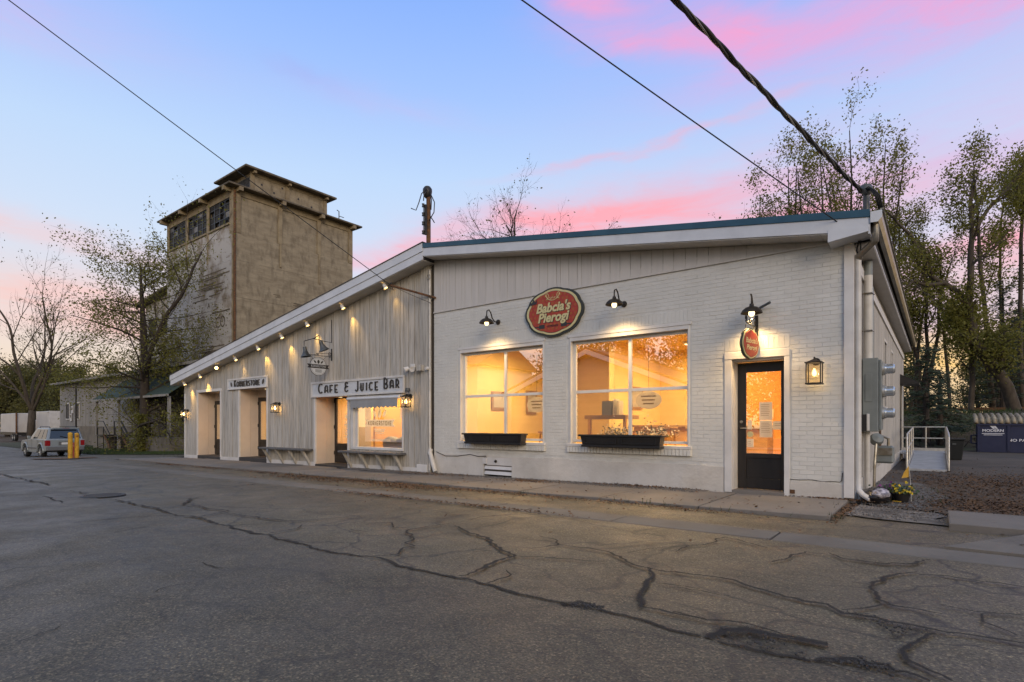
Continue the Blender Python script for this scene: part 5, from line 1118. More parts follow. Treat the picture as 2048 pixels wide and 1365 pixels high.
# ================================================================== SERVICES ON THE SIDE WALL
t = thing('meter_bank', (SX, 10.65, .97), 'grey electric meter cabinet with three round meters on the side wall', 'electric meter')
MB().box(-.955, 10.50, .97, -.74, 10.95, 2.15).build('cabinet', M['grey_box'], t, bevel=.008); MB().box(-.735, 10.56, 1.0, -.70, 10.90, 2.12).build('meter_cover', M['grey_box'], t, bevel=.005)
MB().box(-.915, 10.488, 1.45, -.82, 10.499, 1.90).build('door_panel', M['grey_box'], t, bevel=.004)
for zz in (1.98, 1.62, 1.27): mm = MB().lathe([(.09, .0), (.09, .05), (.078, .055), (.078, .15), (.06, .17), (0, .172)], 20, (-.70, 10.72, zz), (1, 0, 0)).build('meter', M['meter_glass'], t, smooth=40); MB().lathe([(.10, .0), (.10, .03), (.08, .03)], 20, (-.698, 10.72, zz), (1, 0, 0)).build('meter_ring', M['alu'], mm, smooth=40)
t = thing('conduit_pipe', (SX, 10.62, 2.15), 'thick pale conduit running from the meter cabinet up to the soffit', 'pipe'); MB().tube([(-.885, 10.62, 2.15), (-.885, 10.62, 3.74)], .062, 14).build('pipe', M['grey_box'], t, smooth=50)
MB().tube([(-.885, 10.62, 2.15), (-.885, 10.62, 3.5)], .064, 14).build('sleeve', M['white_pipe'], t, smooth=50)
for zz in (2.6, 3.2): MB().tube([(-.96, 10.55, zz), (-.83, 10.53, zz), (-.81, 10.68, zz)], .012, 5).build('strap', M['galv'], t)
t = thing('dark_conduit', (SX, 10.86, 2.15), 'thin dark conduit behind the thick pale one', 'pipe'); MB().tube([(-.86, 10.86, 2.15), (-.86, 10.86, 3.35), (-.93, 10.86, 3.42)], .032, 10).build('pipe', M['grey_box'], t, smooth=50)
t = thing('lower_conduit', (SX, 10.7, .4), 'pale conduit running from the meter cabinet down into the ground', 'pipe'); MB().tube([(-.90, 10.66, .97), (-.90, 10.66, -.1)], .04, 10).build('pipe', M['white_pipe'], t, smooth=50)
t = thing('telephone_box', (SX, 10.25, 1.1), 'small black box with a pale lid left of the meter cabinet', 'junction box'); MB().box(-.96, 10.05, .98, -.86, 10.2, 1.24).build('case', M['black'], t, bevel=.005); MB().box(-.858, 10.04, .985, -.83, 10.21, 1.25).build('lid', M['white_pipe'], t, bevel=.006)
t = thing('gas_meter', (SX, 11.5, .55), 'grey gas meter with pipework below the electric meters', 'gas meter')
MB().box(-.86, 11.35, .42, -.58, 11.62, .72).build('body', M['grey_box'], t, bevel=.03); MB().box(-.84, 11.33, .56, -.60, 11.35, .68).build('index', M['galv'], t)
MB().lathe([(0, .08), (.09, .06), (.11, 0), (.09, -.06), (0, -.08)], 14, (-.82, 11.3, .83), (.3, -.6, .4)).build('regulator', M['grey_box'], t, smooth=40); MB().tube([(-.66, 11.45, .72), (-.66, 11.45, .84), (-.74, 11.4, .88), (-.82, 11.3, .83)], .022, 8).build('pipe', M['galv'], t); MB().tube([(-.82, 11.25, .78), (-.84, 11.2, .4), (-.85, 11.2, -.1)], .022, 8).build('pipe', M['galv'], t); MB().tube([(-.78, 11.45, .72), (-.78, 11.45, .98), (-.96, 11.45, 1.0)], .02, 8).build('pipe', M['rust'], t)
# bag, pansies, marker flags
def blob(c, r, seed, amp=.25, n=14, m_=10):
    b = MB(); prof = []
    for i in range(m_+1):
        for k in range(n):
            th = math.pi*i/m_; ph = 2*math.pi*k/n; d = Vector((math.sin(th)*math.cos(ph), math.sin(th)*math.sin(ph), math.cos(th))); q = 1+amp*mnoise.noise(d*2.2+Vector((seed, 0, 0)))+amp*.5*mnoise.noise(d*6+Vector((seed, 3, 0)))
            b.v.append((c[0]+d.x*r[0]*q, c[1]+d.y*r[1]*q, max(c[2]+d.z*r[2]*q, -.075)))
    for i in range(m_):
        for k in range(n): a = i*n+k; e = i*n+(k+1) % n; b.f.append((a, a+n, e+n, e))
    return b
t = thing('soil_bag', (-.72, 9.75, -.06), 'slumped black plastic sack with pale painted sheen beside the downpipe outlet', 'bag'); p_ = onX(1730, 985, -.70)
blob((-.72, 9.75, .03), (.20, .30, .12), 3).build('sack', M['plastic_bag'], t, smooth=True); blob((-.66, 9.66, .075), (.13, .24, .075), 5, .2).build('sheen_side', M['bag_sheen'], t, smooth=True)  # second lump carries the sheen as a pale colour
def pansies(x, y, label, m_, n=150, z=-.06):
    t = thing('pansies', (x, y, z), label, 'flowers', 'potted pansies by the side wall'); MB().lathe([(0, 0), (.09, 0), (.12, .12), (.1, .12)], 12, (x, y, z)).build('pot', M['black'], t, smooth=40); a_, b_ = MB(), MB()
    for _ in range(n):
        p = Vector((x+random.gauss(0, .09), y+random.gauss(0, .09), z+.13+abs(random.gauss(0, .05)))); u_ = Vector((random.uniform(-1, 1), random.uniform(-1, 1), random.uniform(-.4, 1))).normalized()*.025; w_ = u_.orthogonal().normalized()*.02
        (a_ if random.random() < .55 else b_).face([p-u_, p-w_, p+u_, p+w_])
    a_.build('leaves', M['green_leaf'], t); b_.build('petals', M[m_], t)
pansies(-.58, 10.15, 'purple pansies in a pot behind the black sack', 'purple'); pansies(-.42, 10.0, 'yellow pansies in a pot next to the purple ones', 'yellow_petal')
t = thing('marker_flag', (-.30, 10.1, -.06), 'small yellow utility flag on a wire stem in the gravel', 'flag'); MB().tube([(-.30, 10.1, -.08), (-.31, 10.11, .2), (-.33, 10.1, .48)], .004, 5).build('stem', M['white_pipe'], t); MB().prism([(-.33, 10.1, .47), (-.335, 10.1, .30), (-.42, 10.08, .28), (-.39, 10.09, .37)], (0, .003, 0)).build('pennant', M['flag'], t)
t = thing('fallen_marker_flag', (.0, 9.5, -.05), 'yellow marker flag lying flat in the leaf mould', 'flag'); q = ongr(1793, 1006); MB().prism([(q.x-.05, q.y, -.045), (q.x+.05, q.y-.05, -.045), (q.x+.06, q.y-.01, -.04), (q.x-.04, q.y+.03, -.04)], (0, 0, .004)).build('pennant', M['flag'], t)
# access ramp
t = thing('access_ramp', (-.2, 19, 0), 'grey metal wheelchair ramp with tube railings behind the corner', 'ramp')
ya, yb, yc, z1 = 17.4, 21.9, 23.5, .2; xa, xb = -.58, .20
n = 8
for i in range(n):
    y0 = ya+(yb-ya)*i/n; y1 = ya+(yb-ya)*(i+1)/n; zf = lambda y: -.04+(z1+.04)*(y-ya)/(yb-ya)
    MB().prism([(xa, y0+.006, zf(y0)), (xa, y1-.006, zf(y1)), (xa, y1-.006, zf(y1)-.05), (xa, y0+.006, zf(y0)-.05)], (xb-xa, 0, 0)).build('deck_panel', M['ramp_deck'], t)
MB().box(-.96, yb+.005, z1-.06, xb, yc, z1).build('landing', M['ramp_deck'], t)
for x in (xa-.03, xb+.03):
    MB().prism([(x-.02, ya, zf(ya)-.02), (x-.02, yb, z1-.02), (x-.02, yb, z1+.08), (x-.02, ya, zf(ya)+.08)], (.04, 0, 0)).build('kerb_rail', M['alu'], t)
    rl_ = MB(); rl_.tube([(x, ya, -.06), (x, ya, .78), (x, ya+.12, .84), (x, yb, z1+.80)], .022, 8); rl_.build('handrail', M['alu'], t, smooth=50)
    MB().tube([(x, ya, .42), (x, yb, z1+.42)], .018, 8).build('mid_rail', M['alu'], t, smooth=50)
    for y in (ya+1.5, ya+3.0, yb): MB().tube([(x, y, -.08), (x, y, zf(y)+.82)], .02, 8).build('post', M['alu'], t, smooth=50)
for zz in (z1+.80, z1+.42): MB().tube([(-.95, yc, zz), (xb+.03, yc, zz), (xb+.03, yb, zz)], .022, 8).build('landing_rail', M['alu'], t, smooth=50)
MB().box(-.95, yc-.02, z1+.0, xb+.03, yc+.02, z1+.09).build('kerb_rail', M['alu'], t)
for x in (-.95, -.3, xb+.03): MB().tube([(x, yc, -.08), (x, yc, z1+.80)], .022, 8).build('post', M['alu'], t, smooth=50)
# wheelie bin and dumpster
t = thing('rubbish_bin', (.72, 18.4, -.09), 'dark plastic rubbish bin beside the metal ramp', 'bin'); c = atd(1908, 918, 18.5); c.z = -.09; t.location = c
b = MB(); b.add([(c.x+i*(.20 if k == 0 else .27), c.y+j*(.20 if k == 0 else .27), c.z+(.0 if k == 0 else .66)) for k in (0, 1) for i, j in ((-1, -1), (1, -1), (1, 1), (-1, 1))], [(0, 3, 2, 1), (4, 5, 6, 7), (0, 1, 5, 4), (1, 2, 6, 5), (2, 3, 7, 6), (3, 0, 4, 7)]); b.build('body', M['bin'], t, bevel=.02)
MB().box(c.x-.30, c.y-.30, c.z+.662, c.x+.30, c.y+.30, c.z+.72).build('rim', M['bin'], t, bevel=.01); MB().box(c.x-.05, c.y-.285, c.z+.50, c.x+.05, c.y-.262, c.z+.56).build('badge', M['zinc'], t)
D0 = atd(1955, 905, 23.6); D0.z = -.09
t = thing('dumpster', D0, 'navy steel dumpster with ribbed beige lids at the right edge', 'dumpster'); dx0, dy0, dz0 = D0; Wd, Hd, Dp = 3.6, 1.22, 1.4
b = MB(); b.prism([(dx0, dy0, dz0), (dx0, dy0, dz0+Hd), (dx0, dy0+Dp, dz0+Hd+.28), (dx0, dy0+Dp, dz0)], (Wd, 0, 0)); b.build('body', M['dumpster'], t, bevel=.012)
for xx in (dx0+.0, dx0+.95, dx0+2.1, dx0+3.0): MB().box(xx, dy0-.04, dz0+.08, xx+.09, dy0-.002, dz0+Hd-.08).build('rib', M['dumpster'], t)
MB().box(dx0-.02, dy0-.06, dz0+Hd-.08, dx0+Wd, dy0-.002, dz0+Hd+.0).build('top_rail', M['dumpster'], t)
n = 18
for i in range(n):
    xx = dx0-.05+i*.2; P = [(xx, dy0-.07, dz0+Hd+.01), (xx, dy0+.0, dz0+Hd+.14), (xx, dy0+.25, dz0+Hd+.24), (xx, dy0+Dp, dz0+Hd+.40)]
    MB().tube(P, .075, 8).build('lid_rib', M['lid'], t, smooth=True)
MB().prism([(dx0-.06, dy0-.05, dz0+Hd+.0), (dx0-.06, dy0+.02, dz0+Hd+.12), (dx0-.06, dy0+.25, dz0+Hd+.22), (dx0-.06, dy0+Dp, dz0+Hd+.38), (dx0-.06, dy0+Dp, dz0+Hd+.28)], (Wd, 0, 0)).build('lid', M['lid'], t)
MB().tube([(dx0-.005, dy0+.3, dz0+.35), (dx0-.2, dy0+.3, dz0+.38), (dx0-.2, dy0+.3, dz0+.70), (dx0-.005, dy0+.3, dz0+.73)], .035, 6).build('fork_sleeve', M['dumpster'], t)
text('NO PARKING', .15, M['white_print'], t, (dx0+1.53, dy0-.012, dz0+.52), ext=.002, bold=.003, sx=1.25); text('MODERN', .15, M['white_print'], t, (dx0+.50, dy0-.012, dz0+.92), ext=.002, bold=.004, sx=1.1)
for zz, w in ((.80, .36), (.74, .30)): MB().box(dx0+.5-w, dy0-.014, dz0+zz-.012, dx0+.5+w, dy0-.004, dz0+zz+.012).build('print_bar', M['white_print'], t)
b = MB()
for k in (0, 1): b.prism([(dx0+.40+.1*k, dy0-.014, dz0+1.12), (dx0+.48+.1*k, dy0-.014, dz0+1.12), (dx0+.60+.06*k, dy0-.014, dz0+1.0), (dx0+.50+.06*k, dy0-.014, dz0+1.0)], (0, .01, 0))
b.build('emblem', M['white_print'], t)

# ================================================================== WIRES
def wire(name, pts, r, m_, label, sag=0, n=24):
    a, b_ = Vector(pts[0]), Vector(pts[1]); P = [a.lerp(b_, i/n)-Vector((0, 0, sag*4*(i/n)*(1-i/n))) for i in range(n+1)]
    o = MB().tube(P, r, 6).build(name, m_); return tag(o, label, 'wire')
tip = onY(781, 571, 9.02); base_ = onY(871, 596, FY-.03)
t = thing('wire_bracket', base_, 'rusty pipe bracket jutting from the cafe wall near the ridge', 'bracket')
MB().tube([base_, tip], .026, 8).build('pipe', M['rust'], t); MB().tube([tip+Vector((.1, 0, 0)), tip+Vector((.1, -.02, -.12)), tip+Vector((.16, -.02, -.15))], .010, 5).build('hook', M['rust'], t); MB().lathe([(.02, -.03), (.035, 0), (.02, .03)], 8, tip+Vector((0, 0, .03))).build('insulator', M['iron'], t)
MB().tube([tip, base_.lerp(tip, .5)+Vector((0, 0, -.10)), base_.lerp(tip, .1)+Vector((0, 0, -.16))], .006, 5).build('slack_wire', M['cable'], t)
w1 = atd(20, 0, 9.0); wire('service_wire', (tip, tip+(w1-tip)*1.9), .009, M['cable_dark'], 'thin black wire running from the top left down to the rusty bracket', .02)
e2 = onY(1716, 473, FY-.05); w2 = atd(1055, 0, 6.5); wire('service_wire', (e2, e2+(w2-e2)*2.2), .0085, M['cable_dark'], 'thin black wire running from the top centre to the right corner of the shop', .05)
t = thing('wire_anchor', e2, 'black looped wire end fixed at the corner post under the eave', 'wire anchor'); MB().tube([e2, e2+Vector((.01, 0, -.08)), e2+Vector((-.02, .02, -.2)), e2+Vector((0, .06, -.28))], .012, 6).build('loop', M['cable_dark'], t); MB().tube([e2+Vector((.03, 0, .02)), e2+Vector((.03, .05, -.25))], .010, 6).build('tail', M['cable_dark'], t)
mh = Vector((-.95, 10.0, 4.55)); mh = onY(1723, 384, 9.9); w3 = atd(1368, 0, 5.0)
t = thing('twisted_service_cable', mh, 'thick twisted cable coming down from the top to the mast on the roof corner', 'cable')
a, b_ = mh, mh+(w3-mh)*2.4; d = (b_-a); Ln = d.length; d.normalize(); u_ = d.orthogonal().normalized(); w_ = d.cross(u_)
for s_, rr, m_ in ((0, .019, 'cable'), (2.1, .019, 'cable_dark'), (4.2, .009, 'galv')):
    P = []
    for i in range(200):
        f_ = i/199; ph = f_*Ln/1.05*2*math.pi+s_; P.append(a+d*(f_*Ln)+u_*(.016*math.cos(ph))+w_*(.016*math.sin(ph))-Vector((0, 0, .16*4*f_*(1-f_)*.5)))
    MB().tube(P, rr, 6).build('strand', M[m_], t, smooth=True)
t = thing('service_mast', (mh.x, mh.y, 4.0), 'grey service mast with curved weatherhead and hanging cables at the roof corner', 'mast')
MB().tube([mh+Vector((.06, .03, -.5)), mh+Vector((.06, .03, -.05)), mh+Vector((.05, .02, .02))], .045, 12).build('pipe', M['zinc'], t, smooth=50)
MB().lathe([(.0, .09), (.05, .085), (.085, .05), (.10, 0), (.09, -.05), (.05, -.06)], 16, mh+Vector((.05, .02, .02)), (.4, -.3, .8)).build('weatherhead', M['zinc'], t, smooth=50)
for k in range(4): MB().tube([mh+Vector((.02, -.03, 0)), mh+Vector((.10+.02*k, -.10, .02-.02*k)), mh+Vector((.18+.02*k, -.08, -.14)), mh+Vector((.23+.02*k, -.02, -.34-.03*k))], .011, 6).build('drip_loop', M['cable_dark'], t, smooth=True)
# utility mast behind the ridge
PB = atd(857, 478, 15.5); PT = atd(857, 392, 15.5)
t = thing('utility_mast', (PB.x, PB.y, PB.z-.6), 'brown mast with black weatherhead, insulators and loose cables standing at the ridge', 'mast')
MB().tube([PB-Vector((0, 0, .6)), PT], .062, 12).build('post', M['rust'], t, smooth=50); lft = -Vector((CS, SN, 0))
MB().lathe([(0, .16), (.08, .15), (.13, .08), (.13, 0), (.11, -.10), (.07, -.16), (0, -.16)], 16, PT+Vector((0, 0, .1))+lft*.03, (0, 0, 1)).build('weatherhead', M['black'], t, smooth=50)
q = atd(851, 410, 15.4); q2 = atd(851, 470, 15.4); MB().tube([q, q2], .045, 4).build('rack', M['bronze'], t); MB().tube([q+lft*.06, q2+lft*.06], .010, 5).build('rack_rod', M['iron'], t)
for k in range(4): MB().lathe([(0, .05), (.04, .045), (.028, 0), (.04, -.045), (0, -.05)], 10, q.lerp(q2, .02+k*.3)+lft*.065).build('insulator', M['black'], t, smooth=40)
for l in ([(853, 378), (843, 388), (838, 405), (832, 421), (822, 417)], [(855, 380), (848, 390), (847, 402)], [(862, 390), (869, 405), (868, 425), (858, 442)], [(860, 382), (863, 400), (862, 420)], [(860, 432), (866, 441), (869, 446)]): MB().tube([atd(a_, b__, 15.35) for a_, b__ in l], .014, 6).build('loose_cable', M['black'], t, smooth=True)
# ================================================================== GRAIN TOWER
TX, TYF, TXL, TYB, TZ = -40.4, 19.3, -52.1, 29.6, 18.3
tw = thing('grain_tower', ((TX+TXL)/2, TYF, -.8), 'tall weathered tan concrete grain tower with peeling white front and broken windows', 'tower')
MB().box(TXL+.25, TYF+.3, -1, TX-.25, TYB-.25, TZ-.1).build('core', M['tower_tan'], tw)
# side face: lifts of board-formed concrete with piers and recessed upper panels
zs = [-1, 2.2, 5.0, 7.8, 10.4, 13.1, 15.1]
for a, c in zip(zs, zs[1:]): MB().box(TX-.26, TYF+.02, a+.006, TX-.0-random.uniform(0, .015), TYB, c-.006).build('wall_lift', M['tower_tan'], tw)
bays = [(TYF+.55, 22.75), (23.1, 26.15), (26.5, TYB-.4)]
for y0, y1 in ((TYF+.02, TYF+.55), (22.75, 23.1), (26.15, 26.5), (TYB-.4, TYB)): MB().box(TX-.26, y0, 15.1, TX+.02, y1, TZ).build('pier', M['tower_pier'], tw, bevel=.02)
for y0, y1 in bays: MB().box(TX-.26, y0, 15.1, TX-.10, y1, TZ-.45).build('wall_panel', M['tower_tan'], tw); MB().box(TX-.26, y0, TZ-.45, TX-.03, y1, TZ).build('beam', M['tower_pier'], tw)
for y0, zz, zt in ((22.92, 13.3, 15.1), (26.32, 12.7, 15.1)): MB().box(TX+.001, y0-.07, zz, TX+.07, y0+.07, zt).build('pier_tail', M['tower_pier'], tw)
# patches where the skin has come off
random.seed(21)
for (yc, zc, w, h) in ((24.2, 10.6, 1.6, .10), (25.6, 10.35, 2.2, .09), (22.5, 11.0, .7, .08), (27.2, 9.9, 2.0, .10), (26.0, 10.9, .8, .06), (21.7, 7.3, 1.2, .12), (23.3, 7.0, .9, .3), (20.2, 4.2, 1.4, .10), (20.6, 3.9, 1.7, .12), (20.5, 3.6, 1.2, .10), (24.3, 6.6, .8, .12)):
    for k in range(3): MB().box(TX-.01, yc+random.uniform(-.3, .3), zc+k*.09-.1, TX+.008+k*.003, yc+w*random.uniform(.5, 1), zc+k*.09-.1+h*.6).build('exposed_lath', M['tower_trim'], tw)
# front face
fb = [(-52.1, -51.75), (-48.4, -48.05), (-44.65, -44.3), (-40.95, TX)]
for a, c in zip(zs, zs[1:]): MB().box(TXL, TYF, a+.006, TX-.262, TYF+.28, c-.006).build('wall_lift', M['tower_white'], tw)
for a, c in fb: MB().box(a, TYF-.03, 15.1, c, TYF+.28, TZ).build('pier', M['tower_pier'], tw, bevel=.02)
for a, c in ((-48.22, 14.0), (-44.47, 13.4)): MB().box(a-.07, TYF-.05, c, a+.07, TYF-.002, 15.1).build('pier_tail', M['tower_pier'], tw)
MB().box(TX-.18, TYF-.045, 2, TX-.02, TYF+.0, 15.1).build('corner_pier', M['tower_pier'], tw)
MB().tube([(TX+.06, TYF+.06, 3.2), (TX+.06, TYF+.07, TZ-.2)], .085, 8).build('rain_pipe', M['rust'], tw, smooth=50)
for (a, _), (_, c) in zip([(q[1], 0) for q in fb[:-1]], [(0, q[0]) for q in fb[1:]]):
    MB().box(a, TYF, 15.1, c, TYF+.28, 15.75).build('spandrel', M['tower_white'], tw); MB().box(a, TYF, TZ-.55, c, TYF+.28, TZ).build('beam', M['tower_pier'], tw)
    MB().box(a-.05, TYF-.10, 15.72, c+.05, TYF+.10, 15.86).build('sill', M['tower_pier'], tw)
    w = MB(); z0, z1 = 15.86, TZ-.55; n = 4; dx_ = (c-a)/n
    for i in range(n+1): w.box(a+dx_*i-.05, TYF+.05, z0, a+dx_*i+.05, TYF+.13, z1)
    for zz in (z0, z0+.5, z0+1.0, z0+1.5, z1-.08): w.box(a, TYF+.06, zz, c, TYF+.12, zz+.05)
    wi = w.build('window', M['black'], tw)
    for i in range(n):
        for k in range(4):
            if random.random() < .14: continue
            MB().box(a+dx_*i+.05, TYF+.085, z0+.05+k*.47, a+dx_*(i+1)-.05, TYF+.095, z0+.05+k*.47+.44).build('pane', M['grey_pane'] if random.random() < .18 else M['dark_pane'], wi)
    MB().box(a, TYF+.2, 15.8, c, TYF+.31, z1).build('dark_interior', M['black'], tw)
for k in range(46):
    xc = random.uniform(-46, -41.6); zc = random.choice((random.gauss(11.8, .8), random.gauss(6.2, .7), random.gauss(5.6, .6))); w = random.uniform(.4, 1.6)
    MB().box(max(xc-w, TXL+.1), TYF-.012-.012*random.random(), zc, min(xc+w, TX-.5), TYF+.01, zc+random.uniform(.05, .10)).build('exposed_lath', M['tower_trim'], tw)
text('CO.', 1.25, M['old_letter'], tw, (-42.3, TYF-.012, 8.72), ext=.006, sx=.85); text('A', .6, M['old_letter'], tw, (-44.3, TYF-.012, 10.2), ext=.006); text('L', .6, M['old_letter'], tw, (-43.2, TYF-.012, 10.2), ext=.006)
# roofs
MB().prism([(TXL-.6, TYF-.6, TZ), (TX+.6, TYF-.6, TZ), (TX+.6, TYB+.6, TZ), (TXL-.6, TYB+.6, TZ)], (0, 0, .14)).build('roof_slab', M['tower_trim'], tw, bevel=.03)
for y in (TYF+.3, 22.92, 26.32, TYB-.2): MB().box(TX+.02, y-.14, TZ-.28, TX+.62, y+.14, TZ-.002).build('roof_bracket', M['tower_pier'], tw)
for x in (-51.9, -48.2, -44.5, -40.7): MB().box(x-.14, TYF-.62, TZ-.28, x+.14, TYF-.03, TZ-.002).build('roof_bracket', M['tower_pier'], tw)
PX, PXL, PYF, PYB, PZ = -41.4, -45.4, 21.0, 27.7, 20.42
ph = MB().box(PXL, PYF+.2, TZ+.17, PX-.16, PYB, PZ).build('penthouse', M['tower_tan'], tw)
for y0, y1 in ((PYF+.1, PYF+.4), (23.95, 24.25), (PYB-.3, PYB)): MB().box(PX-.159, y0, TZ+.17, PX+.03, y1, PZ).build('pier', M['tower_pier'], ph)
for y0, y1 in ((PYF+.4, 23.95), (24.25, PYB-.3)): MB().box(PX-.159, y0, TZ+.17, PX-.04, y1, PZ-.25).build('panel', M['tower_tan'], ph); MB().box(PX-.159, y0, PZ-.25, PX-.0, y1, PZ).build('beam', M['tower_pier'], ph)
for i, (y, z) in enumerate(((21.9, 19.6), (22.9, 19.3), (23.6, 19.9), (25.0, 19.5), (26.2, 19.2))): MB().box(PX-.045, y, z, PX-.03, y+.14, z+.14).build('hole', M['black'], ph)
w = MB(); w.box(PXL+.3, PYF+.12, TZ+.8, PX-.2, PYF+.198, PZ-.35)
wi = w.build('window', M['black'], ph)
for i in range(6):
    a = PXL+.4+i*.56; MB().box(a, PYF+.105, TZ+.9, a+.46, PYF+.119, PZ-.95).build('pane', M['grey_pane' if i % 3 == 1 else 'dark_pane'], wi); MB().box(a, PYF+.105, PZ-.9, a+.46, PYF+.119, PZ-.42).build('pane', M['dark_pane'], wi)
MB().box(PXL, PYF, TZ+.17, PX, PYF+.11, TZ+.8).build('front_sill', M['tower_pier'], ph)
MB().box(PXL-.6, PYF-.6, PZ, PX+.6, PYB+.6, PZ+.16).build('roof_slab', M['tower_trim'], ph, bevel=.03)
for y in (PYF+.25, 24.1, PYB-.2): MB().box(PX+.03, y-.1, PZ-.2, PX+.45, y+.1, PZ-.002).build('roof_bracket', M['tower_pier'], ph)
MB().tube([(PX+.3, PYB+1.0, TZ+.17), (PX+.3, PYB+1.0, TZ+1.3), (PX+.3, PYB+.8, TZ+1.35)], .04, 6).tube([(PX+.3, PYB+1.0, TZ+.9), (PX+.3, PYB+1.5, TZ+.9)], .03, 6).build('roof_rail', M['black'], tw)
# annex
an = thing('tower_annex', (-55.5, 20, -.8), 'lower weathered concrete block standing left of the grain tower', 'annex')
MB().box(-59.2, 20.1, -1, TXL-.02, 28.5, 12.2).build('wall', M['tower_white'], an); MB().prism([(-60.0, 19.4, 12.2), (TXL-.03, 19.4, 13.0), (TXL-.03, 19.4, 13.2), (-60.0, 19.4, 12.4)], (0, 9.5, 0)).build('roof_slab', M['tower_trim'], an)
MB().prism([(-59.2, 20.1, 12.2), (TXL-.03, 20.1, 12.2), (TXL-.03, 20.1, 12.98)], (0, 8, 0)).build('gable', M['tower_white'], an)
for (a, c) in ((-58.4, 9.2), (-55.4, 9.2), (-58.4, 5.6)):
    wi = MB().box(a, 20.06, c, a+1.7, 20.097, c+1.7).build('window', M['black'], an)
    for i in range(3):
        for k in range(3): MB().box(a+.08+i*.54, 20.04, c+.08+k*.54, a+.55+i*.54, 20.058, c+.55+k*.54).build('pane', M['dark_pane'], wi)
# warehouse
wh = thing('warehouse', (-57, 17, -.8), 'low grey-white warehouse with concrete base and green porch roof in front of the tower', 'warehouse')
WX0, WX1, WY = -73.6, -37.5, 17.0
MB().box(WX0, WY-.05, -1.2, WX1, WY+2.2, .95).build('base_wall', M['old_concrete'], wh)
x = WX0
while x < WX1: MB().box(x+.012, WY-.0-random.uniform(0, .02), .951, min(x+.36, WX1)-.012, WY+.06, 5.28).build('siding_board', M['metal_siding'], wh); x += .36
MB().box(WX0+.02, WY+.06, .951, WX1, WY+2.2, 5.25).build('wall', M['plank_back'], wh); MB().box(WX0-.05, WY+.0, .951, WX0+.02, WY+12, 5.3).build('end_wall', M['metal_siding'], wh)
MB().prism([(WX0-.6, WY-.7, 5.26), (WX0-.6, WY-.7, 5.40), (WX0-.6, WY+5, 6.7), (WX0-.6, WY+5, 6.55)], (WX1-WX0+.9, 0, 0)).build('roof', M['roof_dark'], wh)
MB().box(WX0-.6, WY-.74, 5.22, WX1+.3, WY-.705, 5.42).build('roof_fascia', M['metal_siding'], wh)
for i in range(10):
    t0 = i/10; y0 = 14.6+2.35*t0; z0 = 3.1+1.75*t0
    MB().prism([(-54.4, y0, z0), (-54.4, y0+.25, z0+.186), (-54.4, y0+.25, z0+.156), (-54.4, y0, z0-.03)], (15.2, 0, 0)).build('porch_shingles', M['green_roof'], wh)
MB().box(-54.4, 14.55, 2.94, -39.2, 14.6, 3.09).build('porch_fascia', M['metal_siding'], wh)
for x in (-53.8, -48.8, -44.2, -39.6): MB().box(x-.08, 14.7, -.8, x+.08, 14.86, 2.95).build('porch_post', M['metal_siding'], wh)
MB().box(-54.2, 14.65, -.9, -51, 16.94, .25).build('dock', M['old_concrete'], wh); MB().box(-46.6, 14.65, -.9, -39.2, 16.94, .25).build('dock', M['old_concrete'], wh)
for x in (-50.8, -47.2, -43.5):
    d = MB().box(x, WY-.09, .3, x+1.15, WY-.052, 2.5).build('door', M['black'], wh); MB().box(x+.25, WY-.11, 1.4, x+.9, WY-.092, 2.2).build('pane', M['dark_pane'], d)
for x in (-68.0, -71.2):
    wi = MB().box(x, WY-.10, 1.6, x+1.2, WY-.03, 3.3).build('window', M['white_paint'], wh); MB().box(x+.1, WY-.115, 1.7, x+.55, WY-.101, 3.2).build('pane', M['dark_pane'], wi); MB().box(x+.65, WY-.115, 1.7, x+1.1, WY-.101, 3.2).build('pane', M['dark_pane'], wi)
# steps with railings
for k, (px, lb) in enumerate(((224, 'dark iron stairs with platform and railing against the warehouse'), (276, 'second iron stair with railings partly behind the tree trunk'))):
    p = atd(px, 850, 43 if k == 0 else 41); X0 = p.x; Y0 = 14.4
    t = thing('iron_stairs', (X0, Y0, -.8), lb, 'stairs', 'iron stairs at the warehouse')
    MB().box(X0-1.5, Y0, .22, X0, Y0+1.2, .30).build('platform', M['iron'], t)
    for i in range(5): MB().box(X0+.02+i*.28, Y0+.05, .10-i*.19, X0+.34+i*.28, Y0+1.1, .14-i*.19).build('tread', M['iron'], t)
    for yy in (Y0+.02, Y0+1.15):
        MB().prism([(X0, yy, .24), (X0+1.5, yy, -.78), (X0+1.5, yy, -.55), (X0, yy, .34)], (0, .05, 0)).build('stringer', M['rust'], t)
        MB().tube([(X0-1.45, yy, .3), (X0-1.45, yy, 1.35), (X0, yy, 1.35), (X0+1.45, yy, .35), (X0+1.45, yy, -.75)], .03, 6).build('railing', M['iron'], t)
        MB().tube([(X0-1.45, yy, .85), (X0, yy, .85), (X0+1.45, yy, -.1)], .022, 6).build('mid_rail', M['iron'], t)
    for xx in (X0-1.42, X0-.05): MB().tube([(xx, Y0+.05, -.9), (xx, Y0+.05, .9)], .04, 6).build('post', M['iron'], t)
for (px, py0, py1, hw, lb) in ((145, 813, 827, .36, 'upper white notice board on the warehouse wall'), (142, 828, 843, .30, 'lower white notice board on the warehouse wall')):
    a = onY(px, py1, WY-.06); b_ = onY(px, py0, WY-.06); t = thing('notice_board', (a.x, WY-.06, a.z), lb, 'sign', 'notice boards on the warehouse')
    MB().box(a.x-hw, WY-.10, a.z, a.x+hw, WY-.055, b_.z).build('panel', M['white_paint'], t); MB().box(a.x-hw*.6, WY-.108, (a.z+b_.z)/2, a.x+hw*.5, WY-.101, b_.z-.12).build('print', M['letter'], t)
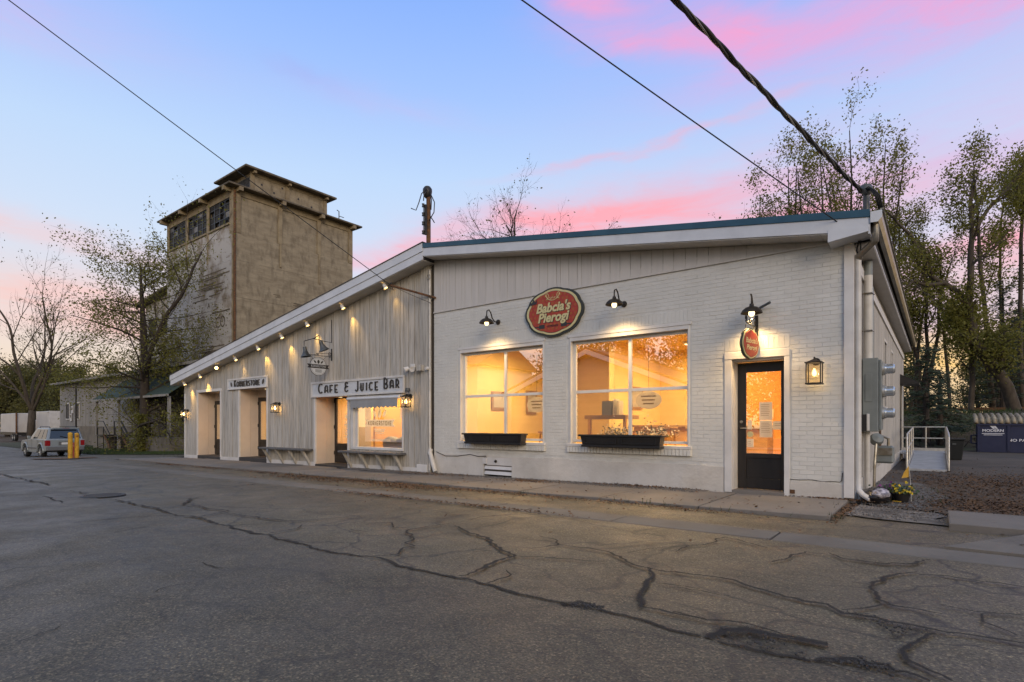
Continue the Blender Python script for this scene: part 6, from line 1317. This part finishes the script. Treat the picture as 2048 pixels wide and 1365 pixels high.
# thin steel pole by the warehouse
p = atd(152, 880, 50); t = thing('steel_pole', (p.x, p.y, -.85), 'thin dark steel pole in front of the warehouse wall', 'pole'); MB().tube([(p.x, p.y, -.9), (p.x, p.y, 4.6)], .07, 8).build('shaft', M['iron'], t, smooth=50); MB().lathe([(0, .06), (.08, .03), (.09, 0)], 10, (p.x, p.y, 4.6)).build('cap', M['iron'], t)
# ================================================================== YELLOW BOLLARDS, HYDRANT
for px, py, dep, h, lb in ((140.5, 916, 24.0, 1.07, 'yellow rusty bollard, left one of the pair'), (153.5, 915, 24.3, 1.05, 'yellow rusty bollard, right one of the pair')):
    p = atd(px, py, dep); t = thing('bollard', (p.x, p.y, gz(p.x)), lb, 'bollard', 'yellow bollards by the street'); g = gz(p.x)
    MB().tube([(p.x, p.y, g-.05), (p.x+random.uniform(-.02, .02), p.y, g+h)], .085, 14).build('post', M['yellow'], t, smooth=50); MB().lathe([(.088, 0), (.07, .05), (0, .07)], 14, (p.x, p.y, g+h-.005)).build('cap', M['yellow'], t, smooth=True)
p = atd(148, 914, 25.2); g = gz(p.x); t = thing('fire_hydrant', (p.x, p.y, g), 'dull red hydrant half hidden between the two yellow bollards', 'hydrant')
MB().lathe([(.15, -.02), (.15, .04), (.10, .05), (.10, .48), (.13, .49), (.13, .53), (.10, .60), (.05, .66), (.03, .70), (0, .70)], 16, (p.x, p.y, g)).build('barrel', M['red_paint'], t, smooth=40)
for d in ((1, 0, 0), (-1, 0, 0), (0, -1, 0)): MB().lathe([(.06, 0), (.06, .14), (.075, .14), (.075, .18), (0, .18)], 10, (p.x, p.y, g+.40), d).build('outlet', M['red_paint'], t)
# ================================================================== SUV
def wheel(t, x, y, z, r, w, side):
    b = MB().lathe([(r*.62, -w/2), (r*.93, -w/2), (r, -w*.3), (r, w*.3), (r*.93, w/2), (r*.62, w/2)], 24, (x, y, z), (0, 1, 0)); wh_ = b.build('wheel', M['tyre'], t, smooth=40)
    MB().lathe([(r*.62, w*.48*side), (r*.58, w*.3*side), (r*.2, w*.36*side), (0, w*.38*side)], 20, (x, y, z), (0, 1, 0)).build('rim', M['rim'], wh_, smooth=40)
    for k in range(5):
        a = k*1.2566; MB().obox((x+math.cos(a)*r*.38, y+side*w*.42, z+math.sin(a)*r*.38), (math.cos(a)*r*.22, 0, math.sin(a)*r*.22), (0, .012, 0), (-math.sin(a)*r*.07, 0, math.cos(a)*r*.07)).build('spoke', M['rim'], wh_)
def suv(loc, rz, label):
    # built with its nose towards -X, rear at x = 0
    t = thing('parked_suv', (0, 0, 0), label, 'car'); Wd = .90; Ln = 4.4
    def arch(cx, r): return [(cx+r*math.cos(R(a)), .36+r*math.sin(R(a))) for a in range(0, 181, 20)]
    prof = [(0, .50), (0.02, .95), (.06, 1.02), (-0+.10-.16, 1.06)]
    side = [(-.02, .42), (.0, .62), (-.02, 1.03), (-2.95, 1.05), (-3.25, 1.02), (-4.22, .95), (-4.38, .80), (-4.40, .45), (-4.25, .33)]
    # front arch then rear arch along the bottom, from nose to tail
    bot = [(-3.98, .33)]+[(-3.55+.43*math.cos(R(a)), .34+.43*math.sin(R(a))) for a in range(180, -1, -20)]+[(-3.1, .30), (-1.35, .30)]+[(-.90+.43*math.cos(R(a)), .34+.43*math.sin(R(a))) for a in range(180, -1, -20)]+[(-.42, .36)]
    b = MB(); poly = [(x, -Wd, z) for x, z in side+bot]; b.prism(poly, (0, 2*Wd, 0)); b.build('body', M['suv_paint'], t, bevel=.03)
    MB().box(-4.1, -.75, .34, -.1, .75, .60).build('underbody', M['black'], t)
    # cabin
    lo = [(-.03, -.86), (-3.02, -.86), (-3.02, .86), (-.03, .86)]; hi = [(-.22, -.70), (-2.25, -.70), (-2.25, .70), (-.22, .70)]; zl, zh = 1.03, 1.70
    b = MB(); b.add([(x, y, zl) for x, y in lo]+[(x, y, zh) for x, y in hi], [(0, 1, 5, 4), (1, 2, 6, 5), (2, 3, 7, 6), (3, 0, 4, 7), (4, 5, 6, 7)]); b.build('cabin', M['suv_paint'], t, bevel=.05)
    def quad(face, u0, u1, v0, v1, off, nm='side_window', m_='car_glass'):
        (a, c, d, e) = face; P = lambda u, v: (a.lerp(c, u)).lerp(e.lerp(d, u), v); n = (c-a).cross(e-a).normalized()*-off
        return MB().prism([P(u0, v0)+n, P(u1, v0)+n, P(u1, v1)+n, P(u0, v1)+n], n*-.8).build(nm, M[m_], t)
    V = lambda p, z: Vector((p[0], p[1], z))
    left = (V(lo[0], zl), V(lo[1], zl), V(hi[1], zh), V(hi[0], zh)); right = (V(lo[2], zl), V(lo[3], zl), V(hi[3], zh), V(hi[2], zh)); rear = (V(lo[3], zl), V(lo[0], zl), V(hi[0], zh), V(hi[3], zh)); front = (V(lo[1], zl), V(lo[2], zl), V(hi[2], zh), V(hi[1], zh))
    for f_, rev in ((left, False), (right, True)):
        for u0, u1 in ((.05, .25), (.29, .52), (.56, .82)):
            if rev: u0, u1 = 1-u1, 1-u0
            quad(f_, u0, u1, .10, .86, .012)
    quad(rear, .07, .93, .10, .88, .012, 'rear_window'); quad(front, .06, .94, .06, .92, .012, 'windscreen')
    MB().tube([(.0, .10, 1.14), (-.05, -.25, 1.24)], .014, 5).build('wiper', M['black'], t)
    MB().box(-.08, -.62, 1.66, .06, .62, 1.72).build('rear_spoiler', M['suv_paint'], t, bevel=.015); MB().box(.061, -.16, 1.68, .066, .16, 1.70).build('brake_light', M['red_lamp'], t)
    for s_ in (-1, 1):
        MB().box(-.12, s_*.905-.02, .70, .015, s_*.70, 1.00).build('tail_light', M['red_lamp'], t, bevel=.01)
        MB().tube([(-.4, s_*.60, 1.71), (-.5, s_*.60, 1.77), (-2.0, s_*.60, 1.77), (-2.1, s_*.60, 1.71)], .022, 6).build('roof_rail', M['black'], t)
        MB().box(-2.62, s_*.92, 1.06, -2.46, s_*1.06, 1.24).build('mirror', M['suv_paint'], t, bevel=.02)
        for x in (-1.25, -2.2): MB().box(x-.16, s_*.902, .90, x, s_*.925, .94).build('door_handle', M['suv_paint'], t)
        for x in (-.52, -1.42, -2.45, -3.15): MB().box(x, s_*.9005, .40, x+.012, s_*.9035, 1.03).build('door_gap', M['black'], t)
        MB().box(-3.08, s_*.9, .50, -1.38, s_*.93, .58).build('side_moulding', M['suv_trim'], t)
        for cx in (-3.55, -.90):
            P = [(cx+.49*math.cos(R(a)), s_*.90, .34+.49*math.sin(R(a))) for a in range(-5, 186, 19)]; MB().tube(P, .055, 6).build('arch_flare', M['suv_paint'], t, smooth=True)
        for cx in (-3.55, -.90): wheel(t, cx, s_*.80, .355, .355, .24, s_)
        MB().box(-4.42, s_*.55-.13, .68, -4.36, s_*.55+.13, .84).build('headlight', M['meter_glass'], t)
    MB().box(-.04, -.86, .42, .11, .86, .66).build('rear_bumper', M['suv_trim'], t, bevel=.03); MB().box(-4.5, -.84, .36, -4.36, .84, .58).build('front_bumper', M['suv_trim'], t, bevel=.03)
    MB().box(.005, -.32, .74, .02, .32, .92).build('plate_recess', M['suv_trim'], t); MB().box(.021, -.20, .76, .027, .20, .88).build('number_plate', M['plate'], t); MB().box(.0, -.34, .92, .03, .34, .965).build('plate_handle', M['suv_paint'], t)
    t.location = loc; t.rotation_euler = (0, 0, rz); return t
ps = atd(146, 908, 31.8); suv((ps.x+.1, 9.35, gz(-41.5)-.04), R(3), 'silver SUV parked at the street edge with its tail towards the camera')
# ================================================================== BOX TRUCK and a far car
p = atd(0, 882, 66); X1 = atd(99, 880, 68).x; Yt = 17.5
X1 = onY(99, 870, Yt).x; g = -.85
t = thing('box_truck', (X1-4, Yt, g), 'white box truck parked at the far left behind the bare tree', 'truck')
MB().box(X1-5.6, Yt, g+.95, X1, Yt+2.4, g+3.5).build('cargo_box', M['truck_white'], t, bevel=.05)
for x in (X1-5.62, X1-.06): MB().box(x, Yt-.02, g+.93, x+.08, Yt+2.42, g+3.52).build('corner_trim', M['white_paint'], t)
MB().box(X1-8.5, Yt+.1, g+.6, X1-.2, Yt+2.3, g+.94).build('chassis', M['black'], t); MB().box(X1-8.2, Yt+.15, g+.7, X1-5.75, Yt+2.25, g+2.5).build('cab', M['truck_white'], t, bevel=.08)
for x in (X1-1.4, X1-2.3, X1-6.8): wheel(t, x, Yt+.2, g+.48, .48, .32, -1)
MB().box(X1-.12, Yt+.05, g+.55, X1+.05, Yt+2.35, g+.75).build('rear_bumper', M['rust'], t)
t = thing('flatbed_trailer', (X1-9, Yt-1.5, g), 'second pale trailer box left of the box truck at the photo edge', 'trailer')
MB().box(X1-14, Yt-1.8, g+1.0, X1-5.9, Yt-.5, g+3.3).build('cargo_box', M['truck_white'], t, bevel=.05); MB().box(X1-5.90, Yt-1.85, g+.9, X1-5.78, Yt-1.70, g+3.35).build('end_frame', M['rust'], t); MB().box(X1-14, Yt-1.7, g+.7, X1-5.9, Yt-.6, g+.98).build('chassis', M['black'], t)
for x in (X1-7, X1-7.9): wheel(t, x, Yt-1.6, g+.45, .45, .3, -1)
q = onY(113, 850, 23); t = thing('far_car', (q.x, 23, -.8), 'white car roof seen above the parked silver SUV', 'car')
b = MB(); b.prism([(q.x-2, 22, -.5), (q.x-2, 22, .1), (q.x-1.2, 22, .2), (q.x-.6, 22, .85), (q.x+1, 22, .85), (q.x+1.7, 22, .25), (q.x+2.2, 22, .1), (q.x+2.2, 22, -.5)], (0, 1.7, 0)); b.build('body', M['truck_white'], t, bevel=.08); MB().prism([(q.x-1.05, 21.98, .25), (q.x-.55, 21.98, .75), (q.x+.9, 21.98, .75), (q.x+1.4, 21.98, .3)], (0, .018, 0)).build('side_window', M['car_glass'], t)
for x in (q.x-1.3, q.x+1.4): wheel(t, x, 22.1, -.5, .32, .22, -1)

# ================================================================== TREES
class TR:
    def __init__(s, seed): s.r = random.Random(seed); s.wood = MB(); s.twig = MB(); s.leafpts = []; s.rf = 1.0
    def limb(s, p, d, ln, r0, lev, maxlev, kids=5, wig=.25, up=.06, ratio=.62, ang=(28, 58), tip=.35, start=.25, gnarl=1.0, sides=None):
        rr = s.r; n = max(3, int(4+ln/.9)) if lev < maxlev else 3; P = [Vector(p)]; d = Vector(d).normalized(); rad = [r0]
        for i in range(n):
            d = (d+Vector((rr.gauss(0, wig*gnarl), rr.gauss(0, wig*gnarl), rr.gauss(0, wig*gnarl)))*.45+Vector((0, 0, up))).normalized(); P.append(P[-1]+d*(ln/n)); rad.append(r0*(1-(1-tip)*(i+1)/n))
        s.grow_on(P, rad, ln, lev, maxlev, kids, wig, up, ratio, ang, tip, start, gnarl, sides)
    def grow_on(s, P, rad, ln, lev, maxlev, kids, wig, up, ratio, ang, tip, start, gnarl=1.0, sides=None):
        rr = s.r; sd = sides or (9 if lev == 0 else 6 if lev == 1 else 4 if lev == 2 else 3)
        (s.wood if lev <= 1 else s.twig).tube(P, rad, sd, cap=lev < 2)
        if lev >= maxlev:
            for q in P[1:]: s.leafpts.append(q)
            return
        n = len(P)-1
        for k in range(kids):
            f = start+(1-start)*(k+rr.random())/kids if k < kids-1 else 1.0; x = f*n; i = min(int(x), n-1); q = P[i].lerp(P[i+1], x-i); ax = (P[i+1]-P[i]).normalized()
            a = R(rr.uniform(*ang))*(.5 if f >= 1 else 1); o = ax.orthogonal().normalized(); o = Matrix.Rotation(rr.uniform(0, 2*math.pi), 3, ax) @ o
            dd = (ax*math.cos(a)+o*math.sin(a)); l2 = ln*ratio*(1.12-.5*f)*rr.uniform(.75, 1.25); r2 = max(.0075, (rad[i]*(1-(x-i))+rad[i+1]*(x-i))*rr.uniform(.45, .7)*s.rf)
            s.limb(q, dd, l2, r2, lev+1, maxlev, max(2, min(kids-1, 8)), wig, up, ratio, ang, tip, .15, gnarl)
    def leaves(s, n, size, spread, lo=.6, zmax=None):
        b = MB(); rr = s.r
        if not s.leafpts: return b
        for _ in range(n):
            p = rr.choice(s.leafpts)
            q = p+Vector((rr.gauss(0, spread), rr.gauss(0, spread), rr.gauss(0, spread)-spread*.3)); u = Vector((rr.uniform(-1, 1), rr.uniform(-1, 1), rr.uniform(-1, 1))).normalized(); w = u.orthogonal().normalized(); w = Matrix.Rotation(rr.uniform(0, 6.28), 3, u) @ w
            z = size*rr.uniform(lo, 1.3); nn = u.cross(w)*z*.22
            b.add([q-u*z, q+w*z*.55+nn, q+u*z, q-w*z*.55+nn], [(0, 1, 2), (0, 2, 3)])
        return b
    def finish(s, name, base, label, group=None, bark='bark', leaf='leaf', nleaf=0, lsize=.06, spread=.12, cat='tree'):
        t = thing(name, base, label, cat, group); s.wood.build('trunk', M[bark], t, smooth=True); cr = s.twig.build('crown', M[bark], t)
        if nleaf: s.leaves(nleaf, lsize, spread).build('foliage', M[leaf], cr)
        return t
# the two street trees on the left
T = TR(11); b0 = Vector((-65, 12.9, gz(-65))); P = [b0, b0+Vector((.05, 0, 1.6)), b0+Vector((0, .1, 3.2))]; T.wood.tube(P, [.34, .28, .26], 12)
for dx_, dy_, ln, r in ((-.34, .1, 10.5, .16), (-.05, -.1, 12, .18), (.28, .05, 11.0, .16), (.55, .2, 8.5, .12), (-.65, -.1, 8.5, .12), (.1, .35, 10, .13)): T.limb(P[-1]-Vector((0, 0, .3)), (dx_, dy_, 1), ln, r, 1, 4, 6, .2, .04, .55, (22, 48), .3, .22)
T.finish('bare_tree', b0, 'nearly bare spreading tree behind the silver SUV at far left', None, 'bark', 'leaf_olive', 1400, .09, .25)
T = TR(5); T.rf = .62; b0 = Vector((-43.6, 14.75, gz(-43.6))); P = [b0, b0+Vector((.05, 0, 2)), b0+Vector((-.05, 0, 5)), b0+Vector((-.25, 0, 8.5)), b0+Vector((-.6, 0, 11.0)), b0+Vector((-.9, 0, 13.2))]
T.grow_on(P, [.40, .33, .27, .20, .13, .04], 10.0, 0, 3, 34, .22, -.0, .52, (50, 84), .25, .17)
T.limb(P[2], (.35, -.1, 1), 10, .2, 1, 3, 10, .22, .03, .5, (30, 60), .3, .2)
for k in range(9):
    a = k*.75+.3; h = 2.2+.45*k; T.limb(b0+Vector((0, 0, h)), (math.cos(a), math.sin(a)*.6, .12), 5.6-.2*k, .07, 1, 3, 9, .22, -.02, .5, (30, 65), .25, .25)
T.finish('street_tree', b0, 'tall dark tree with thin budding branches in front of the tower', None, 'bark_dark', 'leaf', 24000, .078, .30)
# bare trees above the roof ridge
for i, (px, py, dep, seed, lb, lv, nl) in enumerate(((1052, 380, 42, 3, 'bare branching treetop above the roof behind the left half of the shop', 4, 500), (1262, 428, 44, 8, 'sparse budding treetop just showing above the middle of the blue roof edge', 3, 500), (1388, 395, 44, 14, 'small leafy treetop above the middle right of the blue roof edge', 3, 900), (985, 436, 46, 19, 'thin bare treetop left of the larger bare one above the roof', 4, 200))):
    top = atd(px, py, dep); b0 = Vector((top.x, top.y, 0)); H = top.z; T = TR(seed); P = [b0, b0+Vector((0, 0, H*.35)), b0+Vector((.1, 0, H*.5))]; T.wood.tube(P, [.35, .28, .24], 9)
    for k in range(5 if i == 0 else 4 if i in (1, 3) else 3): a = k*2*math.pi/5+.4; T.limb(P[-1], (.55*math.cos(a), .55*math.sin(a), 1), H*(.41 if i == 0 else .38), .13, 1, lv, 7, .26, .04, .54, (26, 56), .3, .25, 1.25)
    T.finish('bare_tree', b0, lb, 'treetops above the roof', 'bark_dark', 'leaf_olive', nl, .09, .25)
# slender young trees behind the right corner of the roof
for i, (px, py, dep, seed, sp, lb) in enumerate(((1700, 262, 33, 31, .30, 'tallest slender budding tree above the roof corner'), (1765, 292, 34, 32, .34, 'slender tree just right of the tallest one at the roof corner'), (1648, 318, 34, 33, .3, 'slender tree left of the tallest one above the roof corner'), (1578, 338, 36, 34, .36, 'leftmost slender tree above the blue roof edge'), (1520, 392, 38, 35, .40, 'low leafy treetop at the left of the slender trees'), (1850, 470, 36, 36, .40, 'broad leafy tree right of the gutter'), (1800, 400, 37, 37, .36, 'leafy tree directly behind the gutter line'))):
    top = atd(px, py, dep); b0 = Vector((top.x, top.y, bank_z(top.y)-.1)); H = top.z-b0.z; T = TR(seed)
    for k in range(3):
        a = k*2.1+i; hh = H*(1-.07*k); P = [b0+Vector((.25*math.cos(a), .25*math.sin(a), 0))]
        for j in range(1, 7): f = j/6; P.append(b0+Vector((math.cos(a)*sp*hh*.5*f*(.3+f*.7)*(k > 0)+T.r.gauss(0, .08), math.sin(a)*sp*hh*.5*f*(k > 0)+T.r.gauss(0, .08), hh*f)))
        T.grow_on(P, [.15*(1-j/6.6)+.012 for j in range(7)], hh*.42, 1, 3, 9, .2, .07, .5, (24, 52), .3, .35)
    T.finish('young_tree', b0, lb, 'young trees behind the shop', 'bark_dark', 'leaf', 4200 if i < 4 else 6800, .080, .25)
# right-hand trees, trunks traced at their real distance
def traced(name, dep, lines, seed, label, nleaf, leaf='leaf', maxlev=3, kids=9, lsize=.085, ratio=.5, lln=5.0, group='trees on the bank', bark='bark', start=.3, base=None):
    T = TR(seed); b0 = None
    for pts, r0, r1 in lines:
        P = [atd(x, y, dep+dd) for x, y, dd in pts]
        if b0 is None: b0 = P[0].copy()
        Q = []
        for a, c in zip(P, P[1:]): Q += [a, a.lerp(c, .5)+Vector((T.r.gauss(0, .05), T.r.gauss(0, .05), T.r.gauss(0, .05)))]
        Q.append(P[-1]); n = len(Q)
        T.grow_on(Q, [r0+(r1-r0)*i/(n-1) for i in range(n)], lln, 0 if r0 > .2 else 1, maxlev, kids, .24, .04, ratio, (28, 62), .3, start)
    return T.finish(name, b0, label, group, bark, leaf, int(nleaf*2.3), lsize*.95, .34)
traced('leaning_tree', 30, [([(2040, 850, 0), (2022, 800, 0), (1995, 745, 0), (1962, 700, 0), (1944, 668, 0), (1940, 630, 0)], .33, .22), ([(1940, 632, 0), (1921, 588, .2), (1888, 566, .4), (1862, 552, .5), (1850, 520, .6), (1822, 470, .8), (1790, 440, 1), (1762, 410, 1.2)], .17, .04), ([(1940, 635, 0), (1942, 560, -.2), (1944, 470, -.3), (1941, 400, -.4), (1948, 340, -.5)], .19, .05), ([(1888, 566, .4), (1855, 570, 0), (1826, 562, -.4), (1812, 575, -.8)], .12, .04), ([(1944, 480, 0), (1975, 420, .4), (2010, 380, .8), (2048, 340, 1)], .13, .04)], 41, 'leaning thick-trunked tree with a limb reaching left over the ramp', 4600, lln=4.2, kids=8)
traced('straight_tree', 33, [([(1986, 835, 0), (1976, 740, 0), (1968, 600, 0), (1958, 480, 0), (1952, 390, 0), (1948, 330, 0)], .17, .03)], 43, 'tall straight tree right of the leaning trunk, reaching the highest twigs', 2000, lln=4.4, kids=8)
traced('straight_tree', 31, [([(1944, 870, 0), (1945, 760, 0), (1944, 690, 0), (1948, 640, 0)], .15, .10)], 44, 'straight trunk standing directly left of the dumpster', 700, kids=6, lln=2.6)
traced('straight_tree', 36, [([(1996, 835, 0), (2003, 700, 0), (2000, 560, 0), (2002, 440, 0), (2006, 390, 0)], .13, .03)], 45, 'thin straight tree behind the evergreen at the right', 2200, lln=3.8, kids=8)
traced('straight_tree', 36, [([(1900, 850, 0), (1895, 740, 0), (1888, 640, 0), (1882, 560, 0), (1880, 520, 0)], .12, .03)], 46, 'slim young tree in the gap right of the eave', 900, kids=9, lln=3.0)
traced('straight_tree', 34, [([(2046, 840, 0), (2040, 640, 0), (2042, 480, 0), (2046, 360, 0), (2040, 360, 0)], .15, .04)], 47, 'leafy tree cut by the right edge of the photo', 2600, lln=4.8, kids=8)
traced('straight_tree', 38, [([(1830, 840, 0), (1836, 700, 0), (1850, 600, 0), (1846, 520, 0)], .14, .03)], 48, 'leafy sapling just right of the end of the gutter', 1500, kids=8, lln=3.6)
# evergreens
def conifer(px, ptop, pbase, dep, wid, seed, label):
    rr = random.Random(seed); tp = atd(px, ptop, dep); bs_ = atd(px, pbase, dep); H = tp.z-bs_.z; t = thing('evergreen', bs_, label, 'evergreen', 'evergreens on the bank'); MB().tube([bs_, bs_.lerp(tp, .5), tp], [.16, .10, .02], 8).build('trunk', M['bark_dark'], t)
    b, n = MB(), MB()
    for k in range(60):
        f = .12+.88*k/60; p = bs_.lerp(tp, f); a = rr.uniform(0, 6.28); l_ = wid*(1.05-f)**.8*rr.uniform(.55, 1.2)+.15; e = p+Vector((math.cos(a)*l_, math.sin(a)*l_, -.12*l_+rr.uniform(-.1, .25))); b.tube([p, p.lerp(e, .5)+Vector((0, 0, .08)), e], [.03, .02, .006], 4)
        for _ in range(int(26*l_)+8):
            q = p.lerp(e, rr.uniform(.15, 1))+Vector((rr.gauss(0, .10), rr.gauss(0, .10), rr.gauss(0, .06)-.04)); u = (Vector((math.cos(a), math.sin(a), -.15))+Vector((rr.gauss(0, .6), rr.gauss(0, .6), rr.gauss(0, .3)))).normalized()*rr.uniform(.07, .16); w = u.orthogonal().normalized()*.03; n.face([q-u, q-w, q+u, q+w])
    cr = b.build('crown', M['bark_dark'], t); n.build('needles', M['needle'], cr)
conifer(2006, 560, 835, 32, 2.3, 51, 'dark evergreen tree behind the dumpster at the right'); conifer(1852, 690, 885, 26, 1.7, 52, 'dark low evergreen right of the shop end wall'); conifer(1880, 740, 890, 27, 1.5, 53, 'small dark evergreen behind the ramp railing'); conifer(2040, 620, 840, 36, 2.2, 54, 'dark evergreen cut by the right photo edge')
# background leafy trees: three forms, copied
def leafy(seed, H, spread, nleaf, leaf, label, group):
    T = TR(seed); b0 = Vector((0, 0, 0)); P = [b0]+[Vector((T.r.gauss(0, .12), T.r.gauss(0, .12), H*f)) for f in (.2, .4, .6, .8, .95)]
    T.grow_on(P, [.3, .26, .2, .14, .08, .03], spread, 0, 3, 20, .3, .03, .62, (35, 75), .3, .12)
    return T.finish('leafy_tree', b0, label, group, 'bark_dark', leaf, nleaf, .16, .5)
lf_ = [leafy(61, 9, 4.2, 5200, 'leaf_dark', 'x', 'background trees'), leafy(62, 8, 4.6, 5200, 'leaf_olive', 'x', 'background trees'), leafy(63, 10, 4.0, 3600, 'leaf_dark', 'x', 'background trees')]
BG = [(1825, 52, 2, .8), (1955, 62, 1, .75), (1992, 54, 2, .8), (2032, 58, 1, 1.0), (2070, 50, 0, 1.0), (2095, 55, 2, 1.2),
      (15, 92, 1, 1.25), (48, 100, 0, 1.3), (85, 95, 2, 1.1), (112, 88, 1, 1.2), (145, 98, 0, 1.25), (180, 92, 1, 1.1), (-30, 95, 0, 1.4), (215, 100, 2, 1.2), (100, 120, 0, 1.6), (30, 125, 1, 1.6), (250, 104, 1, 1.2), (300, 110, 0, 1.25), (160, 84, 1, .95), (70, 82, 1, .8), (125, 78, 0, .85)]
BGL = ['loose dark tree just past the end of the gutter', 'olive tree far behind the straight trunk left of the dumpster', 'loose dark tree behind the crook of the leaning trunk', 'tall olive tree behind the dumpster lids', 'thick dark tree at the right edge beyond the dumpster', 'loose dark tree mostly outside the right edge',
 'dark tree above the pale trailer at the left edge', 'dark tree above the joint of trailer and box truck', 'loose tree behind the bare trunk at far left', 'olive tree above the far white car', 'dark tree over the left corner of the warehouse', 'olive tree over the warehouse notice boards', 'dark tree cut off by the left edge of the photo', 'loose tree over the middle of the warehouse roof', 'largest dark tree behind the box truck', 'largest olive tree at the left edge', 'olive tree behind the crown of the street tree', 'dark tree beside the lower annex of the tower', 'small olive tree against the warehouse end wall', 'small olive tree directly above the silver SUV', 'small dark tree between the SUV and the warehouse']
used = set()
for i, (px, dep, k, sc) in enumerate(BG):
    p = atd(px, 850, dep); z = 1.6 if px > 1000 else -.9
    o = lf_[k] if k not in used else dup(lf_[k])
    used.add(k); o.location = (p.x, p.y, z); o.rotation_euler = (0, 0, i*1.7); o.scale = (sc, sc, sc)
    o['label'] = BGL[i]; o['group'] = 'woods beyond the rail bank' if px > 1000 else 'woods at far left'
# a dark conifer among the left woods
conifer(88, 770, 862, 84, 3.2, 57, 'dark pointed evergreen among the woods at far left')
# climbing ivy and shrub at the foot of the street tree
sh = MB(); rr = random.Random(77)
for _ in range(2600):
    a = rr.uniform(0, 6.28); h = rr.uniform(0, 2.6); r_ = abs(rr.gauss(0, .55 if h < 1.3 else .35)); q = Vector((-43.5+r_*math.cos(a), 14.6+r_*math.sin(a), gz(-43.5)+h)); u = Vector((rr.uniform(-1, 1), rr.uniform(-1, 1), rr.uniform(-1, 1))).normalized()*rr.uniform(.05, .10); w = u.orthogonal().normalized()*.05; sh.face([q-u, q-w, q+u, q+w])
tag(sh.build('shrub', M['leaf']), 'leafy shrub growing round the foot of the street tree by the warehouse', 'shrub')
# brush on the bank: fallen branches
br = MB()
for _ in range(260):
    x = rr.uniform(-4, 12); y = rr.uniform(32.5, 38); z = bank_z(y)+.05; a = rr.uniform(0, 3.14); l_ = rr.uniform(.4, 2.0); br.tube([(x, y, z), (x+math.cos(a)*l_*.5, y+math.sin(a)*l_*.5, z+rr.uniform(0, .3)), (x+math.cos(a)*l_, y+math.sin(a)*l_, z+rr.uniform(0, .5))], [.03, .02, .01], 4)
br.build('brushwood', M['bark_dark'], kind='stuff')
# ================================================================== ACROSS THE STREET (seen in the window reflections)
hs_ = thing('gable_house', (-20, -18, 0), 'tan sided gable house with white eaves across the street, reflected in the windows', 'house')
hx0, hx1, hy = -27.2, -12.2, -15.2; pk = (hx0+hx1)/2
b = MB(); b.prism([(hx0+.5, hy, 0), (hx1-.5, hy, 0), (hx1-.5, hy, 3.3), (pk, hy, 6.0), (hx0+.5, hy, 3.3)], (0, -9, 0)); b.build('wall', M['siding_tan'], hs_)
for i in range(24):
    z = .2+i*.24; ww = 7 if z < 3.2 else max(.2, 7*(6.0-z)/2.75); MB().prism([(pk-ww, hy+.001, z), (pk-ww, hy+.03, z), (pk-ww, hy+.012, z+.235), (pk-ww, hy+.001, z+.235)], (2*ww, 0, 0)).build('siding_board', M['siding_tan'], hs_)
for s_ in (-1, 1): MB().prism([(pk, hy+.4, 6.45), (pk+s_*7.6, hy+.4, 3.45), (pk+s_*7.6, hy+.4, 3.1), (pk, hy+.4, 6.1)], (0, .06, 0)).build('barge_board', M['house_white'], hs_); MB().prism([(pk, hy+.46, 6.46), (pk+s_*7.7, hy+.46, 3.45), (pk+s_*7.7, hy+.46, 3.6), (pk, hy+.46, 6.6)], (0, -10, 0)).build('roof', M['roof_dark'], hs_)
h2 = thing('white_house', (-38, -20, 0), 'two storey cream house across the street, reflected in the left window', 'house'); MB().box(-46, -24, -.6, -31, -16, 6.2).build('wall', M['house_white'], h2); MB().prism([(-46.5, -15.5, 6.2), (-46.5, -20, 8.5), (-46.5, -24.5, 6.2)], (16, 0, 0)).build('roof', M['roof_dark'], h2)
for x in (-44, -39.5, -35):
    for z in (1.0, 4.0): wi = MB().box(x, -16.0, z, x+1.1, -15.95, z+1.6).build('window', M['white_paint'], h2); MB().box(x+.1, -15.95, z+.1, x+1.0, -15.94, z+1.5).build('pane', M['dark_pane'], wi)
for i, (x, y, k, sc) in enumerate(((-18, -30, 0, 1.3), (-26, -33, 1, 1.4), (-10, -28, 1, 1.2), (-34, -34, 2, 1.4), (-3, -26, 2, 1.2), (-46, -34, 1, 1.4), (3, -24, 0, 1.0))):
    o = dup(lf_[k], (x, y, 0), i*2.1); o.scale = (sc, sc, sc); o['label'] = ['dark tree behind the ridge of the gable house', 'large olive tree behind the left eave of the gable house', 'olive tree behind the right eave of the gable house', 'loose tree between the gable house and the white house', 'loose tree right of the gable house', 'olive tree behind the white house', 'dark tree at the far right across the street'][i]; o['group'] = 'trees across the street'
